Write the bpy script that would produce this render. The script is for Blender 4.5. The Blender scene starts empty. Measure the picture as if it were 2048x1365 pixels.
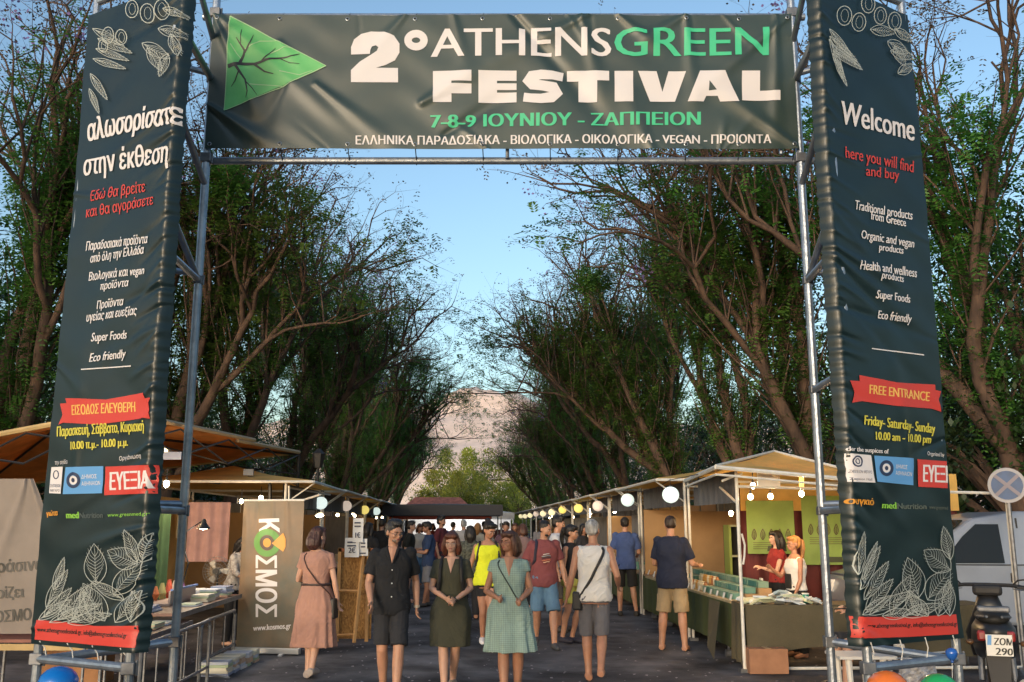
import bpy, bmesh, math, random, time
import numpy as np
from mathutils import Vector, Matrix, Euler
T0 = time.time()
R = math.radians
sc = bpy.context.scene
COL = sc.collection

# ------------------------------------------------------------------ camera, sky, sun, exposure
CAMZ, PITCH, FPX = 1.66, R(11.0), 1885.0
cd = bpy.data.cameras.new('camera'); cam = bpy.data.objects.new('camera', cd); COL.objects.link(cam)
cam.location = (0, 0, CAMZ); cam.rotation_euler = (R(90) + PITCH, 0, 0)
cd.sensor_width = 36; cd.lens = 36 * FPX / 2048; cd.clip_start = .1; cd.clip_end = 20000
sc.camera = cam
SUN_EL, SUN_AZ = R(6), R(204)          # azimuth clockwise from +Y: low hazy evening sun behind the camera, a little to the left
w = bpy.data.worlds.new('World'); sc.world = w; w.use_nodes = True
nt = w.node_tree; bg = nt.nodes['Background']
sky = nt.nodes.new('ShaderNodeTexSky'); sky.sky_type = 'NISHITA'; sky.sun_disc = False
sky.sun_elevation = SUN_EL; sky.sun_rotation = SUN_AZ; sky.air_density = 1.0; sky.dust_density = 2.2; sky.ozone_density = 1.9
nt.links.new(sky.outputs[0], bg.inputs[0]); bg.inputs[1].default_value = .15
sd = bpy.data.lights.new('sun', 'SUN'); sd.energy = .52; sd.angle = R(16); sd.color = (1, .95, .89)
so = bpy.data.objects.new('sun', sd); COL.objects.link(so)
so.rotation_euler = Vector((math.sin(SUN_AZ) * math.cos(SUN_EL), math.cos(SUN_AZ) * math.cos(SUN_EL), math.sin(SUN_EL))).to_track_quat('Z', 'Y').to_euler()
sc.view_settings.view_transform = 'Standard'; sc.view_settings.look = 'None'
sc.view_settings.exposure = 1.45; sc.view_settings.gamma = 1
sc.render.engine = 'CYCLES'
sc.cycles.max_bounces = 6; sc.cycles.diffuse_bounces = 3; sc.cycles.transparent_max_bounces = 4

# ------------------------------------------------------------------ camera maths: pixel of the 2048x1365 photograph -> point in the place
CP, SP = math.cos(PITCH), math.sin(PITCH)
def ray(px, py):
    a, b = px - 1024, 682.5 - py
    return np.array([a, FPX * CP - b * SP, FPX * SP + b * CP])
def P(px, py, Y):
    d = ray(px, py); return np.array([0, 0, CAMZ]) + d * (Y / d[1])
def G(px, py, z=0.):
    d = ray(px, py); return np.array([0, 0, CAMZ]) + d * ((z - CAMZ) / d[2])
def XA(px, Y, z=0.):                     # X of a thing standing at depth Y whose point at height z shows at column px
    return (px - 1024) / FPX * (Y * CP + (z - CAMZ) * SP)
AVD = math.atan(89 * CP / FPX)           # the avenue runs 2.7 degrees to the left of the view
CA, SA = math.cos(AVD), math.sin(AVD)
def AV(u, v, z=0.):
    return np.array([u * CA - v * SA, u * SA + v * CA, z])

# ------------------------------------------------------------------ materials
def mat(name, col, rough=.7, metal=0., var=0., vscale=6., bump=0., bscale=40., emit=None, estr=0., col2=None, trans=0., stretch=None, spec=None, coat=0., rnd=0., sss=0.):
    m = bpy.data.materials.new(name); m.use_nodes = True; n = m.node_tree.nodes; L = m.node_tree.links
    b = n['Principled BSDF']; b.inputs['Base Color'].default_value = (*col, 1); b.inputs['Roughness'].default_value = rough; b.inputs['Metallic'].default_value = metal
    if spec is not None: b.inputs['Specular IOR Level'].default_value = spec
    if coat: b.inputs['Coat Weight'].default_value = coat; b.inputs['Coat Roughness'].default_value = .15
    if sss: b.inputs['Subsurface Weight'].default_value = sss; b.inputs['Subsurface Radius'].default_value = (.012, .005, .003)
    tc = n.new('ShaderNodeTexCoord'); vec = tc.outputs['Object']
    if stretch:
        mp = n.new('ShaderNodeMapping'); mp.inputs['Scale'].default_value = stretch; L.new(vec, mp.inputs[0]); vec = mp.outputs[0]
    if var or col2:
        nz = n.new('ShaderNodeTexNoise'); nz.inputs['Scale'].default_value = vscale; nz.inputs['Detail'].default_value = 6; nz.inputs['Roughness'].default_value = .62; L.new(vec, nz.inputs[0])
        rp = n.new('ShaderNodeValToRGB'); L.new(nz.outputs[0], rp.inputs[0])
        lo = col2 if col2 else tuple(c * (1 - var) for c in col); hi = col if col2 else tuple(min(1, c * (1 + var)) for c in col)
        rp.color_ramp.elements[0].position = .36; rp.color_ramp.elements[1].position = .64
        rp.color_ramp.elements[0].color = (*lo, 1); rp.color_ramp.elements[1].color = (*hi, 1)
        out = rp.outputs[0]
        if rnd:
            oi = n.new('ShaderNodeObjectInfo'); hs = n.new('ShaderNodeHueSaturation'); mr = n.new('ShaderNodeMapRange')
            mr.inputs['To Min'].default_value = 1 - rnd; mr.inputs['To Max'].default_value = 1 + rnd
            L.new(oi.outputs['Random'], mr.inputs[0]); L.new(mr.outputs[0], hs.inputs['Value']); L.new(out, hs.inputs['Color'])
            m2 = n.new('ShaderNodeMapRange'); m2.inputs['To Min'].default_value = .5 - rnd * .08; m2.inputs['To Max'].default_value = .5 + rnd * .08
            L.new(oi.outputs['Random'], m2.inputs[0]); L.new(m2.outputs[0], hs.inputs['Hue']); out = hs.outputs[0]
        L.new(out, b.inputs['Base Color'])
    if bump:
        nb = n.new('ShaderNodeTexNoise'); nb.inputs['Scale'].default_value = bscale; nb.inputs['Detail'].default_value = 5; L.new(vec, nb.inputs[0])
        bp = n.new('ShaderNodeBump'); bp.inputs['Strength'].default_value = bump; bp.inputs['Distance'].default_value = .02
        L.new(nb.outputs[0], bp.inputs['Height']); L.new(bp.outputs[0], b.inputs['Normal'])
    if emit: b.inputs['Emission Color'].default_value = (*emit, 1); b.inputs['Emission Strength'].default_value = estr
    if trans:
        tr = n.new('ShaderNodeBsdfTranslucent'); mx = n.new('ShaderNodeMixShader'); mx.inputs[0].default_value = trans
        src = b.inputs['Base Color'].links[0].from_socket if b.inputs['Base Color'].links else None
        if src: L.new(src, tr.inputs[0])
        else: tr.inputs[0].default_value = (*col, 1)
        L.new(b.outputs[0], mx.inputs[1]); L.new(tr.outputs[0], mx.inputs[2]); L.new(mx.outputs[0], n['Material Output'].inputs[0])
    return m
_mc = {}
def flat(col, rough=.7, **k):
    key = (tuple(round(c, 3) for c in col), rough, tuple(sorted(k.items())))
    if key not in _mc: _mc[key] = mat('paint', col, rough, **k)
    return _mc[key]

# ------------------------------------------------------------------ mesh building
class MB:
    def __init__(s): s.v = []; s.f = []; s.n = 0
    def add(s, v, f):
        v = np.asarray(v, float).reshape(-1, 3); s.v.append(v); s.f.extend([tuple(i + s.n for i in q) for q in f]); s.n += len(v); return s
    def box(s, c, d, rz=0., M=None):
        x, y, z = [k / 2 for k in d]
        v = np.array([(i * x, j * y, k * z) for k in (-1, 1) for i, j in ((-1, -1), (1, -1), (1, 1), (-1, 1))])
        if rz: v = v @ np.array([[math.cos(rz), math.sin(rz), 0], [-math.sin(rz), math.cos(rz), 0], [0, 0, 1]])
        if M is not None: v = v @ np.array(M).T
        return s.add(v + np.array(c), [(0, 3, 2, 1), (4, 5, 6, 7), (0, 1, 5, 4), (1, 2, 6, 5), (2, 3, 7, 6), (3, 0, 4, 7)])
    def abox(s, u, v, z, du, dv, dz):            # box aligned with the avenue, centre u,v, bottom z
        return s.box(AV(u, v, z + dz / 2), (du, dv, dz), rz=AVD)
    def tube(s, pts, rad, n=8, cap=True, sx=1., up=None):
        pts = np.asarray(pts, float); m = len(pts); rad = np.broadcast_to(np.asarray(rad, float), (m,))
        t = np.gradient(pts, axis=0); t /= np.linalg.norm(t, axis=1)[:, None] + 1e-9
        ref = np.array(up if up is not None else ((0, 0, 1.) if abs(t[0][2]) < .9 else (0, 1., 0)))
        a = np.arange(n) * 2 * math.pi / n; vs = []
        for i in range(m):
            q = np.cross(t[i], ref); q /= np.linalg.norm(q) + 1e-9; r2 = np.cross(q, t[i])
            vs.append(pts[i] + rad[i] * (np.cos(a)[:, None] * q * sx + np.sin(a)[:, None] * r2))
            ref = r2
        f = [(i * n + j, i * n + (j + 1) % n, (i + 1) * n + (j + 1) % n, (i + 1) * n + j) for i in range(m - 1) for j in range(n)]
        if cap: f += [tuple(range(n))[::-1], tuple((m - 1) * n + j for j in range(n))]
        return s.add(np.concatenate(vs), f)
    def ell(s, c, r, nu=14, nv=9, M=None):
        v = [(0, 0, -1.)]
        for i in range(1, nv):
            p = -math.pi / 2 + math.pi * i / nv
            for j in range(nu):
                a = 2 * math.pi * j / nu; v.append((math.cos(p) * math.cos(a), math.cos(p) * math.sin(a), math.sin(p)))
        v.append((0, 0, 1.)); k = len(v) - 1
        f = [(0, 1 + (j + 1) % nu, 1 + j) for j in range(nu)]
        f += [(1 + i * nu + j, 1 + i * nu + (j + 1) % nu, 1 + (i + 1) * nu + (j + 1) % nu, 1 + (i + 1) * nu + j) for i in range(nv - 2) for j in range(nu)]
        f += [(k, 1 + (nv - 2) * nu + j, 1 + (nv - 2) * nu + (j + 1) % nu) for j in range(nu)]
        v = np.array(v) * np.array(r)
        if M is not None: v = v @ np.array(M).T
        return s.add(v + np.array(c), f)
    def loft(s, rings, n=24, fold=None):          # rings: (x,y,z,halfwidth,halfdepth); fold(i,a)->radial factor
        a = np.arange(n) * 2 * math.pi / n; vs = []
        for i, (x, y, z, hw, hd) in enumerate(rings):
            k = 1 if fold is None else fold(i / (len(rings) - 1), a)
            ca, sa = np.cos(a), np.sin(a)
            ca = np.sign(ca) * np.abs(ca) ** .85; sa = np.sign(sa) * np.abs(sa) ** .85
            vs.append(np.stack([x + hw * ca * k, y + hd * sa * k, np.full(n, z)], 1))
        m = len(rings)
        f = [(i * n + j, i * n + (j + 1) % n, (i + 1) * n + (j + 1) % n, (i + 1) * n + j) for i in range(m - 1) for j in range(n)]
        f += [tuple(range(n))[::-1], tuple((m - 1) * n + j for j in range(n))]
        return s.add(np.concatenate(vs), f)
    def quad(s, *p): return s.add(p, [tuple(range(len(p)))])
    def slab(s, p, th):                           # polygon given by its corners with thickness along its normal
        p = np.array(p, float); nrm = np.cross(p[1] - p[0], p[2] - p[0]); nrm /= np.linalg.norm(nrm); k = len(p)
        return s.add(np.concatenate([p + nrm * th / 2, p - nrm * th / 2]), [tuple(range(k)), tuple(range(2 * k - 1, k - 1, -1))] + [(i, i + k, (i + 1) % k + k, (i + 1) % k) for i in range(k)])
    def grid(s, fn, nu, nv, th=0.):
        v = np.array([fn(i / nu, j / nv) for j in range(nv + 1) for i in range(nu + 1)])
        f = [(j * (nu + 1) + i, j * (nu + 1) + i + 1, (j + 1) * (nu + 1) + i + 1, (j + 1) * (nu + 1) + i) for j in range(nv) for i in range(nu)]
        return s.add(v, f)
    def mesh(s, name, org=(0, 0, 0), smooth=False):
        me = bpy.data.meshes.new(name); v = np.concatenate(s.v) - np.array(org)
        me.from_pydata(v.tolist(), [], s.f)
        if smooth: me.shade_smooth()
        return me
    def build(s, name, m, parent=None, smooth=False, label=None, org=None, bev=0., **tg):
        o0 = org if org is not None else (parent['_w'] if parent is not None else (0, 0, 0))
        me = s.mesh(name, o0, smooth); me.materials.append(m); o = bpy.data.objects.new(name, me); COL.objects.link(o)
        if parent is not None: o.parent = parent
        else: o.location = o0
        o['_w'] = tuple(o0)
        if bev:
            b = o.modifiers.new('b', 'BEVEL'); b.width = bev; b.segments = 2; b.limit_method = 'ANGLE'
        if label: o['label'] = label
        for k, x in tg.items(): o[k] = x
        return o
def thing(name, label, cat, loc=(0, 0, 0), group=None):
    o = bpy.data.objects.new(name, None); COL.objects.link(o); o.location = tuple(loc); o['_w'] = tuple(float(c) for c in loc)
    o['label'] = label; o['category'] = cat
    if group: o['group'] = group
    return o
def dup(o, loc=None, rz=None, scale=None, label=None, group=None, parent=None):
    c = o.copy(); COL.objects.link(c)
    if parent is not None: c.parent = parent
    if loc is not None: c.location = tuple(loc)
    if rz is not None: c.rotation_euler = (0, 0, rz)
    if scale is not None: c.scale = (scale,) * 3 if np.isscalar(scale) else scale
    if label: c['label'] = label
    if group: c['group'] = group
    for ch in list(o.children): dup(ch, parent=c)
    return c
def one(mb, name, m, label, cat, org, group=None, **k):     # a thing that is a single mesh
    o = mb.build(name, m, org=tuple(org), label=label, category=cat, **k)
    if group: o['group'] = group
    return o
def wob(p, sc_=1., seed=0.):                      # cheap smooth pseudo noise on an (n,3) array, about -1..1
    x, y, z = (p * sc_).T; k = seed
    a = np.sin(x * 1.7 + 2.1 * np.sin(y * 1.3 + k) + z * .9 + k) + np.sin(y * 2.3 + 1.7 * np.sin(z * 1.9 + k * 2) - x) + np.sin(z * 2.9 + 1.3 * np.sin(x * 2.1 + k * 3) + y * 1.1)
    return a / 3

M_PIPE = mat('galvanised_steel', (.30, .34, .40), .38, .75, var=.22, vscale=9, bump=.1, bscale=60)
M_PIPED = mat('dull_steel', (.16, .17, .19), .5, .6, var=.25, vscale=12)
M_DARK = flat((.02, .02, .022), .5)
M_BLACK = flat((.012, .012, .014), .6)
M_WHITE = flat((.72, .72, .70), .6)
M_WHITEP = mat('white_painted_metal', (.62, .61, .57), .45, 0, var=.12, vscale=8)

# ------------------------------------------------------------------ setting: ground, hill
def sheet(name, pts, z, m):
    mb = MB(); mb.quad(*[(p[0], p[1], z) for p in pts]); o = mb.build(name, m); o['kind'] = 'structure'; return o
M_ASPH = mat('asphalt', (.105, .102, .108), .9, 0, var=.45, vscale=1.1, bump=.6, bscale=120, spec=.12)
def blotch(m, sc_, a, b):
    n = m.node_tree.nodes; L = m.node_tree.links; bs = n['Principled BSDF']; src = bs.inputs['Base Color'].links[0].from_socket; tc = n.new('ShaderNodeTexCoord'); nz = n.new('ShaderNodeTexNoise'); nz.inputs['Scale'].default_value = sc_; nz.inputs['Detail'].default_value = 3; nz.inputs['Distortion'].default_value = 1.5
    L.new(tc.outputs['Object'], nz.inputs[0]); mr = n.new('ShaderNodeMapRange'); mr.inputs['From Min'].default_value = .42; mr.inputs['From Max'].default_value = .58; mr.inputs['To Min'].default_value = a; mr.inputs['To Max'].default_value = b; L.new(nz.outputs[0], mr.inputs[0])
    hs = n.new('ShaderNodeHueSaturation'); L.new(src, hs.inputs['Color']); L.new(mr.outputs[0], hs.inputs['Value']); L.new(hs.outputs[0], bs.inputs['Base Color'])
blotch(M_ASPH, .35, .75, 1.35)
M_EARTH = mat('park_earth', (.09, .065, .045), .95, 0, var=.3, vscale=.8, bump=.4, bscale=20)
sheet('ground', [(-9000, -9000), (9000, -9000), (9000, 9000), (-9000, 9000)], -.008, M_EARTH)
sheet('road', [AV(-7, -30), AV(12, -30), AV(12, 24), AV(6.6, 24.5), AV(6.6, 150), AV(-7, 150)], 0, M_ASPH)
mb = MB()
for u in (-7.1, 6.7):
    for k in range(40):
        if u > 0 and k < 9: continue
        mb.abox(u, -20 + k * 4 + 2, 0, .18, 3.98, .13)
mb.build('kerb', mat('kerb_stone', (.30, .29, .27), .8, var=.2), kind='structure')
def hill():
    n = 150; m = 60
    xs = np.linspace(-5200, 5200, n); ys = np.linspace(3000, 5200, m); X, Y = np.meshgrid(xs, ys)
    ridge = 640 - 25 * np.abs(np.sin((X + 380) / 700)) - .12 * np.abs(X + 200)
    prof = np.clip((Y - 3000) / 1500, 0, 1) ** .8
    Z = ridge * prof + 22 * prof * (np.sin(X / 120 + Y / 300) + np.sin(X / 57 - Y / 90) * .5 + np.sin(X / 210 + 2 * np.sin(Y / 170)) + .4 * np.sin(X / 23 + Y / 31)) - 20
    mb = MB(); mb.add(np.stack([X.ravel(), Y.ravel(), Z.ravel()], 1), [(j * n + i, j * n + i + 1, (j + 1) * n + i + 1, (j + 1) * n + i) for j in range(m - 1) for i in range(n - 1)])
    o = mb.build('hill', mat('sun_tinted_hillside', (.92, .72, .60), .95, col2=(.74, .57, .47), vscale=.012, stretch=(1, 1, 2.5)), smooth=True); o['kind'] = 'structure'  # both tones raised very pale: full sunlight on the hill is put into the colour
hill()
rng = np.random.default_rng(5)
mb = MB()                                         # small pale petals and scraps lying on the asphalt
for i in range(2200):
    p = AV(rng.uniform(-4.5, 4.5), 7 + 33 * rng.random() ** 1.6); a = rng.uniform(0, 6.28); r = rng.uniform(.008, .022)
    mb.add([(p[0] + r * math.cos(a + k), p[1] + r * 1.3 * math.sin(a + k), .006 + .004 * (k % 2)) for k in (0, 1.7, 3.2, 4.7)], [(0, 1, 2, 3)])
mb.build('fallen_petals', flat((.36, .32, .34), .9), kind='stuff')

mb = MB()                                         # tarred cracks wandering across the asphalt
for k in range(16):
    u, v = rng.uniform(-4, 4), 7 + 24 * rng.random(); a = rng.uniform(-.6, .6) + (0 if k % 2 else 1.57); P_ = []
    for i in range(14): P_.append((u, v)); a += rng.normal(0, .28); u += .22 * math.cos(a); v += .22 * math.sin(a)
    w_ = rng.uniform(.008, .02)
    for (u0_, v0_), (u1_, v1_) in zip(P_[:-1], P_[1:]):
        nx, ny = -(v1_ - v0_) / .22 * w_, (u1_ - u0_) / .22 * w_; mb.add([AV(u0_ + nx, v0_ + ny, .004), AV(u0_ - nx, v0_ - ny, .004), AV(u1_ - nx, v1_ - ny, .004), AV(u1_ + nx, v1_ + ny, .004)], [(0, 1, 2, 3)])
mb.build('road_cracks', flat((.025, .025, .027), .8), kind='structure')
# ------------------------------------------------------------------ trees
M_BARK = mat('bark', (.125, .078, .056), .9, 0, col2=(.045, .029, .023), vscale=5, bump=.9, bscale=18, stretch=(1, 1, .25))
M_FROND = mat('feathery_leaf', (.13, .27, .045), .5, 0, col2=(.055, .14, .028), vscale=.9, trans=.5, rnd=.25)
M_DRY = mat('dry_leaf', (.20, .135, .075), .7, 0, col2=(.075, .05, .035), vscale=.9, trans=.3, rnd=.2)
M_EVER = mat('evergreen_leaf', (.052, .11, .030), .5, 0, col2=(.018, .045, .016), vscale=.7, trans=.15, rnd=.3)
M_PINE = mat('sun_tinted_green_leaf', (.42, .44, .06), .6, 0, col2=(.16, .20, .035), vscale=.25, trans=.35, rnd=.2)  # leaf colour brightened towards yellow: the sunlight on these far trees is painted in
M_FLOWER = flat((.22, .17, .42), .7, trans=.3)
def frame(d):
    d = d / np.linalg.norm(d, axis=1)[:, None]; r = np.cross(d, np.array([0, 0, 1.])) + 1e-6; r /= np.linalg.norm(r, axis=1)[:, None]; return d, r, np.cross(r, d)
def fronds(org, d, L, nl, rs, lw=.02, ll=.1):     # feather-shaped leaves: nl pairs of leaflets on each rachis
    d, r, u = frame(d); N = len(org); V = []
    for k in range(nl):
        t = (k + .7) / nl
        c = org + d * (L * t)[:, None] - np.array([0, 0, 1.]) * (L * t * t * .35)[:, None]
        l = ll * math.sin(math.pi * (.15 + .8 * t)) + .02
        for sgn in (-1, 1):
            a = r * sgn * .85 + d * .45 + u * rs.uniform(-.5, .3, (N, 1)); a /= np.linalg.norm(a, axis=1)[:, None]
            wv = np.cross(a, u); wv /= np.linalg.norm(wv, axis=1)[:, None] + 1e-6
            e = l * rs.uniform(.8, 1.2, (N, 1))
            V.append(np.stack([c, c + a * e * .5 + wv * lw, c + a * e, c + a * e * .5 - wv * lw], 1))
    V = np.concatenate(V, 0).reshape(-1, 3); F = np.arange(len(V)).reshape(-1, 4); return V, F
def leafmesh(name, parts, mats):                  # parts: (V,F,matindex)
    V = np.concatenate([p[0] for p in parts]); off = 0; F = []; MI = []
    for v, f, mi in parts: F.append(f + off); off += len(v); MI.append(np.full(len(f), mi))
    F = np.concatenate(F); MI = np.concatenate(MI).astype(np.int32)
    me = bpy.data.meshes.new(name); nf = len(F); me.vertices.add(len(V)); me.vertices.foreach_set('co', V.astype(np.float32).ravel())
    me.loops.add(nf * 4); me.loops.foreach_set('vertex_index', F.astype(np.int32).ravel()); me.polygons.add(nf)
    me.polygons.foreach_set('loop_start', np.arange(0, nf * 4, 4, dtype=np.int32)); me.polygons.foreach_set('material_index', MI); me.update(calc_edges=True)
    for m in mats: me.materials.append(m)
    return me
def jacaranda(seed, H=14.5, lean=.32, green=1.):
    rs = np.random.default_rng(seed); random.seed(seed); mb = MB(); low = []; high = []
    def grow(p, d, L, r, lev):
        nseg = (5, 5, 4, 3, 3, 2, 2)[lev]; pts = [p.copy()]; q = p.copy(); dd = d.copy()
        for k in range(nseg):
            dd = dd + rs.normal(0, (.07, .12, .17, .22, .26, .3, .3)[lev], 3) + np.array([lean * .05, 0, .11 if lev < 4 else .03]); dd /= np.linalg.norm(dd)
            q = q + dd * L / nseg; pts.append(q.copy())
        r1 = r * (.72 if lev < 5 else .35); mb.tube(pts, np.linspace(r, r1, nseg + 1), (10, 8, 6, 5, 4, 3, 3)[lev], cap=False)
        if lev in (1, 2, 3):                      # upright shoots sprouting along the limbs, well leafed
            for k in range((20, 9, 3)[lev - 1]):
                b = pts[rs.integers(0, len(pts))]
                if b[2] > 8.5: continue
                sd_ = np.array([rs.normal(.05, .3), rs.normal(0, .3), 1.]); sl = rs.uniform(.9, 2.6); e = b + sd_ * sl
                mb.tube([b, (b + e) / 2 + rs.normal(0, .08, 3), e], [.032, .022, .008], 3, cap=False)
                for t in np.linspace(.2, 1, 8): low.append(b + (e - b) * t)
        if lev >= 6:
            high.extend([pts[-1], pts[-2]]); return
        nch = (4, 3, 3, 3, 3, 3)[lev]
        if lev == 0: nch = int(rs.integers(3, 5))
        a0 = rs.uniform(0, 6.28)
        for k in range(nch):
            sp = (.33, .28, .34, .42, .52, .66)[lev] * rs.uniform(.7, 1.25); a = a0 + k * 6.283 / nch + rs.normal(0, .3)
            t1 = np.cross(dd, [0.01, 1, .02]); t1 /= np.linalg.norm(t1); t2 = np.cross(dd, t1)
            nd = dd + math.tan(sp) * (math.cos(a) * t1 + math.sin(a) * t2) + (np.array([lean * .8, 0, .12]) if lev < 2 else 0); nd /= np.linalg.norm(nd)
            if nd[2] < .05: nd[2] = .15
            st = pts[-1] if k < 2 else pts[-2]
            grow(st, nd, L * (1.05, .80, .74, .70, .66, .62)[lev] * rs.uniform(.8, 1.15), r1 * (.74 if k else .88), lev + 1)
    grow(np.array([0., 0, -.1]), np.array([lean * .25, .03, 1.]), H * .215, .27 * H / 14.5, 0)
    low = np.array(low); high = np.array(high)
    n1 = int(3100 * green); i1 = rs.integers(0, len(low), n1); o1 = low[i1] + rs.normal(0, .16, (n1, 3)); d1 = rs.normal(0, 1, (n1, 3)) * np.array([1, 1, .5]) + np.array([0, 0, -.1])
    hz = high[(high[:, 2] < H * .6)]
    n2 = int(380 * green); i2 = rs.integers(0, len(hz), n2); o2 = hz[i2] + rs.normal(0, .2, (n2, 3)); d2 = rs.normal(0, 1, (n2, 3)) * np.array([1, 1, .6])
    n3 = 900; i3 = rs.integers(0, len(high), n3); o3 = high[i3]; d3 = rs.normal(0, 1, (n3, 3))
    parts = []
    v, f = fronds(np.concatenate([o1, o2]), np.concatenate([d1, d2]), rs.uniform(.28, .5, n1 + n2), 6, rs, .022, .115); parts.append((v, f, 0))
    v, f = fronds(o3, d3, rs.uniform(.15, .3, n3), 3, rs, .016, .07); parts.append((v, f, 1))
    n4 = 1500; o4 = high[rs.integers(0, len(high), n4)] + rs.normal(0, .12, (n4, 3)); dp = frame(rs.normal(0, 1, (n4, 3)))   # dark seed pods on the twigs
    s4 = .028; v = np.stack([o4 + dp[1] * s4, o4 + dp[2] * s4, o4 - dp[1] * s4, o4 - dp[2] * s4], 1).reshape(-1, 3); parts.append((v, np.arange(len(v)).reshape(-1, 4), 2))
    n5 = 260; c5 = high[rs.integers(0, len(high), 12)]; o5 = c5[rs.integers(0, 12, n5)] + rs.normal(0, .16, (n5, 3)); dp = frame(rs.normal(0, 1, (n5, 3))); s4 = .035
    v = np.stack([o5 + dp[1] * s4, o5 + dp[2] * s4, o5 - dp[1] * s4, o5 - dp[2] * s4], 1).reshape(-1, 3); parts.append((v, np.arange(len(v)).reshape(-1, 4), 3))
    return mb.mesh('trunk'), leafmesh('crown', parts, [M_FROND, M_DRY, flat((.035, .022, .016), .8), M_FLOWER])
JAC = []
for s_, g_ in ((11, 1.), (23, .8), (37, 1.2), (41, .9), (58, 1.1)):
    t_, c_ = jacaranda(s_, green=g_); t_.materials.append(M_BARK); t_.shade_smooth(); JAC.append((t_, c_))
def place_tree(name, meshes, loc, rz, s, label, group):
    t = thing(name, label, 'tree', loc, group); t.rotation_euler = (0, 0, rz); t.scale = (s[0], s[0], s[1]) if not np.isscalar(s) else (s, s, s)
    for nm, me in zip(('trunk', 'crown'), meshes):
        o = bpy.data.objects.new(nm, me); COL.objects.link(o); o.parent = t
    return t
ORD = 'first second third fourth fifth sixth seventh eighth ninth tenth eleventh twelfth thirteenth fourteenth fifteenth sixteenth seventeenth eighteenth nineteenth twentieth'.split()
random.seed(3)
for side, vs, u0 in ((-1, [19.2, 22.5, 28, 34, 40, 46.5, 53, 60, 67, 75, 83, 91, 100, 109, 119], -7.0), (1, [17.5, 20.5, 25.5, 31.5, 38, 44.5, 51, 58, 65, 73, 81, 90, 99, 108, 118], 7.5)):
    for i, v in enumerate(vs):
        rz = AVD + (0 if side < 0 else math.pi) + random.uniform(-.5, .5); k = (i * 2 + (1 if side > 0 else 0)) % 5
        place_tree('jacaranda_tree', JAC[k], AV(u0 + (side * 2.6 if i == 0 else side * 1.9 if v > 55 else 0) + random.uniform(-.4, .4), v + random.uniform(-.6, .6)), rz, (random.uniform(.95, 1.1), random.uniform(.95, 1.06) * (1 + .10 * min(1, max(0, (v - 30) / 40)))),
                   'tall twiggy jacaranda, the %s tree from the gate in the %s row along the avenue' % (ORD[i], 'left' if side < 0 else 'right'), 'jacaranda trees lining the avenue')
def evergreen(seed, H=9., Rr=3.2, n=9000, m=M_EVER, leaf=.16, base=.12):
    rs = np.random.default_rng(seed); mb = MB()
    mb.tube([(0, 0, -.1), (.1, .05, H * .3), (.0, .1, H * .62)], [.24, .18, .08], 8)
    cl = []
    for k in range(34):
        a = rs.uniform(0, 6.28); z = rs.uniform(base, .95) * H; rr = Rr * math.sqrt(max(.03, 1 - ((z / H - .48) / .55) ** 2)) * rs.uniform(.35, .95)
        c = np.array([rr * math.cos(a), rr * math.sin(a), z]); cl.append((c, rs.uniform(.55, 1.25) * Rr / 3.2))
        mb.tube([(0, .05, z * .55), c * .6 + np.array([0, 0, z * .3]), c], [.06, .035, .012], 4, cap=False)
    ci = rs.integers(0, len(cl), n); C = np.array([c[0] for c in cl])[ci]; S = np.array([c[1] for c in cl])[ci]
    dr = rs.normal(0, 1, (n, 3)); dr /= np.linalg.norm(dr, axis=1)[:, None]; o = C + dr * (S * rs.uniform(.55, 1.05, n))[:, None] * np.array([1, 1, .8])
    d, r, u = frame(dr + rs.normal(0, .7, (n, 3))); a = leaf * rs.uniform(.6, 1.2, (n, 1))
    V = np.stack([o, o + d * a * .5 + r * a * .28, o + d * a, o + d * a * .5 - r * a * .28], 1).reshape(-1, 3)
    return mb.mesh('trunk'), leafmesh('crown', [(V, np.arange(len(V)).reshape(-1, 4), 0)], [m])
EVG = []
for s_ in (1, 2, 3):
    t_, c_ = evergreen(s_); t_.materials.append(M_BARK); EVG.append((t_, c_))
random.seed(8)
k = 0
for side in (-1, 1):
    vs = [9, 13.5, 17, 21, 25, 30, 35, 41, 47, 54, 62, 71, 81, 92, 104, 117]
    for i, v in enumerate(vs):
        if side < 0 and i == 0: continue
        u = side * (12.5 + random.uniform(0, 3.0)) + (0 if side < 0 else .4); k += 1
        hh = random.uniform(.8, 1.05) if side < 0 else random.uniform(.9, 1.15)
        place_tree('evergreen_tree', EVG[k % 3], AV(u, v), random.uniform(0, 6.28), (random.uniform(.85, 1.1), hh),
                   'dark dense evergreen, %s of those standing behind the %s row of jacarandas' % (ORD[i], 'left' if side < 0 else 'right'), 'dark evergreen trees behind the avenue rows')
for side in (-1, 1):
    for i, v in enumerate(range(16, 112, 8)):
        place_tree('evergreen_tree', EVG[(i + 1) % 3], AV(side * (20 + random.uniform(0, 3)), v), random.uniform(0, 6.28), (random.uniform(1.3, 1.5), random.uniform(1.1, 1.35)),
                   'big dark evergreen, %s of the outermost row on the %s side' % (ORD[i], 'left' if side < 0 else 'right'), 'dark evergreen trees behind the avenue rows')
for i, (u, v) in enumerate(((11.8, 19), (12.9, 16.2), (10.8, 25.5), (14.5, 20), (-11.5, 22.5), (-13.2, 20), (-10.6, 26.5))):
    place_tree('evergreen_tree', EVG[i % 3], AV(u, v), i * 1.3, (1.05, 1.0), 'dense dark evergreen behind the %s, %s there' % (('parked van', ORD[i]) if u > 0 else ('left truss canopy', ORD[i - 4])), 'dark evergreen trees behind the avenue rows')
HEDGE = evergreen(9, H=3.2, Rr=2.3, n=7000, leaf=.13, base=.05); HEDGE[0].materials.append(M_BARK)
k = 0
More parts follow.
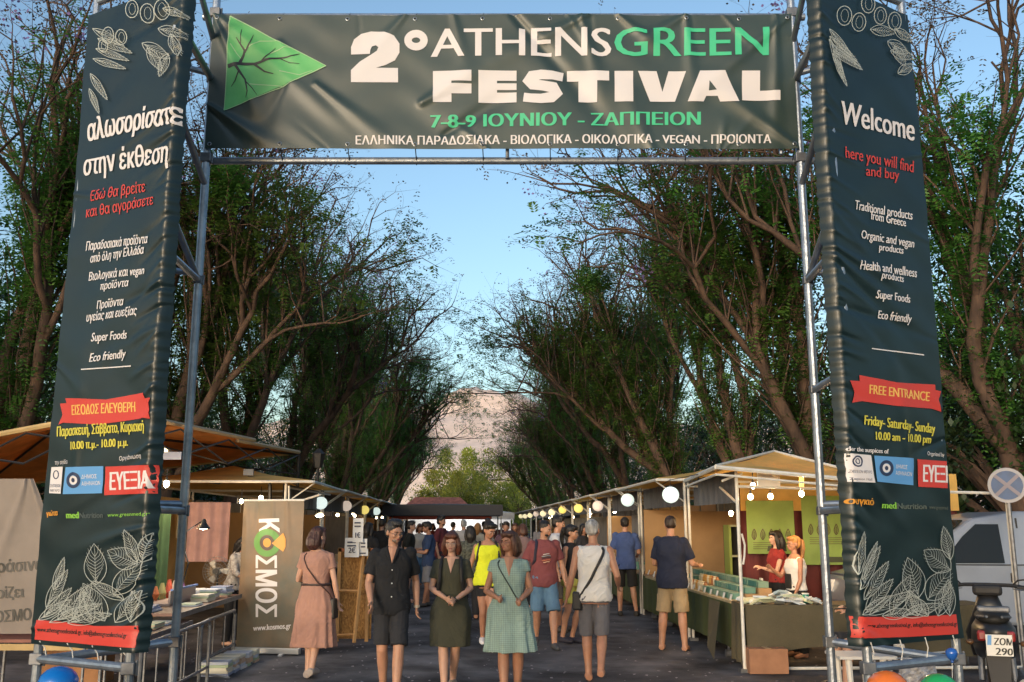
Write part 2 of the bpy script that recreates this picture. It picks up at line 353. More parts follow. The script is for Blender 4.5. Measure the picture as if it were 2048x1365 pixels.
for side in (-1, 1):
    for v in np.arange(17 if side > 0 else 19, 112, 5.5):
        s = thing('evergreen_shrub', 'rounded dark shrub under the %s row of trees, %s from the gate' % ('left' if side < 0 else 'right', ORD[min(19, int((v - 17) / 5.5))]), 'shrub', AV(side * random.uniform(9.2, 10.8), v), 'dark shrubs under the avenue trees')
        s.rotation_euler = (0, 0, random.uniform(0, 6)); s.scale = (1.15, 1.3, random.uniform(.9, 1.25))
        for nm, me in zip(('stem', 'foliage'), HEDGE):
            o = bpy.data.objects.new(nm, me); COL.objects.link(o); o.parent = s
PN = evergreen(21, H=9., Rr=5., n=11000, m=M_PINE, leaf=.34, base=.05); PN[0].materials.append(M_BARK)
for px, v, s, z in ((930, 138, 1.05, 1.0), (985, 150, 1.1, .93), (1035, 142, 1.0, .85), (885, 150, 1.15, 1.1), (955, 185, 1.5, 1.75), (1000, 190, 1.4, 1.6), (905, 182, 1.4, 1.7), (1075, 170, 1.3, 1.2)):
    place_tree('rounded_tree', PN, (XA(px, v, 5), v, 0), px, (s, z), 'sunlit yellow-green tree closing the avenue, %s' % {930: 'left of centre in front', 985: 'in the middle of the gap', 1035: 'in front at the right edge of the gap', 885: 'in front at the left edge of the gap', 955: 'tall in the middle behind', 1000: 'tall behind to the right', 905: 'tall behind to the left', 1075: 'behind the right row'}[px], 'sunlit trees closing the end of the avenue')
mbw = MB()                                        # low house with a red tiled roof seen over the black canopy
hs = thing('tiled_house', 'low pale house with red tiled roof beyond the end of the avenue', 'house', AV(-4, 128))
MB().abox(-4, 128, 0, 9, 6, 3.4).build('wall', mat('plaster', (.45, .36, .28), .9, var=.1), hs)
a, b, c_, d_ = AV(-9, 124.6, 3.4), AV(1, 124.6, 3.4), AV(1, 131.4, 3.4), AV(-9, 131.4, 3.4); r1, r2 = AV(-7, 128, 5.2), AV(-1, 128, 5.2)
M_TILE = mat('red_roof_tile', (.34, .11, .07), .8, var=.3, vscale=2)
MB().add([a, b, c_, d_, r1, r2], [(0, 1, 5, 4), (1, 2, 5), (2, 3, 4, 5), (3, 0, 4), (3, 2, 1, 0)]).build('roof', M_TILE, hs)
for k in range(3): MB().abox(-6.5 + 2.5 * k, 124.97, 1.1, 1., .08, 1.3).build('window', M_DARK, hs)
print('trees', time.time() - T0)

# ------------------------------------------------------------------ gate: scaffold tubes
def pt(a, b, r=.0242, n=12): return MB().tube([a, b], r, n)
AL, AR = np.array([-1.99, 5.8, 0]), np.array([1.877, 5.8, 0])
BL, CL = np.array([-1.885, 5.0, 0]), np.array([-2.625, 5.4, 0])
BR, CR = np.array([1.75, 5.0, 0]), np.array([2.465, 5.4, 0])
XL, XR = (CL - BL) / np.linalg.norm(CL - BL), (CR - BR) / np.linalg.norm(CR - BR)
eBL, eCL, eBR, eCR = BL, CL, BR, CR
BL, CL, BR, CR = BL + XL * .075, CL - XL * .04, BR + XR * .075, CR - XR * .04
gate = thing('entrance_gate', 'grey scaffold tube gate spanning the avenue with a braced tower at each side', 'gate', (0, 5.6, 0))
def z3(p, z): return np.array([p[0], p[1], z])
def coupler(p, s=.036):
    m = MB(); m.box(p, (s * 1.9, s * 1.7, s * 1.7)); m.tube([p + np.array([s, 0, -s * 1.1]), p + np.array([s, 0, s * 1.1])], .009, 6); m.build('coupler', M_PIPED, gate, bev=.006)
for p, top in ((AL, 5.25), (AR, 5.25)): pt(z3(p, 0), z3(p, top), .026).build('post', M_PIPE, gate)
for p in (BL, CL, BR, CR): pt(z3(p, 0), z3(p, 4.95)).build('post', M_PIPE, gate)
for p in (AL, AR, BL, CL, BR, CR): MB().box((p[0], p[1], .006), (.15, .15, .012)).tube([z3(p, .01), z3(p, .12)], .032, 10).build('base_plate', M_PIPED, gate)
yb = 5.845
for z in (4.0, 5.03): pt((-2.09, yb, z), (1.98, yb, z)).build('crossbar', M_PIPE, gate)
for z in (4.0, 5.03):
    for p in (AL, AR): coupler(z3(p, z))
pt((1.755, 5.80, 4.03), (1.755, 5.80, 5.0), .014, 8).build('upright', M_PIPE, gate); pt((-.03, 5.80, 4.0), (-.03, 5.80, 4.95), .012, 8).build('upright', M_PIPED, gate)
for A, B, C, zs in ((AL, BL, CL, (1.74, 3.18, 4.55)), (AR, BR, CR, (1.74, 2.48, 3.18, 4.55))):
    for z in zs:
        pt(z3(A, z), z3(B, z), .022).build('rung', M_PIPE, gate)
        coupler(z3(A, z), .03)
    for z in (1.74, 3.18, 4.55): pt(z3(A, z + .04), z3(C, z + .04), .020).build('rung', M_PIPE, gate)
    for z in (3.18, 3.82, 4.82):
        pt(z3(A, z), z3(B, z + .28 if z != 4.82 else z + .3), .020).build('brace', M_PIPE, gate)
    pt(z3(A, .98), z3(C, .93), .024).build('rung', M_PIPE, gate); pt(z3(B, .94), z3(C, .94), .024).build('rung', M_PIPE, gate)
    coupler(z3(A, .98)); coupler(z3(C, .94)); coupler(z3(B, .94))
    pt(z3(B, 4.86), z3(C, 4.86), .022).build('rung', M_PIPE, gate)

# ------------------------------------------------------------------ printed banners: artwork laid out in photo pixels, carried on the cloth's own surface
class Cloth:
    """flat sheet from lower-left corner o along S (unit) and up; disp(s,t) pushes it along its normal"""
    def __init__(s, o, e, z0, z1, folds, rip=None):
        s.o = np.array(o, float); s.S = np.array(e, float) - s.o; s.W = np.linalg.norm(s.S); s.S /= s.W; s.z0, s.z1 = z0, z1; s.H = z1 - z0
        s.N = np.array([s.S[1], -s.S[0], 0]); s.folds = np.array(folds, float); s.rip = rip
    def st(s, px, py):
        d = ray(px, py); c = np.array([0, 0, CAMZ]); k = np.dot(s.o - c, s.N) / np.dot(d, s.N); p = c + d * k
        return np.dot(p - s.o, s.S), p[2] - s.z0
    def disp(s, a, b):
        h = .006 * np.sin(a * 3.1 + 1.3 * np.sin(b * 2)) + .0025 * np.sin(a * 11 + 3 * np.sin(b * 4)) + .0015 * np.sin(b * 23 + 2 * np.sin(a * 9))
        for x0, y0, x1, y1, wd_, am in s.folds:
            dx, dy = x1 - x0, y1 - y0; L2 = dx * dx + dy * dy
            t = np.clip(((a - x0) * dx + (b - y0) * dy) / L2, 0, 1); ds = np.hypot(a - x0 - t * dx, b - y0 - t * dy)
            w_ = wd_ * (.35 + 1.1 * t)
            h = h + am * np.exp(-(ds / w_) ** 2) * (1 - .75 * t ** 2)
        if s.rip is not None: h = h + s.rip(a, b)
        return h
    def pos(s, a, b, off=0.):
        a = np.asarray(a, float); b = np.asarray(b, float)
        return s.o + np.multiply.outer(a, s.S) + np.multiply.outer(b + (s.z0 - s.o[2]), np.array([0, 0, 1.])) + np.multiply.outer(s.disp(a, b) + off, s.N)
    def sheet(s, nu, nv, name, m, **tg):
        A, B = np.meshgrid(np.linspace(0, s.W, nu + 1), np.linspace(0, s.H, nv + 1)); mb = MB()
        V = s.pos(A.ravel(), B.ravel()); V2 = s.pos(A.ravel(), B.ravel(), -.0015); n = len(V)
        F = [(j * (nu + 1) + i, j * (nu + 1) + i + 1, (j + 1) * (nu + 1) + i + 1, (j + 1) * (nu + 1) + i) for j in range(nv) for i in range(nu)]
        mb.add(np.concatenate([V, V2]), F + [tuple(k + n for k in f[::-1]) for f in F])
        return mb.build(name, m, smooth=True, **tg)
def glyphs(body, shear):
    cu = bpy.data.curves.new('t', 'FONT'); cu.body = body; cu.fill_mode = 'NONE'; cu.resolution_u = 3; cu.shear = shear
    o = bpy.data.objects.new('t', cu); me = o.to_mesh(); v = np.array([tuple(q.co)[:2] for q in me.vertices]).reshape(-1, 2); nb = {}
    for e in me.edges: a, b = e.vertices; nb.setdefault(a, []).append(b); nb.setdefault(b, []).append(a)
    o.to_mesh_clear(); bpy.data.objects.remove(o); bpy.data.curves.remove(cu)
    seen = set(); loops = []
    for st in sorted(nb):
        if st in seen: continue
        lp = [st]; seen.add(st); cur = min(nb[st], key=lambda k: abs(k - st - 1))
        while cur not in seen:
            lp.append(cur); seen.add(cur); nx = [k for k in nb[cur] if k not in seen]
            if not nx: break
            cur = nx[0]
        if len(lp) > 2: loops.append(lp)
    from mathutils.geometry import delaunay_2d_cdt
    ed = [(l[k], l[(k + 1) % len(l)]) for l in loops for k in range(len(l))]
    V2, _, F2, _, _, _ = delaunay_2d_cdt([Vector(p) for p in v.tolist()], ed, [], 0, 1e-5)
    V2 = np.array([tuple(p) for p in V2]); F2 = np.array([f for f in F2 if len(f) == 3]); c = V2[F2].mean(1); E_ = np.array(ed); p, q = v[E_[:, 0]], v[E_[:, 1]]; wn = np.zeros(len(c))
    for k in range(0, len(c), 400):
        cx, cy = c[k:k + 400, 0][:, None], c[k:k + 400, 1][:, None]; cr = (q[:, 0] - p[:, 0]) * (cy - p[:, 1]) - (cx - p[:, 0]) * (q[:, 1] - p[:, 1])
        wn[k:k + 400] = ((p[:, 1] <= cy) & (q[:, 1] > cy) & (cr > 0)).sum(1) - ((p[:, 1] > cy) & (q[:, 1] <= cy) & (cr < 0)).sum(1)
    return V2, [tuple(f) for f in F2[wn != 0]]
class Art:
    def __init__(s): s.bm = bmesh.new(); s.lay = 0
    def poly(s, pts):
        s.lay += 1; z = s.lay * .02
        s.bm.faces.new([s.bm.verts.new((x, -y, z)) for x, y in pts]); return s
    def strip(s, pts, w0, w1=None, closed=False):
        pts = np.array(pts, float); n = len(pts); t = np.gradient(pts, axis=0)
        if closed: t = np.roll(pts, -1, 0) - np.roll(pts, 1, 0)
        t /= np.linalg.norm(t, axis=1)[:, None] + 1e-9; nn = np.stack([-t[:, 1], t[:, 0]], 1); w = np.linspace(w0, w0 if w1 is None else w1, n)[:, None] / 2
        s.lay += 1; z = s.lay * .02; a = pts + nn * w; b = pts - nn * w
        va = [s.bm.verts.new((x, -y, z)) for x, y in a]; vb = [s.bm.verts.new((x, -y, z)) for x, y in b]
        for i in range(n if closed else n - 1): s.bm.faces.new((va[i], vb[i], vb[(i + 1) % n], va[(i + 1) % n]))
        return s
    def varstrip(s, pts, ws):
        pts = np.array(pts, float); t = np.gradient(pts, axis=0); t /= np.linalg.norm(t, axis=1)[:, None]; nn = np.stack([-t[:, 1], t[:, 0]], 1); w = np.array(ws)[:, None] / 2
        s.lay += 1; z = s.lay * .02; va = [s.bm.verts.new((x, -y, z)) for x, y in pts + nn * w]; vb = [s.bm.verts.new((x, -y, z)) for x, y in pts - nn * w]
        for i in range(len(pts) - 1): s.bm.faces.new((va[i], vb[i], vb[i + 1], va[i + 1]))
    def ring(s, cx, cy, r0x, r0y, w): return s.strip([(cx + r0x * math.cos(a), cy + r0y * math.sin(a)) for a in np.linspace(0, 2 * math.pi, 25)[:-1]], w, closed=True)
    def disc(s, cx, cy, rx, ry, n=20): return s.poly([(cx + rx * math.cos(a), cy + ry * math.sin(a)) for a in np.linspace(0, 2 * math.pi, n + 1)[:-1]])
    def text(s, body, x0, y0, x1, y1, h, bold=(0,), shear=0., vert=False):
        v, fs = glyphs(body, shear)
        if not len(v): return s
        mn = v[:, 0].min(); mx = v[:, 0].max(); top = v[:, 1].max(); wpx = math.hypot(x1 - x0, y1 - y0); ex = np.array([x1 - x0, y1 - y0]) / wpx
        up = np.array([0, -1.]) if not vert else np.array([ex[1], -ex[0]])
        for b_ in bold:
            s.lay += 1; z = s.lay * .02
            q = np.array([x0, y0]) + np.outer((v[:, 0] - mn) / (mx - mn) * wpx + b_, ex) + np.outer(v[:, 1] / top * h, up)
            vs = [s.bm.verts.new((x, -y, z)) for x, y in q]
            for f in fs:
                try: s.bm.faces.new([vs[i] for i in f])
                except ValueError: pass
        return s
    def leaf(s, x, y, L, wd_, ang, veins=4, lw=1.6):
        lw = lw * .85; veins += 4
        n = 11; c, d = math.cos(ang), math.sin(ang); mk = lambda t, k: (x + L * t * c - k * d, y + L * t * d + k * c)
        for sg in (1, -1): s.strip([mk(t, sg * wd_ * math.sin(math.pi * t ** .8) * .5) for t in np.linspace(0, 1, n)], lw, lw * .7)
        s.strip([mk(t, 0) for t in np.linspace(0, .95, 5)], lw * .7, .5)
        for k in range(1, veins + 1):
            for sg in (1, -1):
                t = k / (veins + 1.5); s.strip([mk(t * .8, 0), mk(t * .8 + .1, sg * wd_ * .3 * math.sin(math.pi * t)), mk(min(.95, t + .12), sg * wd_ * .42 * math.sin(math.pi * t))], .8, .5)
        return s
    def put(s, cloth, name, m, parent, off, step=7, label=None):
        off = off + (.0035 if cloth.H > .8 else .001)
        bm = s.bm; bmesh.ops.triangulate(bm, faces=[f for f in bm.faces if len(f.verts) > 4])
        xs = [v.co.x for v in bm.verts]; ys = [v.co.y for v in bm.verts]
        for ax, lo, hi in ((0, min(xs), max(xs)), (1, min(ys), max(ys))):
            k = math.ceil(lo / step) * step
            while k < hi:
                bmesh.ops.bisect_plane(bm, geom=bm.verts[:] + bm.edges[:] + bm.faces[:], plane_co=(k, 0, 0) if ax == 0 else (0, k, 0), plane_no=(1, 0, 0) if ax == 0 else (0, 1, 0), dist=1e-4); k += step
        co = np.array([tuple(v.co) for v in bm.verts]); ST = np.array([cloth.st(x, -y) for x, y, _ in co])
        if isinstance(cloth, Cloth):
            m_ = .004; ST[:, 0] = np.clip(ST[:, 0], m_, cloth.W - m_); ST[:, 1] = np.clip(ST[:, 1], m_, cloth.H - m_)
        V = cloth.pos(ST[:, 0], ST[:, 1]) + np.multiply.outer(off + co[:, 2] * .001, cloth.N)
        for v, p in zip(bm.verts, V): v.co = p
        bmesh.ops.delete(bm, geom=[f for f in bm.faces if f.calc_area() < 1e-9], context='FACES_ONLY')
        me = bpy.data.meshes.new(name); bm.to_mesh(me); bm.free(); me.materials.append(m); me.shade_smooth()
        o = bpy.data.objects.new(name, me); COL.objects.link(o); o.parent = parent
        if label: o['label'] = label
        return o
C_VINYL = (.016, .040, .034)
M_VIN = mat('dark_green_vinyl', (.003, .014, .018), .38, 0, var=.12, vscale=3, spec=.55, bump=.03, bscale=200)
M_VING = mat('grey_green_vinyl', (.024, .046, .044), .42, 0, var=.1, vscale=2, spec=.6, bump=.03, bscale=200)
P_WHITE = flat((.66, .64, .66), .5); P_GREEN = flat((.05, .50, .26), .5); P_LEAF = mat('leaf_green_print', (.13, .50, .16), .5, col2=(.09, .40, .12), vscale=3)
P_RED = flat((.52, .045, .035), .5); P_YEL = flat((.55, .50, .06), .5); P_BLUE = flat((.10, .30, .62), .5); P_NAVY = flat((.02, .035, .09), .5); P_ORA = flat((.62, .27, .03), .5)
P_LINE = flat((.40, .44, .42), .6); P_BLK = flat((.012, .014, .014), .5); P_LIME = flat((.22, .50, .06), .5); P_PALE = flat((.32, .52, .28), .5); P_GOLD = flat((.72, .42, .10), .5)

# main banner
bl, br = P(410, 292, 5.76), P(1598, 296, 5.76)
FO = []
def pf(cl_, x0, y0, x1, y1, w_, a_):
    FO.append((x0, y0, x1, y1, w_, a_))
mainb = Cloth((bl[0], 5.76, 0), (br[0], 5.76, 0), 4.05, P(1000, 30, 5.76)[2], [(0, 0, 1, 1, 1, 0)])
W_, H_ = mainb.W, mainb.H
rf = random.Random(4)
fl = [(0, H_, .32, .25, .035, .030), (.02, H_, .95, .1, .05, .022), (.0, .3, .42, .0, .03, .030), (.0, .3, .25, .02, .022, -.02), (0, .3, .6, -.05, .04, .02), (.7, .45, 1.25, 0, .05, .022),
      (1.4, .32, 2.05, .72, .07, .022), (1.55, .1, 2.15, .5, .06, -.018), (1.28, H_, 1.0, .6, .05, .016), (2.5, H_, 1.9, .62, .05, .02), (2.0, H_, 2.75, .0, .06, -.026), (2.45, H_, 2.6, .3, .05, .02),
      (2.7, H_, 3.0, .68, .04, .02), (3.15, H_, 2.7, .66, .05, .018), (3.15, H_, 3.2, .2, .05, .018), (W_, H_, 3.1, .3, .05, .018), (W_, 0, 3.25, .5, .05, .024), (W_ - .1, H_, W_ - .15, 0, .04, .02), (2.9, 0, 2.7, .45, .06, .014),
      (.45, .75, .75, .35, .05, .014), (.5, .45, .35, .1, .05, -.012), (1.6, H_, 1.7, .5, .05, .014)]
for k in range(14):
    x = rf.uniform(.2, W_ - .2); top = k % 2; y = H_ if top else 0
    fl.append((x, y, x + rf.uniform(-.3, .3), y + (-.25 if top else .2), .02, rf.uniform(-.010, .014)))
mainb.folds = np.array(fl); mainb.folds[:, 5] *= .7
mban = mainb.sheet(300, 80, 'festival_banner', M_VING, label='wide dark green festival banner with big white lettering under the top bar', category='banner')
a = Art()
a.poly([(866, 143), (943, 143), (943, 164), (903, 164), (903, 169), (943, 169), (943, 188), (903, 188), (903, 205), (866, 205)])
a.poly([(957, 143), (1033, 143), (1033, 163), (994, 163), (994, 168), (1033, 168), (1033, 181), (994, 181), (994, 186), (1033, 186), (1033, 206), (957, 206)])
a.varstrip([(1126, 155), (1105, 152), (1082, 151), (1062, 154), (1056, 162), (1064, 170), (1086, 173), (1108, 177), (1114, 187), (1104, 196), (1082, 199), (1062, 198), (1047, 196)], [18, 18, 19, 21, 23, 22, 20, 22, 24, 22, 19, 18, 18])
a.poly([(1134, 143), (1218, 143), (1218, 163), (1194, 163), (1194, 205), (1157, 205), (1157, 163), (1134, 163)])
a.poly([(1229, 143), (1266, 143), (1266, 205), (1229, 205)])
a.poly([(1276, 143), (1313, 143), (1325, 184), (1337, 143), (1372, 143), (1350, 204), (1300, 204)])
a.poly([(1400, 142), (1450, 142), (1478, 204), (1440, 204), (1435, 193), (1412, 193), (1407, 204), (1375, 204)])
a.poly([(1484, 142), (1520, 142), (1520, 182), (1560, 182), (1560, 202), (1484, 202)])
a.poly([(702, 109), (702, 94), (708, 79), (722, 68), (742, 63), (768, 64), (788, 72), (799, 88), (799, 106), (790, 121), (772, 130), (752, 136), (796, 136), (796, 165), (702, 165), (702, 141), (720, 124), (742, 111), (754, 103), (757, 96), (752, 92), (744, 94), (741, 101), (740, 109)])
a.ring(832, 81, 16, 13, 15)
a.put(mainb, 'lettering', P_WHITE, mban, .0012)
a = Art(); a.poly([(1418, 161 + 2), (1433, 161 + 20), (1417, 183)][::-1]); a.put(mainb, 'lettering', M_VING, mban, .0022)
a = Art(); a.text('ATHENS', 863, 114, 1221, 113, 56, (-1.5, 0, 1.5)); a.put(mainb, 'lettering', P_WHITE, mban, .0012)
a = Art(); a.text('GREEN', 1230, 113, 1536, 111, 56, (-1.5, 0, 1.5)); a.text('7-8-9 ΙΟΥΝΙΟΥ - ΖΑΠΠΕΙΟΝ', 862, 255, 1400, 250, 26, (-1.6, 0, 1.6)); a.put(mainb, 'lettering', P_GREEN, mban, .0012)
a = Art(); a.text('ΕΛΛΗΝΙΚΑ ΠΑΡΑΔΟΣΙΑΚΑ - ΒΙΟΛΟΓΙΚΑ - ΟΙΚΟΛΟΓΙΚΑ - VEGAN - ΠΡΟΪΟΝΤΑ'.replace('Ϊ', 'Ι'), 712, 290, 1542, 287, 18, (-.6, .6)); a.put(mainb, 'lettering', P_WHITE, mban, .0012)
a = Art(); a.poly([(461, 34), (652, 132), (568, 172), (449, 223)]); a.put(mainb, 'emblem', P_LEAF, mban, .001)
a = Art()
for q in ([(461, 34), (560, 86), (652, 132)], [(652, 132), (560, 178), (449, 223)], [(461, 34), (455, 130), (449, 223)], [(488, 102), (520, 84), (555, 83)], [(560, 145), (600, 152), (625, 142)], [(500, 170), (530, 172), (568, 175)], [(540, 110), (570, 96), (585, 98)], [(462, 90), (475, 110), (484, 120)]): a.strip(q, 2.2, 1.2)
a.put(mainb, 'leaf_vein', P_PALE, mban, .0021, label='pale green veins and outline of the leaf emblem')
a = Art()
for q, w0, w1 in (([(457, 135), (480, 130), (510, 130), (540, 121), (575, 117), (600, 110)], 8, 1.5), ([(480, 130), (488, 112), (490, 102), (480, 88), (474, 78)], 6, 1.5), ([(489, 108), (502, 88), (508, 72)], 4, 1), ([(490, 104), (482, 92), (485, 62)], 3, 1),
                   ([(510, 131), (530, 145), (548, 150)], 5, 1.5), ([(525, 124), (542, 108), (552, 98)], 3, 1), ([(472, 133), (482, 148), (492, 162), (496, 185), (493, 198)], 6, 1), ([(480, 145), (472, 162), (463, 175)], 3, 1), ([(492, 165), (505, 178), (515, 192)], 2.5, 1), ([(560, 119), (580, 128), (600, 130)], 2, 1)): a.strip(q, w0, w1)
a.put(mainb, 'branch_drawing', P_BLK, mban, .0032, label='black bare branches printed on the green leaf emblem')
mb = MB()
for px in (412, 560, 695, 830, 965, 1100, 1236, 1372, 1478, 1590):
    for top in (1, 0):
        s_, t_ = mainb.st(px, 36 if top else 292); s_ = min(max(s_, .03), mainb.W - .03); t_ = mainb.H - .03 if top else .03; p = mainb.pos(s_, t_, .002)
        g_ = MB(); g_.tube([p + np.array([.011 * math.cos(k), 0, .011 * math.sin(k)]) for k in np.linspace(0, 6.28, 11)], .003, 5, cap=False); g_.build('eyelet', M_PIPE, mban)
        zt = 5.03 if top else 4.0; c = np.array([p[0] + .004, yb, zt])
        MB().tube([p, c + np.array([0, -.028, 0]), c + np.array([0, 0, .028]), c + np.array([0, .028, 0]), c + np.array([0, 0, -.028]), c + np.array([0, -.028, .002])], .0035, 5).build('tie', M_BLACK, mban)

# tower banners
def tower_folds(W, H, rr, inner):
    f = []
    xi = W if inner == 'r' else 0; sg = -1 if inner == 'r' else 1
    for k in range(26):
        y = H * (k + .5) / 26 + rr.uniform(-.04, .04)
        f.append((xi, y, xi + sg * rr.uniform(.10, .3), y - rr.uniform(.02, .16), .016, rr.choice((-1, 1)) * rr.uniform(.006, .013)))
    for k in range(13):
        y = rr.uniform(0, H); f.append((xi, y, xi + sg * W * rr.uniform(.5, .95), y - rr.uniform(.05, .5), .035, rr.uniform(-.014, .016)))
    for k in range(6):
        y = rr.uniform(0, H); f.append((W - xi, y, (W - xi) - sg * W * rr.uniform(.3, .7), y + rr.uniform(-.3, .2), .03, rr.uniform(-.010, .012)))
    f.append((W * .3 if inner == 'r' else W * .6, .9, W * .25 if inner == 'r' else W * .5, 1.8, .06, .008))
    return f
ZB, ZT = 1.02, 4.76
lban = Cloth((eCL[0], eCL[1] - .035, 0), (eBL[0], eBL[1] - .035, 0), ZB, ZT, [(0, 0, 1, 1, 1, 0)]); lban.folds = np.array(tower_folds(lban.W, lban.H, random.Random(2), 'r')); lban.folds[:, 5] *= .7
lban.rip = lambda a, b: -.07 * np.clip((a - lban.W + .04) / .04, 0, 1) ** 2 + .004 * np.sin(b * 95 + 2 * np.sin(b * 13)) * np.exp(-((a - lban.W) / .05) ** 2)
rban = Cloth((eBR[0], eBR[1] - .035, 0), (eCR[0], eCR[1] - .035, 0), ZB + .03, ZT + .01, [(0, 0, 1, 1, 1, 0)]); rban.folds = np.array(tower_folds(rban.W, rban.H, random.Random(6), 'l')); rban.folds[:, 5] *= .7
rban.rip = lambda a, b: -.07 * np.clip((.04 - a) / .04, 0, 1) ** 2 + .004 * np.sin(b * 95 + 2 * np.sin(b * 13)) * np.exp(-(a / .05) ** 2)
bL = lban.sheet(80, 380, 'tower_banner', M_VIN, label='tall dark green banner printed in Greek, tied to the left tower of the gate', category='banner')
bR = rban.sheet(80, 380, 'tower_banner', M_VIN, label='tall dark green banner printed in English with the word Welcome, on the right tower', category='banner')
DID = (-1.1, 0, 1.1); SM = (-.3, .3)
# --- left artwork
a = Art(); a.text('αλωσορίσατε', 176, 283, 356, 246, 46, (-1.3, 0, 1.3), .1); a.text('στην έκθεση', 168, 352, 338, 325, 44, DID, .1)
for tx, x0, y0, x1, y1, h in (('Παραδοσιακά προϊόντα', 172, 502, 298, 487, 19), ('από όλη την Ελλάδα', 181, 526, 290, 508, 18), ('Βιολογικά και vegan', 177, 562, 291, 549, 18), ('προϊόντα', 203, 581, 260, 573, 16),
    ('Προϊόντα', 195, 619, 249, 611, 17), ('υγείας και ευεξίας', 174, 644, 277, 630, 18), ('Super Foods', 185, 684, 257, 678, 17), ('Eco friendly', 182, 725, 255, 716, 17)): a.text(tx, x0, y0, x1, y1, h, SM, .25)
a.strip([(167, 740), (265, 733)], 2.2); a.text('την αιγίδα', 112, 930, 138, 928, 9); a.text('Οργάνωση', 240, 922, 282, 916, 9); a.put(lban, 'lettering', P_WHITE, bL, .0012)
a = Art(); a.text('Εδώ θα βρείτε', 182, 403, 292, 384, 22, SM, .1); a.text('και θα αγοράσετε', 173, 436, 309, 410, 22, SM, .1); a.put(lban, 'lettering', P_RED, bL, .0012)
a = Art(); a.poly([(122, 808), (136, 807), (133, 797), (215, 800), (288, 786), (291, 797), (302, 796), (297, 806), (300, 838), (286, 836), (282, 838), (200, 850), (128, 846), (119, 850), (127, 830)]); a.put(lban, 'ribbon_print', P_RED, bL, .001)
a = Art(); a.text('ΕΙΣΟΔΟΣ ΕΛΕΥΘΕΡΗ', 147, 831, 272, 824, 20, (-.6, .6)); a.put(lban, 'lettering', P_GOLD, bL, .0022)
a = Art(); a.text('Παρασκευή, Σάββατο, Κυριακή', 117, 874, 288, 862, 21, (-.6, .6)); a.text('10.00 π.μ.- 10.00 μ.μ.', 145, 900, 256, 892, 16, (-.6, .6)); a.put(lban, 'lettering', P_YEL, bL, .0012)
a = Art(); a.poly([(105, 935), (128, 934), (126, 988), (102, 987)]); a.put(lban, 'logo_panel', P_WHITE, bL, .001, label='white logo panel')
a = Art(); a.text('ΖΑΠΠΕΙΟΝ', 104, 975, 125, 975, 6); a.text('ΜΕΓΑΡΟ', 105, 984, 124, 984, 5); a.ring(115, 950, 5, 8, 2); a.put(lban, 'lettering', P_NAVY, bL, .002)
a = Art(); a.poly([(134, 935), (209, 933), (206, 987), (130, 989)]); a.put(lban, 'logo_panel', P_BLUE, bL, .001, label='light blue logo panel')
a = Art(); a.text('ΔΗΜΟΣ', 167, 958, 196, 957, 8); a.text('ΑΘΗΝΑΙΩΝ', 167, 972, 202, 970, 8); a.disc(151, 961, 8, 9); a.put(lban, 'lettering', P_WHITE, bL, .002)
a = Art(); a.ring(151, 961, 11, 13, 6); a.disc(151, 961, 3.5, 4.5); a.put(lban, 'city_seal', P_NAVY, bL, .003)
a = Art(); a.poly([(213, 934), (306, 930), (300, 987), (210, 991)]); a.put(lban, 'logo_panel', P_RED, bL, .001, label='red logo panel')
a = Art(); a.text('ΕΥΕΞΙΑ', 222, 981, 297, 977, 36, (-1.2, 0, 1.2)); a.put(lban, 'lettering', P_WHITE, bL, .002)
a = Art(); a.text('γιώτα', 97, 1033, 119, 1031, 11, (-.5, .5)); a.put(lban, 'lettering', P_ORA, bL, .0012)
a = Art(); a.text('med', 136, 1037, 159, 1037, 13, (-.7, .7)); a.text('www.greenmed.gr', 218, 1034, 292, 1031, 7); a.put(lban, 'lettering', P_LIME, bL, .0012)
a = Art(); a.text('Nutrition', 161, 1037, 208, 1036, 11, (-.4, .4)); a.put(lban, 'lettering', flat((.06, .08, .08), .5), bL, .0012)
a = Art(); a.poly([(76, 1240), (120, 1243), (190, 1252), (274, 1252), (270, 1296), (190, 1290), (72, 1279)]); a.put(lban, 'web_address_strip', P_RED, bL, .001, label='red strip along the bottom of the banner')
a = Art(); a.text('www.athensgreenfestival.gr, info@athensgreenfestival.gr', 78, 1263, 256, 1276, 10, (-.3, .3)); a.put(lban, 'lettering', P_BLK, bL, .002)
a = Art()
for x, y, L, wd_, g in ((110, 1180, 75, 18, -1.25), (95, 1215, 95, 24, -1.05), (90, 1235, 90, 22, -.8), (80, 1240, 85, 20, -.55), (120, 1240, 100, 28, -.85), (150, 1240, 90, 24, -1.1), (196, 1170, 90, 44, -1.6), (215, 1242, 95, 40, -2.1), (230, 1190, 92, 40, -.9), (276, 1130, 70, 44, 3.6), (275, 1125, 75, 26, -1.9), (282, 1125, 65, 20, -1.4), (235, 1245, 85, 34, -.95), (190, 1245, 75, 30, -1.9), (265, 1245, 70, 26, -1.5), (250, 1200, 80, 22, -2.6), (165, 1242, 60, 24, -2.5), (105, 1245, 120, 20, -.35), (140, 1246, 100, 22, -.2)):
    a.leaf(x, y, L * .92, wd_, g, 5, 1.5)
for x, y, L, wd_, g in ((190, 60, 80, 16, .5), (200, 80, 85, 16, .4), (196, 100, 80, 14, .35), (190, 120, 78, 14, .3), (186, 150, 70, 14, 1.0), (184, 180, 60, 12, 1.2), (290, 90, 70, 24, .5), (300, 100, 60, 20, 1.0), (340, 110, 55, 20, 1.9), (320, 60, 60, 22, .2), (345, 70, 50, 18, 1.3), (330, 20, 50, 16, .3)): a.leaf(x, y, L * .9, wd_, g, 4, 1.4)
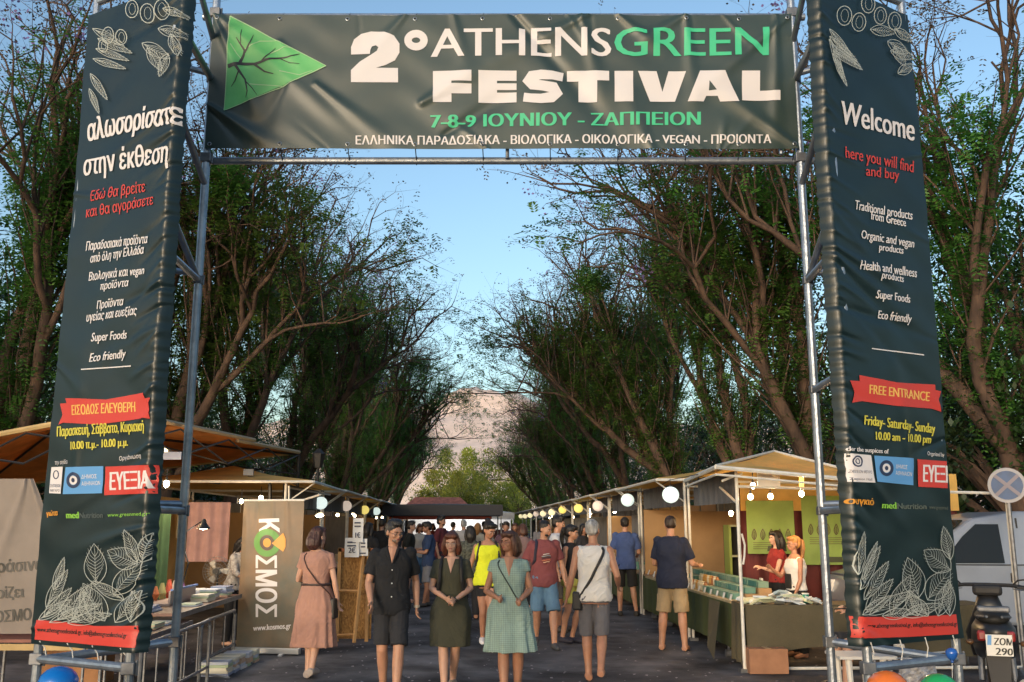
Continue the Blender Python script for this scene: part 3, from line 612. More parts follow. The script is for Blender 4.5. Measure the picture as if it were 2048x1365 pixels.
for x, y, r in ((222, 74, 13), (248, 78, 12), (300, 30, 15), (328, 22, 16), (270, 22, 14), (212, 95, 10)): a.ring(x, y, r * .9, r * 1.25, 1.6); a.ring(x + 1, y, r * .45, r * .8, .8)
a.put(lban, 'leaf_pattern_print', P_LINE, bL, .0011, step=14)
# --- right artwork
a = Art(); a.text('Welcome', 1682, 247, 1826, 283, 44, (-1, 0, 1))
for tx, x0, y0, x1, y1, h in (('Traditional products', 1710, 419, 1822, 441, 18), ('from Greece', 1742, 439, 1808, 455, 17), ('Organic and vegan', 1723, 477, 1825, 497, 17), ('products', 1757, 501, 1804, 509, 14), ('Health and wellness', 1720, 539, 1831, 556, 18), ('products', 1759, 558, 1804, 566, 14), ('Super Foods', 1751, 597, 1817, 607, 16), ('Eco friendly', 1756, 637, 1819, 647, 16)): a.text(tx, x0, y0, x1, y1, h, SM, .12)
a.strip([(1741, 698), (1845, 711)], 2.2); a.text('der the auspices of', 1695, 902, 1774, 908, 9, (-.3, .3)); a.text('Organized by', 1855, 911, 1888, 914, 8); a.put(rban, 'lettering', P_WHITE, bR, .0012)
a = Art(); a.text('here you will find', 1691, 316, 1825, 346, 23, SM); a.text('and buy', 1731, 352, 1796, 361, 20, SM); a.put(rban, 'lettering', P_RED, bR, .0012)
a = Art(); a.poly([(1698, 762), (1717, 763), (1716, 751), (1790, 766), (1868, 770), (1869, 781), (1880, 783), (1876, 800), (1882, 824), (1864, 818), (1790, 813), (1722, 803), (1703, 806), (1708, 785)]); a.put(rban, 'ribbon_print', P_RED, bR, .001)
a = Art(); a.text('FREE ENTRANCE', 1736, 788, 1857, 803, 18, (-.6, .6)); a.put(rban, 'lettering', P_GOLD, bR, .0022)
a = Art(); a.text('Friday- Saturday- Sunday', 1728, 850, 1869, 867, 19, (-.6, .6)); a.text('10.00 am - 10.00 pm', 1749, 880, 1862, 887, 16, (-.6, .6)); a.put(rban, 'lettering', P_YEL, bR, .0012)
a = Art(); a.poly([(1695, 907), (1740, 911), (1745, 966), (1699, 964)]); a.put(rban, 'logo_panel', P_WHITE, bR, .001, label='white logo panel')
a = Art(); a.ring(1713, 923, 9, 10, 3); a.ring(1713, 923, 4, 5, 2); a.text('ΖΑΠΠΕΙΟΝ ΜΕΓΑΡΟ', 1699, 946, 1740, 948, 6); a.text('Zappeion Hall', 1700, 960, 1738, 962, 5); a.put(rban, 'lettering', P_NAVY, bR, .002)
a = Art(); a.poly([(1746, 912), (1826, 917), (1826, 971), (1750, 964)]); a.put(rban, 'logo_panel', P_BLUE, bR, .001, label='light blue logo panel')
a = Art(); a.text('ΔΗΜΟΣ', 1788, 937, 1812, 939, 8); a.text('ΑΘΗΝΑΙΩΝ', 1788, 950, 1822, 953, 8); a.disc(1769, 937, 8, 9); a.put(rban, 'lettering', P_WHITE, bR, .002)
a = Art(); a.ring(1769, 937, 11, 13, 6); a.disc(1769, 937, 3.5, 4.5); a.put(rban, 'city_seal', P_NAVY, bR, .003)
a = Art(); a.poly([(1834, 919), (1893, 923), (1894, 977), (1836, 974)]); a.put(rban, 'logo_panel', P_RED, bR, .001, label='red logo panel')
a = Art(); a.text('ΕΥΕΞΙ', 1846, 964, 1893, 966, 34, (-1, 0, 1)); a.put(rban, 'lettering', P_WHITE, bR, .002)
a = Art(); a.text('ουγκιό', 1700, 1008, 1744, 1011, 14, (-.6, .6)); a.put(rban, 'lettering', P_ORA, bR, .0012)
a = Art(); a.text('med', 1762, 1017, 1790, 1018, 13, (-.7, .7)); a.put(rban, 'lettering', P_LIME, bR, .0012)
a = Art(); a.text('Nutrition', 1793, 1018, 1850, 1019, 11, (-.4, .4)); a.text('www.greenmed', 1856, 1018, 1896, 1020, 7); a.put(rban, 'lettering', flat((.10, .12, .10), .5), bR, .0012)
a = Art(); a.poly([(1714, 1234), (1815, 1234), (1911, 1229), (1913, 1268), (1815, 1274), (1717, 1277)]); a.put(rban, 'web_address_strip', P_RED, bR, .001, label='red strip along the bottom of the banner')
a = Art(); a.text('www.athensgreenfestival.gr, info@athensgreenfestival.gr', 1731, 1256, 1911, 1252, 9, (-.3, .3)); a.put(rban, 'lettering', P_BLK, bR, .002)
a = Art()
for x, y, L, wd_, g in ((1715, 1150, 95, 16, -1.45), (1722, 1160, 90, 14, -1.2), (1718, 1180, 105, 20, -1.15), (1725, 1200, 100, 24, -1.0), (1728, 1220, 90, 26, -.85), (1722, 1230, 75, 20, -.6), (1735, 1230, 110, 26, -.5), (1780, 1230, 95, 34, -1.15), (1833, 1195, 90, 46, -1.85), (1850, 1200, 85, 48, -.9), (1900, 1140, 75, 46, 3.75), (1900, 1120, 75, 24, -1.8), (1830, 1232, 60, 30, -1.9), (1870, 1232, 80, 32, -1.2), (1895, 1232, 80, 28, -1.6), (1800, 1232, 90, 24, -.3), (1760, 1232, 70, 22, -.15), (1850, 1232, 60, 26, -2.3)): a.leaf(x, y, L * .92, wd_, g, 5, 1.5)
for x, y, L, wd_, g in ((1655, 60, 80, 12, .9), (1655, 75, 85, 12, .75), (1657, 90, 85, 12, .65), (1660, 105, 80, 12, .55), (1655, 80, 95, 12, 1.25), (1660, 110, 80, 10, 1.15), (1735, 62, 60, 22, .1), (1770, 85, 55, 24, .5), (1785, 95, 50, 22, 1.1), (1790, 150, 45, 20, -.5), (1785, 60, 50, 18, .6), (1775, 105, 60, 22, .25)): a.leaf(x, y, L * .9, wd_, g, 4, 1.4)
for x, y, r in ((1683, 35, 16), (1712, 48, 15), (1755, 35, 14), (1785, 45, 15), (1730, 12, 15)): a.ring(x, y, r * .9, r * 1.2, 1.6); a.ring(x + 1, y, r * .45, r * .8, .8)
a.put(rban, 'leaf_pattern_print', P_LINE, bR, .0011, step=14)
for c, p, par in ((lban, 1, bL), (rban, 0, bR)):        # white lashings under the banners
    for s_ in (.08, .3, .5, .72):
        q = c.pos(s_, .02, .003); e = c.o + c.S * (s_ + .03) + np.array([0, .035, .96]); MB().tube([q, (q + e) / 2 + np.array([.012, 0, 0]), e], .003, 5).build('tie', M_WHITE, par)
print('banners', time.time() - T0)

# ------------------------------------------------------------------ balloons
def balloon(px, py, r, Y, col, label):
    c = P(px, py, Y); t = thing('balloon', label, 'balloon', c, 'balloons tied at the foot of the gate')
    m = mat('latex', col, .22, coat=.6, trans=.15); mb = MB(); n = 16
    mb.tube([c + np.array([0, 0, z]) * r for z in (-1.25, -1.1, -.85, -.5, -.1, .3, .6, .82, .95, 1.0)], np.array([.03, .28, .55, .82, .97, 1.0, .86, .62, .34, .02]) * r, 20)
    mb.build('skin', m, t, smooth=True); MB().ell(c - np.array([0, 0, 1.28 * r]), (.05 * r + .006,) * 3, 8, 5).build('knot', m, t)
    MB().tube([c - np.array([0, 0, 1.3 * r]), c - np.array([.02, -.02, 1.3 * r + .4]), np.array([c[0], c[1] + .05, .02])], .0015, 4).build('string', M_WHITE, t)
balloon(116, 1372, .088, 4.6, (.0, .17, .62), 'glossy blue balloon under the left tower banner')
balloon(1776, 1385, .098, 4.7, (.85, .20, .03), 'orange balloon at the foot of the right tower')
balloon(1880, 1387, .092, 4.8, (.02, .42, .13), 'green balloon at the foot of the right tower')
balloon(1903, 1308, .03, 5.1, (.02, .12, .5), 'tiny blue clamp, built as a balloon, against the outer post of the right tower')  # stands in for a blue clamp, using the balloon shape

# ------------------------------------------------------------------ people
def remesh(mb, vox, m, name, org, smooth=3, wr=0., wsc=9., parent=None, fine=0., xf=None, stretch=(1, 1, 1), label=None):
    me = bpy.data.meshes.new('tmp'); me.from_pydata(np.concatenate(mb.v).tolist(), [], mb.f); o = bpy.data.objects.new('tmp', me); COL.objects.link(o)
    r = o.modifiers.new('r', 'REMESH'); r.mode = 'VOXEL'; r.voxel_size = vox
    if smooth: s_ = o.modifiers.new('s', 'SMOOTH'); s_.factor = .5; s_.iterations = smooth
    dg = bpy.context.evaluated_depsgraph_get(); out = bpy.data.meshes.new_from_object(o.evaluated_get(dg)); bpy.data.objects.remove(o); bpy.data.meshes.remove(me)
    n = len(out.vertices); co = np.empty(n * 3, np.float32); out.vertices.foreach_get('co', co); co = co.reshape(-1, 3).astype(float)
    if wr:
        nr = np.empty(n * 3, np.float32); out.vertices.foreach_get('normal', nr); nr = nr.reshape(-1, 3)
        q = co * np.array(stretch); k = wob(q, wsc, 1.) + .5 * wob(q + wob(q, wsc * .5)[:, None] * .3, wsc * 2.2, 3.); co = co + nr * (wr * k)[:, None]
    if xf is not None: co = xf(co)
    out.vertices.foreach_set('co', co.astype(np.float32).ravel()); out.update(); out.name = name; out.shade_smooth(); out.materials.clear(); out.materials.append(m)
    ob = bpy.data.objects.new(name, out); COL.objects.link(ob); ob.parent = parent
    if label: ob['label'] = label
    return ob
SKIN = mat('skin', (.47, .25, .165), .5, 0, var=.10, vscale=9, sss=.12); SKIN2 = mat('tanned_skin', (.36, .18, .115), .5, 0, var=.1, vscale=9, sss=.1); SKIN3 = mat('fair_skin', (.56, .33, .24), .5, 0, var=.08, vscale=9, sss=.12)
def hairm(c): return mat('hair', c, .45, 0, var=.45, vscale=30, bump=.7, bscale=70, stretch=(1, 1, .15))
H_BLACK = hairm((.015, .012, .011)); H_BROWN = hairm((.075, .032, .02)); H_RED = hairm((.10, .032, .018)); H_GREY = hairm((.34, .34, .34)); H_BLOND = hairm((.34, .16, .05)); H_SALT = hairm((.018, .018, .020))
def cloth(c, v=.12, **k): return mat('fabric', c, .85, 0, var=v, vscale=5, bump=.35, bscale=260, **k)
M_LIP = flat((.34, .09, .08), .5); M_EYE = flat((.03, .02, .018), .25); M_EYEW = flat((.6, .58, .55), .3); M_SOLE = flat((.5, .5, .5), .7)
def person(label, px, Y, fx, face=0., H=1.7, w=1., skin=SKIN, pose=None, head=(0, 0), hair=('short', H_BLACK), top=None, bottom=None, dress=None, shoes=None, glasses=None, q=0, cat='person', group=None, beard=False, extra=None, seat=False, z0=0., fem=False, frown=False):
    s = H / 1.75; vox = (.0075, .011, .016)[q]; loc = (XA(px, Y, .8), Y, z0); t = thing('person', label, cat, loc, group); t.rotation_euler = (0, 0, R(face)); t['_w'] = (0., 0., 0.)
    J = dict(hipL=(.085, 0, .92), hipR=(-.085, 0, .92), kneeL=(.115, -.02, .50), kneeR=(-.115, -.02, .50), ankL=(.12, .02, .085), ankR=(-.12, .02, .085),
             shL=(.175, .01, 1.415), shR=(-.175, .01, 1.415), elL=(.235, .03, 1.13), elR=(-.235, .03, 1.13), wrL=(.25, -.05, .89), wrR=(-.25, -.05, .89), lean=(0, 0))
    if fem: J.update(shL=(.155, .01, 1.40), shR=(-.155, .01, 1.40), elL=(.205, .03, 1.13), elR=(-.205, .03, 1.13), wrL=(.225, -.05, .89), wrR=(-.225, -.05, .89))
    if pose: J.update(pose)
    J = {k: np.array(v, float) for k, v in J.items()}
    sw = (.93 if fem else 1.) * w; hb = 1.06 * w if fem else w
    lx, ly = J['lean']; ln = lambda v: np.array(v, float) + np.array([lx, ly, 0]) * max(0, (v[2] - .95) / .5)
    for k in ('shL', 'shR'): J[k] = ln(J[k])
    def torso(mb, inf=0., zlo=.84, zhi=1.49):
        prof = [(.80, .150 * hb, .105 * hb), (.90, .168 * hb, .118 * hb), (.98, .158 * hb, .115 * w), (1.08, (.128 if fem else .142) * w, .10 * w), (1.20, .146 * sw, .112 * w), (1.30, .165 * sw, (.125 if fem else .118) * w), (1.38, .172 * sw, .105 * w), (1.425, .155 * sw, .088), (1.455, .118 * sw, .074), (1.485, .070, .062), (1.51, .056, .055)]
        rings = []
        for z in np.append(np.arange(zlo, zhi - .015, .03), zhi):
            hw = np.interp(z, [p[0] for p in prof], [p[1] for p in prof]); hd = np.interp(z, [p[0] for p in prof], [p[2] for p in prof]); c = ln((0, .012, z)); rings.append((c[0], c[1], z, hw + inf, hd + inf))
        mb.loft(rings, 24)
    hM = (Matrix.Rotation(R(head[0]), 3, 'Z') @ Matrix.Rotation(R(head[1]), 3, 'X')); hM = np.array(hM); pv = ln((0, .0, 1.53))
    hk = lambda p: pv + hM @ (np.array(p, float) - np.array([0, 0, 1.53]))
    # body: one continuous surface
    b = MB(); torso(b)
    for S in 'LR':
        h_, k_, a_ = J['hip' + S], J['knee' + S], J['ank' + S]; lw = w if not fem else .97 * w
        calf = k_ + (a_ - k_) * .32 + np.array([0, .018, 0])
        b.tube([h_ + (0, 0, .03), h_ + (k_ - h_) * .45, k_ + (h_ - k_) * .12, k_, calf, k_ + (a_ - k_) * .68, a_, a_ + (0, 0, -.03)], np.array([.088, .078, .058, .054, .056, .042, .036, .036]) * lw, 12)
        ft = J.get('toe' + S); fd = np.array([.1 * (1 if S == 'L' else -1), -1, -.0]) if ft is None else ft - a_; fd = fd / np.linalg.norm(fd)
        b.tube([a_ - fd * .045 + (0, 0, -.045), a_ + fd * .03 + (0, 0, -.028), a_ + fd * .11 + (0, 0, -.05), a_ + fd * .175 + (0, 0, -.062)], [.036, .040, .033, .020], 10, sx=1.15)
        sh, el, wr_ = J['sh' + S], J['el' + S], J['wr' + S]
        b.tube([sh + (0, 0, .012), sh + (el - sh) * .3, el + (sh - el) * .1, el, el + (wr_ - el) * .28, wr_], np.array([.052, .047, .038, .036, .039, .025]) * (1 if not fem else .88) * (w * .5 + .5), 10)
        b.ell(sh, (.055 * (1 if not fem else .88),) * 3, 10, 7)
        # hand: palm, four fingers of different lengths, thumb
        d = wr_ - el; d /= np.linalg.norm(d); side = J.get('palm' + S); 
        x_ = side if side is not None else np.array([0, -1., 0]); x_ = x_ - d * np.dot(x_, d); x_ /= np.linalg.norm(x_) + 1e-6   # towards the thumb
        nn = np.cross(x_, d); inw = nn * (1 if S == 'L' else -1); cu = J.get('curl' + S); cu = .45 if cu is None else float(cu)
        pc = wr_ + d * .045; hs_ = .92 if fem else 1.
        b.tube([wr_ - d * .01, wr_ + d * .02, wr_ + d * .055, wr_ + d * .085], np.array([.024, .031, .036, .033]) * hs_, 10, sx=.45, up=x_)
        for i, fl_ in enumerate((.062, .072, .068, .052)):
            o_ = wr_ + d * .08 + x_ * (.027 - .018 * i) * hs_; c1 = d * math.cos(cu) + inw * math.sin(cu); c2 = d * math.cos(cu * 2.2) + inw * math.sin(cu * 2.2); p1 = o_ + c1 * fl_ * .5
            b.tube([o_ - d * .02, o_, p1, p1 + c2 * fl_ * .5], [.0088, .0088, .0082, .0068], 6)
        tb = wr_ + d * .025 + x_ * .025; b.tube([tb, tb + (x_ * .7 + d * .75 + inw * .2) * .035, tb + (x_ * .45 + d * .9 + inw * .5) * .062], [.012, .0105, .008], 6)
    b.tube([ln((0, .015, 1.42)), ln((0, .01, 1.49)), hk((0, .005, 1.56)), hk((0, .0, 1.60))], np.array([.062, .052, .050, .050]) * (1 if not fem else .86), 12)
    def he(mb, c, r): mb.ell(hk(c), r, 16, 11, hM)
    he(b, (0, .012, 1.668), (.074, .092, .084)); he(b, (0, -.018, 1.625), (.064, .072, .082)); he(b, (0, -.045, 1.578), (.042, .040, .036)); he(b, (0, -.072, 1.566), (.020, .016, .016))
    he(b, (0, -.088, 1.632), (.0095, .012, .024)); he(b, (0, -.098, 1.615), (.015, .014, .011)); he(b, (0, -.076, 1.668), (.052, .014, .012)); he(b, (0, -.08, 1.588), (.024, .012, .012))
    for g in (-1, 1): he(b, (g * .038, -.062, 1.618), (.022, .022, .022)); he(b, (g * .076, .012, 1.632), (.010, .020, .030))
    if extra and 'body' in extra: extra['body'](b, J)
    XF = (lambda c: c * s)
    remesh(b, vox, skin, 'body', loc, 2, parent=t, xf=XF)
    if q < 2:
        e = MB(); ew = MB(); br_ = MB()
        for g in (-1, 1):
            ew.ell(hk((g * .031, -.0835, 1.640)) * s, np.array((.0125, .006, .0062)) * s, 10, 6, hM); e.ell(hk((g * .031, -.0885, 1.640)) * s, np.array((.0062, .004, .0062)) * s, 8, 5, hM)
            br_.tube([hk((g * .014, -.094, 1.658 - (.004 if frown else 0))) * s, hk((g * .032, -.095, 1.664)) * s, hk((g * .05, -.080, 1.659)) * s], [.004 * s, .0048 * s, .003 * s], 5)
        ew.build('eye_white', M_EYEW, t, smooth=True); e.build('pupil', M_EYE, t, smooth=True); br_.build('eyebrow', hair[1], t, smooth=True)
        MB().tube([hk((-.022, -.087, 1.586)) * s, hk((-.008, -.0945, 1.5885)) * s, hk((.008, -.0945, 1.5885)) * s, hk((.022, -.087, 1.586)) * s], np.array([.003, .0058, .0058, .003]) * s, 6).build('lips', M_LIP, t, smooth=True)
    # hair
    h = MB(); st = hair[0]
    if st in ('short', 'bob', 'long', 'pony', 'bun'):
        he(h, (0, .024, 1.685), (.083, .098, .088)); he(h, (0, .045, 1.640), (.079, .070, .075))
        if st == 'short': he(h, (0, -.045, 1.735), (.058, .040, .030)); he(h, (0, -.02, 1.752), (.06, .06, .028))
        else: he(h, (-.02, -.04, 1.722), (.062, .050, .036)); he(h, (.03, -.04, 1.722), (.05, .048, .034))
        if st in ('bob', 'long'):
            zb = 1.50 if st == 'bob' else 1.40
            for g in (-1, 1): h.tube([hk((g * .066, -.010, 1.70)), hk((g * .082, -.018, 1.62)), hk((g * .086, .0, 1.56)), hk((g * .078, .015, zb))], [.030, .034, .036, .018], 10)
            h.tube([hk((0, .06, 1.68)), hk((0, .085, 1.60)), hk((0, .09, 1.54)), hk((0, .08, zb - .01))], [.06, .07, .068, .035], 14, sx=1.3)
        if st == 'pony': h.tube([hk((0, .10, 1.71)), hk((0, .145, 1.68)), hk((0, .155, 1.58)), hk((.01, .13, 1.45)), hk((.01, .12, 1.38))], [.022, .034, .036, .028, .01], 10)
        if st == 'bun': he(h, (0, .085, 1.755), (.045, .045, .04))
    elif st == 'crop': he(h, (0, .022, 1.684), (.080, .094, .082)); he(h, (0, .040, 1.640), (.077, .066, .06))
    if h.n: remesh(h, max(.008, vox), hair[1], 'hair', loc, 2, wr=.004, wsc=38., parent=t, xf=XF, stretch=(1, 1, .3))
    if beard:
        g_ = MB(); he(g_, (0, -.044, 1.574), (.047, .044, .030)); he(g_, (0, -.081, 1.598), (.026, .011, .005)); remesh(g_, max(.007, vox), hair[1] if beard is True else beard, 'beard', loc, 1, parent=t, xf=XF)
    if glasses:
        g_ = MB()
        for g in (-1, 1):
            g_.tube([hk((g * .031 + .021 * math.cos(a), -.100, 1.638 + .015 * math.sin(a))) * s for a in np.linspace(0, 6.283, 13)], .0016 * s, 5, cap=False); g_.tube([hk((g * .052, -.098, 1.642)) * s, hk((g * .076, -.03, 1.642)) * s, hk((g * .079, .01, 1.640)) * s], .002 * s, 4)
        g_.tube([hk((-.010, -.101, 1.643)) * s, hk((.010, -.101, 1.643)) * s], .002 * s, 4); g_.build('eyeglasses', glasses, t)
    # garments
    def sleeve(mb, S, frac, inf=.018):
        sh, el, wr_ = J['sh' + S], J['el' + S], J['wr' + S]; sc2 = .88 if fem else 1
        pts = [sh + np.array([-.045 if S == 'L' else .045, 0, .02]), sh + (0, 0, .012)]; rr = [.046 * sc2 + .006, .056 * sc2 + inf * .75]
        for f_ in (.3, .6, .9, 1.3, 1.7):
            if f_ > frac: break
            p = sh + (el - sh) * f_ if f_ <= 1 else el + (wr_ - el) * (f_ - 1); pts.append(p); rr.append(.047 * sc2 + inf * (1.1 if f_ < 1 else .6))
        p = sh + (el - sh) * frac if frac <= 1 else el + (wr_ - el) * (frac - 1); pts.append(p); rr.append(.045 * sc2 + inf * (1.5 if frac < 1 else .5)); mb.tube(pts, rr, 12)
    if top:
        c = MB(); torso(c, .021 if top.get('loose', 1) == 1 else .026 * top['loose'], top.get('hem', .86) - .03, top.get('neck', 1.487))
        if top.get('sl', .6): [(sleeve(c, S, top.get('sl', .6)), c.ell(J['sh' + S] + np.array([0, 0, .003]), (.073 * (1 if not fem else .9),) * 3, 12, 8)) for S in 'LR']
        else: [c.ell(J['sh' + S] + np.array([-.028 if S == 'L' else .028, 0, .012]), (.045, .052, .05), 10, 7) for S in 'LR']
        remesh(c, max(.008, vox), top['m'], top.get('name', 'shirt'), loc, 3, wr=.0105, wsc=11., parent=t, xf=XF, stretch=(1, 1, .8))
    if bottom:
        c = MB(); inf = bottom.get('inf', .02); torso(c, .011, .85, 1.035); hem = bottom.get('hem', .52); hmax = 0
        for S in 'LR':
            h_, k_, a_ = J['hip' + S], J['knee' + S], J['ank' + S]
            f_ = (h_[2] - hem) / (h_[2] - k_[2]) if not seat else 1.0
            if f_ <= 1.15: e_ = h_ + (k_ - h_) * min(f_, 1.1); pts = [h_ + (0, 0, .04), h_ + (e_ - h_) * .5, e_]; rr = [.090, .076 + inf * .5, .066 + inf * .95]
            else: e_ = a_ + (0, 0, -.01); pts = [h_ + (0, 0, .04), h_ + (k_ - h_) * .5, k_, k_ + (a_ - k_) * .5, e_]; rr = [.092 + inf * .3, .082 + inf * .8, .066 + inf * .8, .060 + inf * .7, .050 + inf]
            c.tube(pts, np.array(rr) * (w if not fem else .97 * w), 14)
        remesh(c, max(.008, vox), bottom['m'], bottom.get('name', 'shorts'), loc, 3, wr=.0045, wsc=12., parent=t, xf=XF)
    if dress:
        c = MB(); torso(c, .016, .95, 1.468); hem = dress.get('hem', .5); fl_ = dress.get('flare', 1.2); nf = dress.get('nf', 9)
        mx = (J['kneeL'] + J['kneeR']) / 2; rings = []
        for z in np.linspace(hem, 1.08, 12):
            k = (1.08 - z) / (1.08 - hem); cx = mx[0] * k * .6; cy = .012 + (mx[1]) * k * .7; hw = np.interp(k, [0, .3, .55, 1], [.150 * w, .200 * hb, .205 * hb, .190 * hb * fl_]) ; hd = np.interp(k, [0, .15, .3, 1], [.122, .150, .162, .155 * fl_]); rings.append((cx, cy, z, hw, hd))
        ph = px * .1; c.loft(rings, 64, lambda f, a: 1 + (1 - f) * dress.get('fold', .05) * np.sin(a * nf + ph + 1.2 * np.sin(a * 2)) )
        if dress.get('sl', .5): [sleeve(c, S, dress.get('sl', .5)) for S in 'LR']
        else: [c.ell(J['sh' + S] + np.array([-.028 if S == 'L' else .028, 0, .012]), (.045, .052, .05), 10, 7) for S in 'LR']
        remesh(c, max(.008, vox), dress['m'], 'dress', loc, 4, wr=.0075, wsc=10., parent=t, xf=XF, stretch=(1.3, 1.3, .6))
        if dress.get('belt'):
            c = MB(); c.loft([(0, .012, z, .146 * w + .022, .102 * w + .022) for z in (1.065, 1.095)], 24); remesh(c, .009, dress['belt'], 'belt', loc, 1, parent=t, xf=XF)
    if shoes:
        for S in 'LR':
            a_ = J['ank' + S]; ft = J.get('toe' + S); fd = np.array([.1 * (1 if S == 'L' else -1), -1, 0.]) if ft is None else ft - a_; fd /= np.linalg.norm(fd); c = MB()
            c.tube([a_ - fd * .055 + (0, 0, -.042), a_ + fd * .02 + (0, 0, -.034), a_ + fd * .11 + (0, 0, -.048), a_ + fd * .19 + (0, 0, -.060)], [.043, .047, .043, .026], 12, sx=1.1); c.ell(a_ - (0, 0, .012), (.042, .046, .035), 10, 7)
            so_ = remesh(c, max(.008, vox), shoes, 'shoe', loc, 1, parent=t, xf=XF)
            if q < 2: MB().tube([(a_ - fd * .075 + (0, 0, -.078)) * s, (a_ + fd * .2 + (0, 0, -.078)) * s], .042 * s, 10, sx=1., up=(0, 0, 1)).v  # sole kept inside the shoe
    # strap across torso and bag: points at (angle, z) round the torso
    def band(pts, name, m, r=.010, off=.026, flatf=2.2, n=22):
        P_ = []
        for i in range(len(pts) - 1):
            for k in range(n // (len(pts) - 1)):
                f_ = k / (n // (len(pts) - 1)); a_ = pts[i][0] + (pts[i + 1][0] - pts[i][0]) * f_; z = pts[i][1] + (pts[i + 1][1] - pts[i][1]) * f_
                hw = np.interp(z, [.85, .9, 1.08, 1.3, 1.38, 1.43, 1.47], np.array([.165 * hb, .168 * hb, .14 * w, .165 * sw, .172 * sw, .15 * sw, .085])) + off; hd = np.interp(z, [.85, 1.08, 1.3, 1.38, 1.43, 1.47], [.118 * hb, .105 * w, .12 * w, .105 * w, .085, .065]) + off
                c = ln((0, .012, z)); P_.append((c[0] + hw * math.cos(a_), c[1] + hd * math.sin(a_), z))
        P_ = np.array(P_) * s; u_ = np.zeros_like(P_); MB().tube(P_, r * s, 6).build(name, m, t, smooth=True)
    t['_w'] = (0., 0., 0.)
    if extra and 'post' in extra: extra['post'](t, s, J, band, ln)
    return t
D90 = math.pi / 2
def handbag(t, s, c, d, m, name='handbag'):
    MB().box(np.array(c) * s, np.array(d) * s).build(name, m, t, bev=.02 * s)
M_DENIM = cloth((.10, .20, .32)); M_NAVY = cloth((.012, .018, .045)); M_BLACKC = cloth((.010, .011, .014)); M_CHAR = cloth((.022, .023, .028))
STRAPM = flat((.012, .012, .014), .6)
# ---- the three walking towards the gate and the woman in pink
def post_man(t, s, J, band, ln):
    for k in range(3): MB().ell(np.array([.004, -.145 - .004 * (k == 0), 1.27 - .13 * k]) * s, (.007, .004, .007), 8, 5).build('button', M_WHITE, t)
    v = MB(); v.add(np.array([(-.045, -.078, 1.490), (.0, -.152, 1.335), (.045, -.078, 1.490), (0, -.096, 1.482)]) * s + np.array([0, -.004, 0]), [(0, 1, 3), (1, 2, 3)]); v.build('open_neck', SKIN, t)
    for g in (-1, 1): MB().tube(np.array([(g * .055, -.03, 1.495), (g * .058, -.085, 1.468), (g * .035, -.135, 1.40), (g * .006, -.155, 1.335)]) * s, np.array([.012, .014, .012, .004]) * s, 6).build('collar', M_BLACKC, t)
    w_ = J['wrL']; MB().tube([(w_ + (0, 0, .012)) * s, (w_ - (0, 0, .012)) * s], .031 * s, 12).build('wristwatch', flat((.4, .35, .28), .4), t)
person('man in black open-necked shirt and black shorts with glasses, walking towards the gate', 783, 9.5, 0, face=4, H=1.69, w=1.02, skin=SKIN, head=(34, 12), hair=('short', H_SALT), beard=hairm((.20, .15, .12)), glasses=M_DARK, q=0,
       pose=dict(elR=(-.235, -.04, 1.14), wrR=(-.19, -.24, .96), elL=(.235, .12, 1.15), wrL=(.25, .07, .90), kneeR=(-.085, -.02, .50), ankR=(-.075, .16, .11), kneeL=(.085, -.14, .51), ankL=(.07, -.22, .085), palmL=(-.2, -1, 0)),
       top=dict(m=M_BLACKC, sl=.72, hem=.86, neck=1.478), bottom=dict(m=M_CHAR, hem=.54, inf=.024), shoes=flat((.03, .025, .02), .6), extra=dict(post=post_man))
def post_olive(t, s, J, band, ln):
    for g in (-1, 1):
        MB().tube(np.array([(g * .10, .09, 1.44), (g * .105, .02, 1.475), (g * .108, -.06, 1.455), (g * .118, -.125, 1.36), (g * .125, -.135, 1.22), (g * .145, -.10, 1.10), (g * .155, .0, 1.05)]) * s, .021 * s, 8, up=(1, 0, 0), sx=1).build('backpack_strap', STRAPM, t)
    MB().box(np.array([0, .20, 1.24]) * s, np.array([.28, .16, .42]) * s).build('backpack', STRAPM, t, bev=.04)
    v = MB(); v.add(np.array([(-.05, -.076, 1.480), (.0, -.150, 1.31), (.05, -.076, 1.480), (0, -.096, 1.472)]) * s + np.array([0, -.006, 0]), [(0, 1, 3), (1, 2, 3)]); v.build('open_neck', SKIN3, t)
    w_ = J['wrL']; MB().tube([(w_ + (.012, 0, .012)) * s, (w_ - (.008, 0, .012)) * s], .028 * s, 12).build('wristwatch', M_DARK, t)
    MB().tube([np.array([.155 * math.cos(a), .0 - .125 * abs(math.sin(a)) , 1.07 + .01 * math.sin(a * 3)]) * s for a in np.linspace(-math.pi, 0, 12)], .005 * s, 5).build('waist_seam', cloth((.05, .055, .035)), t)
person('auburn-haired woman in olive green dress with black backpack straps, hands clasped', 902, 9.9, 0, face=0, H=1.57, skin=SKIN3, head=(-6, 6), hair=('bob', H_RED), glasses=flat((.25, .2, .18), .4), fem=True, q=0, w=1.06,
       pose=dict(elL=(.225, -.02, 1.14), wrL=(.065, -.23, 1.03), elR=(-.225, -.02, 1.14), wrR=(-.045, -.21, 1.04), palmL=(-.3, -.3, 1), palmR=(.3, -.3, 1), curlL=.7, curlR=.6, kneeR=(-.075, -.12, .50), ankR=(-.05, -.20, .085), kneeL=(.055, -.02, .50), ankL=(.02, .16, .13)),
       dress=dict(m=cloth((.055, .057, .038)), hem=.52, flare=1.04, sl=.6, fold=.045, nf=7), shoes=flat((.3, .25, .2), .6), extra=dict(post=post_olive))
M_SAGE = mat('sage_gingham', (.25, .36, .33), .85, 0, var=.1, vscale=5, bump=.4, bscale=260)
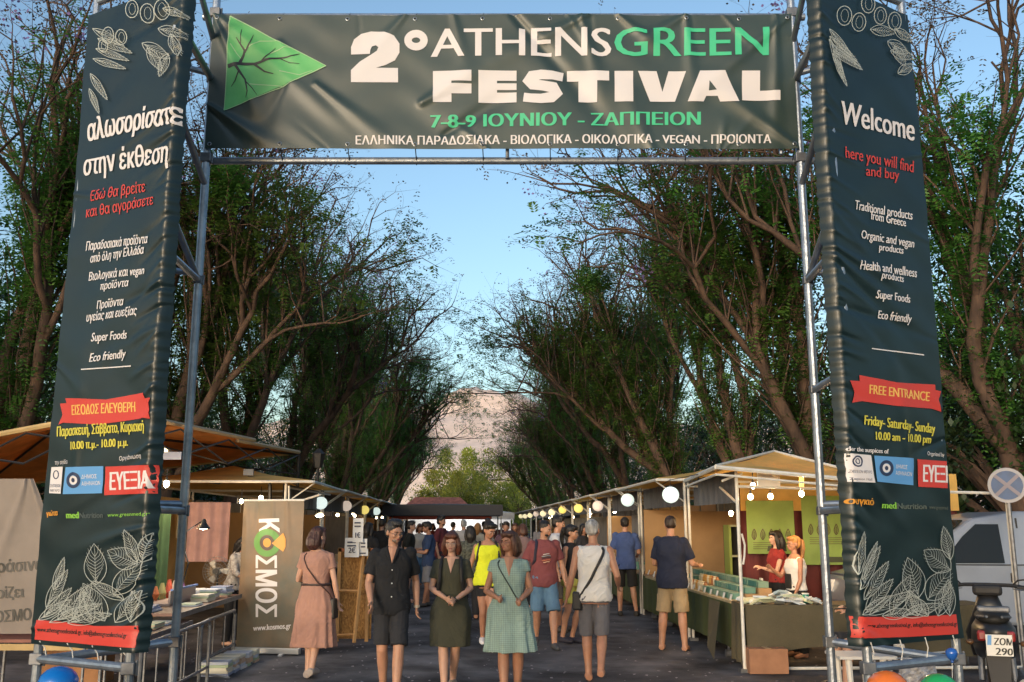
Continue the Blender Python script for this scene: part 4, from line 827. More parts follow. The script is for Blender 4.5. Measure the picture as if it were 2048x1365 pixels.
def gingham(m):
    n = m.node_tree.nodes; L = m.node_tree.links; b = n['Principled BSDF']; src = b.inputs['Base Color'].links[0].from_socket; tc = n['Texture Coordinate'] if 'Texture Coordinate' in n else n.new('ShaderNodeTexCoord')
    ws = []
    for ax in ('X', 'Z'):
        w_ = n.new('ShaderNodeTexWave'); w_.bands_direction = ax; w_.inputs['Scale'].default_value = 18; L.new(tc.outputs['Object'], w_.inputs[0]); ws.append(w_)
    ad = n.new('ShaderNodeMath'); ad.operation = 'ADD'; L.new(ws[0].outputs[1], ad.inputs[0]); L.new(ws[1].outputs[1], ad.inputs[1])
    mr = n.new('ShaderNodeMapRange'); mr.inputs['From Max'].default_value = 2; mr.inputs['To Min'].default_value = .72; mr.inputs['To Max'].default_value = 1.25; L.new(ad.outputs[0], mr.inputs[0])
    hs_ = n.new('ShaderNodeHueSaturation'); L.new(src, hs_.inputs['Color']); L.new(mr.outputs[0], hs_.inputs['Value']); L.new(hs_.outputs[0], b.inputs['Base Color'])
gingham(M_SAGE)
def post_sage(t, s, J, band, ln):
    band([(-2.35, 1.455), (-1.9, 1.30), (-1.35, 1.12), (-.95, 1.0), (-.5, .86)], 'bag_strap', flat((.03, .05, .05), .6), r=.007, off=.03)
    v = MB(); v.add(np.array([(-.055, -.076, 1.480), (.0, -.152, 1.28), (.055, -.076, 1.480), (0, -.096, 1.472)]) * s + np.array([0, -.008, 0]), [(0, 1, 3), (1, 2, 3)]); v.build('open_neck', SKIN2, t)
    handbag(t, s, (.20, -.02, .80), (.07, .16, .2), flat((.03, .03, .03), .6))
person('woman in pale sage checked dress with a thin crossbody strap, looking to the side', 1018, 9.6, 0, face=0, H=1.58, skin=SKIN2, head=(-42, -2), hair=('bob', H_BROWN), glasses=flat((.2, .05, .05), .4), fem=True, q=0, w=1.14, frown=True,
       pose=dict(elR=(-.25, .03, 1.12), wrR=(-.12, -.17, 1.06), elL=(.235, .02, 1.14), wrL=(.12, -.2, 1.04), palmR=(.4, 0, 1), palmL=(-.4, 0, 1), curlL=1.0, curlR=1.1, kneeL=(.10, -.05, .50), ankL=(.09, .04, .09), kneeR=(-.06, -.12, .5), ankR=(-.05, -.16, .085)),
       dress=dict(m=M_SAGE, hem=.50, flare=1.22, sl=.28, fold=.085, nf=11), shoes=flat((.3, .22, .16), .6), extra=dict(post=post_sage))
def post_pink(t, s, J, band, ln):
    band([(D90 + .95, 1.45), (D90 + .4, 1.25), (D90 - .3, 1.08), (.35, .95), (.12, .86)][::-1], 'bag_strap', flat((.06, .025, .02), .6), r=.008, off=.03)
    handbag(t, s, (-.215, -.0, .82), (.07, .17, .24), flat((.02, .018, .018), .5))
M_PINK = cloth((.40, .22, .17))
def mirrorx(P_): return P_
def post_pink(t, s, J, band, ln):
    band([(D90 - .85, 1.45), (D90 - .35, 1.28), (D90 + .3, 1.12), (2.75, .97), (3.0, .88)], 'bag_strap', flat((.06, .025, .02), .6), r=.008, off=.03)
    handbag(t, s, (-.225, .0, .80), (.07, .17, .24), flat((.02, .018, .018), .5))
person('woman seen from behind in dusty pink belted dress with a crossbody bag', 632, 10.9, 0, face=172, H=1.62, skin=SKIN3, head=(-25, 0), hair=('bob', hairm((.055, .022, .018))), fem=True, q=0, w=1.1,
       pose=dict(elL=(.25, -.03, 1.13), wrL=(.17, -.22, 1.12), elR=(-.23, .02, 1.12), wrR=(-.26, -.04, .88), kneeL=(.06, -.04, .5), ankL=(.05, .05, .09), kneeR=(-.05, .04, .5), ankR=(-.03, .16, .13)),
       dress=dict(m=M_PINK, hem=.36, flare=1.22, sl=.5, fold=.08, nf=12, belt=flat((.03, .015, .015), .5)), shoes=flat((.35, .3, .28), .6), extra=dict(post=post_pink))
# ---- man in white singlet, from behind
def post_singlet(t, s, J, band, ln):
    band([(D90 - .75, 1.45), (D90 - .35, 1.30), (D90 + .15, 1.12), (D90 + .75, .96), (D90 + 1.1, .88)], 'bag_strap', STRAPM, r=.017, off=.022)
    handbag(t, s, (-.0 + .185, .05, .86), (.10, .10, .2), STRAPM, 'crossbody_bag')
def post_singlet(t, s, J, band, ln):
    band([(D90 + .75, 1.45), (D90 + .35, 1.30), (D90 - .15, 1.12), (D90 - .75, .96), (D90 - 1.1, .88)], 'bag_strap', STRAPM, r=.017, off=.022)
    handbag(t, s, (.19, .05, .87), (.10, .11, .2), STRAPM, 'crossbody_bag')
person('grey-haired man from behind in white sleeveless shirt with black crossbody bag', 1188, 10.6, 0, face=176, H=1.70, w=1.05, skin=SKIN2, head=(-22, 0), hair=('crop', H_GREY), q=0,
       pose=dict(elL=(.245, .03, 1.13), wrL=(.30, -.03, .90), elR=(-.26, .08, 1.15), wrR=(-.28, -.13, 1.03), kneeL=(.085, -.14, .50), ankL=(.07, -.08, .085), kneeR=(-.085, -.02, .5), ankR=(-.06, .24, .17)),
       top=dict(m=cloth((.62, .61, .60), .05), sl=0, hem=.90, neck=1.47, name='singlet'), bottom=dict(m=cloth((.12, .12, .14)), hem=.50, inf=.016), shoes=None, extra=dict(post=post_singlet))
# ---- woman in yellow
def post_yel(t, s, J, band, ln):
    for g in (-1, 1): MB().tube(np.array([(g * .11, .06, 1.44), (g * .115, -.02, 1.47), (g * .125, -.08, 1.42), (g * .155, -.10, 1.28), (g * .165, -.03, 1.14)]) * s, .017 * s, 8).build('backpack_strap', STRAPM, t)
person('woman in bright yellow tank top, black shorts and white trainers, looking down', 975, 13.3, 0, face=6, H=1.69, skin=SKIN2, head=(32, 22), hair=('bun', H_BLACK), fem=True, q=1,
       pose=dict(elR=(-.24, .06, 1.14), wrR=(-.27, .03, .90), elL=(.22, .06, 1.14), wrL=(.22, .05, .9), kneeL=(.03, -.10, .5), ankL=(.03, -.16, .085), kneeR=(-.06, .02, .5), ankR=(-.05, .22, .14)),
       top=dict(m=cloth((.60, .66, .02), .06), sl=0, hem=.90, neck=1.43, loose=1.25, name='tank_top'), bottom=dict(m=M_BLACKC, hem=.72, inf=.014), shoes=flat((.72, .72, .75), .5), extra=dict(post=post_yel))
# ---- man in maroon tee
def post_mar(t, s, J, band, ln):
    for k, (c, dz) in enumerate((((.62, .62, .6), 0), ((.3, .4, .4), -.025), ((.03, .05, .06), -.048), ((.6, .2, .1), -.085), ((.7, .5, .35), -.11))):
        hw = (.045, .065, .07, .065, .045)[k]; zz = 1.29 + dz
        MB().tube(np.array([(x, -.155 - .002 * k + abs(x) * .3, zz + .006 * math.sin(x * 40)) for x in np.linspace(-hw + .01, hw + .01, 7)]) * s, .0055 * s, 5).build('printed_stripe', flat(c, .7), t)
    MB().tube(np.array([(-.10, .09, 1.44), (-.105, .02, 1.475), (-.112, -.06, 1.455), (-.135, -.12, 1.36), (-.15, -.10, 1.2), (-.17, .0, 1.1)]) * s, .022 * s, 8).build('backpack_strap', flat((.02, .02, .04), .6), t)
person('stocky man in maroon T-shirt with a striped print and denim shorts', 1088, 13.5, 0, face=8, H=1.70, w=1.13, skin=SKIN, head=(48, 14), hair=('crop', H_BLACK), beard=True, q=1,
       pose=dict(elL=(.265, .02, 1.14), wrL=(.29, -.06, .92), elR=(-.27, .03, 1.14), wrR=(-.26, -.02, .9), kneeL=(.11, -.14, .5), ankL=(.10, -.24, .085), kneeR=(-.10, -.0, .5), ankR=(-.09, .20, .13)),
       top=dict(m=cloth((.20, .055, .06)), sl=.75, hem=.86), bottom=dict(m=M_DENIM, hem=.50, inf=.03), shoes=flat((.07, .075, .085), .6), extra=dict(post=post_mar))
# ---- man at the counter
def post_cargo(t, s, J, band, ln):
    for g in (-1, 1): MB().box(np.array([g * .185, .01, .66]) * s, np.array([.03, .12, .15]) * s).build('pocket', M_KHAKI, t, bev=.01)
M_KHAKI = cloth((.36, .27, .16))
person('barefoot-looking man in navy T-shirt and khaki cargo shorts standing at the green counter', 1345, 13.15, 0, face=158, H=1.76, w=1.1, skin=SKIN, head=(25, 12), hair=('crop', hairm((.035, .02, .015))), q=1,
       pose=dict(elR=(-.27, -.03, 1.13), wrR=(-.30, -.25, 1.10), elL=(.25, -.05, 1.13), wrL=(.12, -.25, 1.08), kneeL=(.13, 0, .5), ankL=(.16, .03, .085), kneeR=(-.12, 0, .5), ankR=(-.15, .03, .085)),
       top=dict(m=M_NAVY, sl=.8, hem=.84, loose=1.15), bottom=dict(m=M_KHAKI, hem=.50, inf=.03), extra=dict(post=post_cargo))
person('man in a royal blue T-shirt and black shorts seen from behind at the second stall', 1252, 18.0, 0, face=170, H=1.78, w=1.0, skin=SKIN, hair=('crop', H_BLACK), q=1,
       pose=dict(elR=(-.24, -.03, 1.13), wrR=(-.20, -.22, 1.08), kneeR=(-.12, 0, .5), ankR=(-.17, .0, .085)), top=dict(m=cloth((.05, .09, .25)), sl=.8, hem=.86), bottom=dict(m=M_BLACKC, hem=.52, inf=.03), shoes=flat((.02, .02, .02), .6))
person('woman with dark ponytail in sleeveless black top walking behind the man in white', 1143, 13.9, 0, face=60, H=1.64, skin=SKIN, head=(10, 8), hair=('pony', H_BLACK), fem=True, q=1,
       pose=dict(kneeL=(.09, -.08, .5), ankL=(.09, .05, .085), kneeR=(-.09, .02, .5), ankR=(-.09, .12, .1)), top=dict(m=M_BLACKC, sl=0, hem=.98), dress=None, bottom=dict(m=cloth((.50, .50, .12), .2), hem=.60, inf=.02), shoes=flat((.03, .03, .05), .6))
person('man in white T-shirt turning to the stalls, behind the man in maroon', 1116, 15.4, 0, face=78, H=1.78, skin=SKIN, head=(0, 10), hair=('short', H_BLACK), q=1,
       pose=dict(elL=(.23, .0, 1.13), wrL=(.2, -.14, .93)), top=dict(m=cloth((.55, .56, .60), .05), sl=.7, hem=.84), bottom=dict(m=cloth((.09, .08, .07)), hem=.5, inf=.03), shoes=flat((.04, .04, .04), .6))
person('man in blue T-shirt and grey shorts standing side-on, hands raised in front', 856, 20.0, 0, face=-80, H=1.70, w=1.06, skin=SKIN2, head=(0, 20), hair=('short', H_BLACK), q=1,
       pose=dict(elL=(.22, -.06, 1.12), wrL=(.16, -.3, 1.14), elR=(-.22, -.06, 1.12), wrR=(-.16, -.3, 1.14), ankL=(.1, -.08, .085)), top=dict(m=cloth((.02, .045, .12)), sl=.8, hem=.86), bottom=dict(m=cloth((.16, .17, .2), .2), hem=.5, inf=.035), shoes=flat((.05, .05, .05), .6))
person('tall man in dark red shirt facing right beneath the black canopy', 882, 23., 0, face=70, H=1.84, skin=SKIN, hair=('short', H_BLACK), beard=True, q=1, top=dict(m=cloth((.11, .02, .03)), sl=.8, hem=.86), bottom=dict(m=M_CHAR, hem=.1, name='trousers'))
person('woman with big dark curly hair in a patterned grey-green top, seen from behind', 940, 17.5, 0, face=185, H=1.62, fem=True, w=1.15, skin=SKIN, hair=('long', H_BLACK), q=1, top=dict(m=mat('patterned_fabric', (.14, .15, .12), .85, col2=(.02, .025, .02), vscale=28), sl=.9, hem=.84), bottom=dict(m=M_CHAR, hem=.1, name='trousers'))
# ---- farther crowd
cr = [
 (735, 19.5, 160, 1.68, 'long', H_BLACK, (.012, .012, .014), 1, 'woman in black with long dark hair looking into the left stalls'),
 (762, 22.5, 185, 1.78, 'short', H_BLACK, (.014, .014, .016), 0, 'man in black T-shirt browsing under the left lanterns'),
 (815, 21.0, 90, 1.72, 'short', H_BLACK, (.012, .014, .012), 0, 'man in black standing left of the blue-shirted man'),
 (838, 26.0, 20, 1.66, 'bob', H_BROWN, (.45, .42, .38), 1, 'woman in cream top beyond the blue-shirted man'),
 (905, 31., 175, 1.72, 'crop', H_BLACK, (.10, .13, .30), 0, 'man in light blue shirt far under the black canopy'),
 (927, 26., 180, 1.76, 'short', H_GREY, (.48, .46, .46), 0, 'man in pale grey shirt seen from behind near the white tarpaulin'),
 (955, 27., 150, 1.68, 'long', H_BLOND, (.5, .46, .38), 1, 'fair-haired woman in pale top behind the curly-haired woman'),
 (968, 33., 180, 1.74, 'short', H_BLACK, (.05, .04, .05), 0, 'dark figure in front of the white tarpaulin'),
 (1012, 21.5, 0, 1.70, 'short', H_BLACK, (.10, .05, .07), 0, 'man in plum shirt deep in the crowd on the avenue'),
 (1030, 25.5, 10, 1.68, 'long', H_BROWN, (.22, .17, .17), 1, 'woman in dusty mauve top in the crowd by the right lanterns'),
 (1046, 19.5, 180, 1.66, 'bob', H_BROWN, (.20, .13, .13), 1, 'woman in taupe top seen from behind left of the maroon T-shirt'),
 (1000, 38., 0, 1.7, 'short', H_BLACK, (.16, .06, .06), 0, 'figure in dull red far down the avenue'),
  (985, 46., 180, 1.74, 'crop', H_GREY, (.4, .38, .36), 0, 'man in beige shirt far down the avenue'),
 (865, 34., 0, 1.68, 'bob', H_BLACK, (.25, .05, .05), 1, 'woman in red top under the red canopy'),
 (1084, 24., 200, 1.74, 'short', H_BROWN, (.2, .19, .2), 0, 'man in grey T-shirt by the right stalls behind the maroon T-shirt'),
 (1168, 21., 60, 1.66, 'long', H_BLACK, (.02, .02, .025), 1, 'woman in black by the third right-hand stall'),
 (790, 28., 30, 1.75, 'crop', H_BLACK, (.03, .035, .05), 0, 'man in dark blue between the left lanterns and the black canopy'),
]
def post_bag(t, s, J, band, ln): handbag(t, s, J['wrL'] + np.array([.0, 0, -.28]), (.10, .26, .30), flat((.35, .3, .2), .7), 'tote_bag')
for px, Y, fa, H, hs_, hm, c, fe, lb in cr:
    person(lb, px, Y, 0, face=fa, H=H, skin=(SKIN, SKIN2, SKIN3)[px % 3], hair=(hs_, hm), fem=bool(fe), q=2, w=1 + (px % 5) * .03, group='people browsing farther down the avenue',
           pose=[dict(kneeL=(.09, -.14, .5), ankL=(.08, -.18, .085), kneeR=(-.08, .02, .5), ankR=(-.07, .22, .14), elR=(-.23, -.10, 1.15), wrR=(-.2, -.3, 1.0)), dict(elL=(.22, -.08, 1.13), wrL=(.1, -.3, 1.16), lean=(0, -.05)), dict(kneeR=(-.1, -.13, .5), ankR=(-.08, -.2, .085), ankL=(.07, .2, .13), elL=(.24, .12, 1.15), wrL=(.26, .1, .93)), dict(elR=(-.25, -.04, 1.14), wrR=(-.12, -.24, 1.32), lean=(.05, 0)), dict(elL=(.23, -.03, 1.13), wrL=(.05, -.22, 1.05), elR=(-.23, -.03, 1.13), wrR=(-.05, -.22, 1.02))][(px * 7 + int(Y)) % 5], head=((px * 13) % 60 - 30, (px * 5) % 18), top=dict(m=cloth(c), sl=.8, hem=.86), bottom=dict(m=(M_CHAR, M_DENIM, M_BLACKC)[px % 3], hem=(.1, .52)[px % 2], name=('trousers', 'shorts')[px % 2]), extra=dict(post=post_bag) if px % 3 == 0 else None)
# ---- vendors
person('blonde vendor with ponytail and dark glasses behind the khaki table', 1592, 12.5, 0, face=-78, H=1.50, fem=True, skin=SKIN2, head=(0, 0), hair=('pony', H_BLOND), glasses=M_BLACK, q=0, z0=0,
       pose=dict(elL=(.19, -.02, 1.12), wrL=(.17, -.10, .93), elR=(-.18, -.14, 1.16), wrR=(-.12, -.32, 1.28)), top=dict(m=cloth((.6, .6, .6), .05), sl=0, hem=1.0, neck=1.43), bottom=dict(m=M_BLACKC, hem=.1, name='dungarees'),
       extra=dict(post=lambda t, s, J, band, ln: MB().box(np.array([0, -.118, 1.10]) * s, np.array([.17, .03, .22]) * s).build('bib', M_BLACKC, t, bev=.02)))
person('dark-haired vendor in red and black standing behind the blonde vendor', 1556, 13.5, 0, face=-80, H=1.56, fem=True, skin=SKIN3, hair=('long', H_BLACK), q=1, pose=dict(elL=(.2, -.1, 1.14), wrL=(.12, -.3, 1.2)), top=dict(m=cloth((.25, .02, .02)), sl=.3, hem=1.0), bottom=dict(m=M_BLACKC, hem=.1, name='skirt', inf=.04))
person('long-haired woman in patterned white blouse bent over the left book table', 468, 13.7, 0, face=70, H=1.5, fem=True, skin=SKIN3, head=(0, 32), hair=('long', H_BLACK), q=1, pose=dict(lean=(0, -.10), elL=(.2, -.16, 1.13), wrL=(.12, -.36, 1.08), elR=(-.2, -.16, 1.13), wrR=(-.12, -.36, 1.08)), top=dict(m=mat('spotted_blouse', (.6, .58, .55), .8, col2=(.3, .25, .22), vscale=30), sl=1.3, hem=.9), bottom=dict(m=M_BLACKC, hem=.1, name='skirt'))
def post_phone(t, s, J, band, ln): MB().box((J['wrL'] + np.array([-.03, -.09, .03])) * s, (.075, .14, .01)).build('phone', M_BLACK, t, bev=.003)
person('seated person in dark clothes holding a phone, mostly behind the right tower banner', 1748, 10.2, 0, face=-75, H=1.72, skin=SKIN, head=(0, 30), hair=('short', H_BLACK), q=1, z0=-.42, seat=True, pose=dict(kneeL=(.1, -.42, .92), kneeR=(-.1, -.42, .92), ankL=(.1, -.46, .52), ankR=(-.1, -.46, .52), elL=(.2, -.12, 1.15), wrL=(.06, -.36, 1.22), elR=(-.2, -.12, 1.15), wrR=(-.04, -.34, 1.24)),
       top=dict(m=M_BLACKC, sl=1.2, hem=.84), bottom=dict(m=M_CHAR, hem=.5), shoes=M_DARK, extra=dict(post=post_phone))
print('people', time.time() - T0)

# ------------------------------------------------------------------ stalls
M_TAN = mat('tan_canvas', (.74, .46, .13), .85, 0, var=.14, vscale=2, trans=.25, bump=.2, bscale=60)
M_RUST = mat('rust_canvas', (.66, .27, .07), .85, 0, var=.2, vscale=2, trans=.3, bump=.2, bscale=60)
M_CREAM = mat('cream_canvas', (.58, .42, .20), .85, 0, var=.15, vscale=2, trans=.2)
M_GREYC = mat('grey_tarpaulin', (.10, .105, .12), .7, 0, var=.15, vscale=3, bump=.3, bscale=30, stretch=(6, 6, 1))
M_PLY = mat('tan_panel', (.34, .21, .10), .7, 0, var=.12, vscale=1.5)
M_GREENF = mat('green_counter_skirt', (.050, .068, .022), .9, 0, var=.12, vscale=3)
M_KHK = mat('khaki_tablecloth', (.085, .072, .042), .9, 0, var=.12, vscale=3, bump=.3, bscale=120)
M_MAR = mat('maroon_curtain', (.095, .018, .018), .85, 0, var=.15, vscale=3)
M_BULB = flat((1, .9, .7), .4, emit=(1, .80, .48), estr=14.)
def lamp(loc, e, c=(1, .66, .34), r=.05):
    l = bpy.data.lights.new('bulb_light', 'POINT'); l.energy = e; l.color = c; l.shadow_soft_size = r; o = bpy.data.objects.new('bulb_light', l); COL.objects.link(o); o.location = tuple(loc)
def bulb(c, label, r=.035, e=6., drop=.12):
    t = thing('light_bulb', label, 'light bulb', c, 'bare bulbs hanging in the stalls')
    MB().ell(c, (r, r, r * 1.2), 12, 8).build('bulb', M_BULB, t, smooth=True); MB().tube([np.array(c) + (0, 0, r * 1.0), np.array(c) + (0, 0, r * 2.2)], r * .45, 8).tube([np.array(c) + (0, 0, r * 2), np.array(c) + (0, 0, r * 2 + drop)], .006, 5).build('socket', M_DARK, t)
    if e: lamp(np.array(c) - np.array([0, 0, r * 1.6]), e)
def stall(u0, u1, v0, v1, ze, za, canopy, label, skirt, goods, seed, wall=None, lit=4.):
    rr = random.Random(seed); short = '%s %s-hand stall' % (ORD[seed % 100], 'right' if u0 > 0 else 'left'); t = thing('market_stall', label, 'market stall', AV((u0 + u1) / 2, (v0 + v1) / 2), 'market stalls lining the avenue')
    front = u0 if u0 > 0 else u1; sg = 1 if u0 > 0 else -1; back = u1 if u0 > 0 else u0
    ua, ub = front - sg * .45, back + sg * .1; um = (u0 + u1) / 2; vm = (v0 + v1) / 2
    A, B, C, D = AV(ua, v0 - .05, ze), AV(ua, v1 + .02, ze - .02), AV(ub, v1 + .02, ze), AV(ub, v0 - .05, ze); T_ = AV(um, vm, za)
    mb = MB()
    for p, q_ in ((A, B), (B, C), (C, D), (D, A)):
        m1 = (p + q_) / 2 * .5 + T_ * .5 + np.array([0, 0, -.07]); mb.add([p, q_, (q_ + T_) / 2 - (0, 0, .04), T_, (p + T_) / 2 - (0, 0, .04)], [(0, 1, 2, 4), (4, 2, 3)])
    o = mb.build('canopy', canopy, t); sm = o.modifiers.new('s', 'SOLIDIFY'); sm.thickness = .006
    for p, q_ in ((A, B), (B, C), (C, D), (D, A)): MB().tube([p - (0, 0, .02), q_ - (0, 0, .02)], .022, 6).build('eave_rail', M_WHITEP, t)
    for uu, vv in ((front, v0 + .1), (front, v1 - .1), (back, v0 + .1), (back, v1 - .1)): MB().tube([AV(uu, vv, 0), AV(uu, vv, ze)], .022, 8).build('post', M_WHITEP, t)
    for vv in (v0 + .1, v1 - .1): MB().tube([AV(front, vv, ze - .35), AV(ua, vv, ze - .03)], .012, 6).build('brace', M_WHITEP, t)
    MB().grid(lambda a, b: AV(front + sg * (.05 + .012 * math.sin(a * 60)), v0 + .12 + a * (v1 - v0 - .24), ze - .40 + b * .36), 40, 1).build('valance', M_GREYC, t)
    w_ = MB(); w_.abox(back - sg * .05, vm, .1, .03, v1 - v0 - .2, ze - .3); w_.build('back_wall', wall or M_GREYC, t)
    w_ = MB(); w_.abox((front + back) / 2 + sg * .25, v1 - .06, .1, abs(back - front) - .5, .03, 1.78); w_.build('side_wall', M_PLY if rr.random() < .5 else M_GREYC, t)
    if skirt:
        MB().abox(front + sg * .32, vm, .71, .66, v1 - v0 - .34, .035).build('counter_top', mat('counter_board', (.30, .2, .12), .6, var=.2), t)
        mb = MB(); mb.grid(lambda a, b: AV(front - sg * (.015 + .012 * math.sin(a * 47 + seed) * (1 - b)), v0 + .18 + a * (v1 - v0 - .36), .12 + b * .6), 60, 1); mb.build('skirt', skirt, t)
        mb = MB(); mb.grid(lambda a, b: AV(front + sg * a * .6, v0 + .175 + .01 * math.sin(a * 30), .12 + b * .6), 12, 1); mb.build('skirt', skirt, t)
    # goods on the counter: countable things standing on it
    for k in range(goods):
        vv = v0 + .35 + (v1 - v0 - .7) * (k + .5) / max(1, goods); h = rr.uniform(.08, .28); uu = front + sg * rr.uniform(.12, .45)
        colr = rr.choice([(.5, .12, .06), (.45, .4, .3), (.1, .25, .2), (.5, .35, .08), (.15, .1, .3), (.55, .55, .5), (.3, .05, .08)])
        mb = MB()
        if rr.random() < .5: mb.abox(uu, vv, .745, rr.uniform(.1, .2), rr.uniform(.1, .22), h)
        else: mb.tube([AV(uu, vv, .745), AV(uu, vv, .745 + h * .7), AV(uu, vv, .745 + h * .85), AV(uu, vv, .745 + h)], [.05, .05, .02, .02], 8)
        one(mb, 'goods_package', flat(colr, .5), 'small coloured package or jar on the counter of the %s' % short, 'package', AV(uu, vv, .745), 'goods set out on the stall counters')
    if v0 < 40:
        for k in range(7):
            vv = v0 + .4 + (v1 - v0 - .8) * k / 6; uu = front + sg * .06; c = AV(uu, vv, .745)
            one(MB().slab([AV(uu - sg * .02, vv - .05, .745), AV(uu - sg * .02, vv + .05, .745), AV(uu + sg * .015, vv + .05, .83), AV(uu + sg * .015, vv - .05, .83)], .003), 'price_card', M_WHITE, 'small white price card standing along the counter of the %s' % short, 'price card', c, 'price cards on the stall counters')
            if k % 2 == 0:
                mm = rr.choice([M_MAR, M_DARK, M_KHK, flat((.3, .12, .05), .8), flat((.12, .16, .2), .8), flat((.4, .35, .25), .8)]); h_ = rr.uniform(.25, .5); uu = back - sg * rr.uniform(.3, .6); zt = ze - .45; c = AV(uu, vv, zt - h_)
                b_ = MB(); b_.add([AV(uu, vv - .12, zt - h_), AV(uu, vv + .14, zt - h_), AV(uu, vv + .11, zt), AV(uu, vv - .10, zt), AV(uu + .05, vv - .12, zt - h_), AV(uu + .05, vv + .14, zt - h_), AV(uu + .03, vv + .11, zt), AV(uu + .03, vv - .10, zt)], [(0, 1, 2, 3), (7, 6, 5, 4), (0, 4, 5, 1), (2, 6, 7, 3), (0, 3, 7, 4), (1, 5, 6, 2)]).tube([AV(uu, vv - .05, zt), AV(uu, vv, zt + .22), AV(uu, vv + .06, zt)], .006, 4)
                one(b_, 'hanging_bag', mm, 'cloth bag hanging from the roof rail inside the %s' % short, 'bag', c, 'cloth bags hanging in the stalls')
    if lit:
        bulb(AV(um - sg * .5, vm, ze - .22), 'lit bare bulb hanging inside the %s' % short, e=lit, r=.04)
    return t
# right row
cols = [M_TAN, M_CREAM, M_TAN, M_CREAM, M_TAN, M_CREAM, M_CREAM, M_TAN, M_CREAM, M_TAN, M_CREAM]
for k in range(11):
    v0 = 14.3 + k * 3.95 if k else 14.3
    stall(3.3, 5.9, v0, v0 + 3.9, 2.34, 2.72, cols[k], '%s stall behind the front one on the right side, %s canopy' % (ORD[k], 'tan' if cols[k] is M_TAN else 'cream'), (M_GREENF, M_KHK, M_BLACKC, M_MAR)[(0, 0, 1, 2, 3, 0, 1, 2, 3, 0, 1)[k]], (0, 9, 10, 8, 8, 6, 6, 5, 5, 4, 4)[k], 100 + k, wall=(None, None, M_PLY, M_CREAM, None)[k % 5], lit=(5, 7, 7, 6, 5, 4, 0, 0, 0, 0, 0)[k])
for k in range(10):
    v0 = 15.0 + k * 3.95
    stall(-5.4, -2.85, v0, v0 + 3.9, 2.33, 2.62 + (.05 if k == 0 else 0), (M_TAN, M_CREAM, M_TAN, M_CREAM)[k % 4], '%s stall on the left side of the avenue, %s canopy' % (ORD[k], 'cream' if k % 2 else 'tan'), (M_KHK, M_BLACKC, M_MAR, M_GREENF)[k % 4], (6, 9, 8, 8, 7, 6, 5, 5, 4, 4)[k], 200 + k, wall=(M_CREAM, None, M_PLY)[k % 3], lit=(4, 6, 6, 5, 4, 0, 0, 0, 0, 0)[k])
# front right stall
fs = thing('market_stall', 'front right stall under a tan peaked canopy, maroon curtain and green posters at its back', 'market stall', (3.9, 12.7, 0), 'market stalls lining the avenue')
c1, c2, c3, c4, ap = P(1432, 932, 11.0), P(1800, 966, 11.1), np.array([6.2, 14.4, 2.28]), P(1370, 960, 14.25), P(1548, 903, 12.6)
mb = MB()
def roofp(p, q_, T_, sag=.10, n=10):
    mb.grid(lambda a, b: (p * (1 - a) + q_ * a) * (1 - b) + T_ * b - np.array([0, 0, sag * math.sin(math.pi * b) * (.6 + .4 * math.sin(math.pi * a))]), n, n)
for p, q_ in ((c1, c2), (c2, c3), (c3, c4), (c4, c1)): roofp(p, q_, ap, .05)
o = mb.build('canopy', M_TAN, fs, smooth=False); sm = o.modifiers.new('s', 'SOLIDIFY'); sm.thickness = .006
for p, q_ in ((c1, c2), (c2, c3), (c3, c4), (c4, c1)): MB().tube([p - (0, 0, .015), q_ - (0, 0, .015)], .026, 6).build('eave_rail', M_WHITEP, fs); MB().tube([p - (0, 0, .10), q_ - (0, 0, .10)], .014, 6).build('eave_rail', M_WHITEP, fs)
for p in (c1, c2): MB().tube([p, ap], .018, 6).build('rafter', M_WHITEP, fs)
pA = G(1490, 1345); pB = np.array([5.9, 11.4, 0])
for p, h in ((pA, 2.28), (pB, 2.1), (AV(3.3, 14.15), 2.3), (AV(5.9, 14.15), 2.3)): MB().tube([z3(p, 0), z3(p, h)], .020, 8).build('post', M_WHITEP, fs); MB().box((p[0], p[1], .02), (.12, .12, .04)).build('foot', M_PIPED, fs)
MB().tube([P(1445, 962, 11.1), P(1484, 935 + 12, 11.35)], .014, 6).build('brace', M_WHITEP, fs); MB().tube([z3(pA, 1.9), P(1440, 975, 12.5)], .016, 6).build('brace', M_WHITEP, fs); MB().tube([z3(pA, 2.1), z3(pB, 2.02)], .018, 6).build('brace', M_WHITEP, fs)
MB().tube([z3(pA, .04), z3(pB, .04)], .018, 6).build('ground_rail', M_WHITEP, fs)
MB().tube([z3(pA, 1.55) + (.03, -.02, 0), z3(pA, 1.42) + (.06, -.02, 0), z3(pA, 1.3) + (.05, -.02, 0), z3(pA, 1.2) + (.03, -.02, 0)], .012, 6).build('crank_handle', M_WHITEP, fs)
q0, q1 = P(1494, 1010, 14.45), P(1900, 1010, 14.45)
MB().grid(lambda a, b: np.array([3.45 + a * 3.3, 14.5 + .04 * math.sin(a * 70) , .1 + b * 2.3]), 110, 2).build('back_curtain', M_MAR, fs, smooth=True)
MB().grid(lambda a, b: AV(3.42 + .02 * math.sin(a * 50), 12 + a * 2.3, 1.93 + b * .4), 40, 1).build('valance', M_GREYC, fs)
MB().grid(lambda a, b: np.array([3.45 + a * 3.3, 14.44 + .01 * math.sin(a * 20), 1.86 + b * .55]), 20, 1).build('tan_liner', M_TAN, fs)
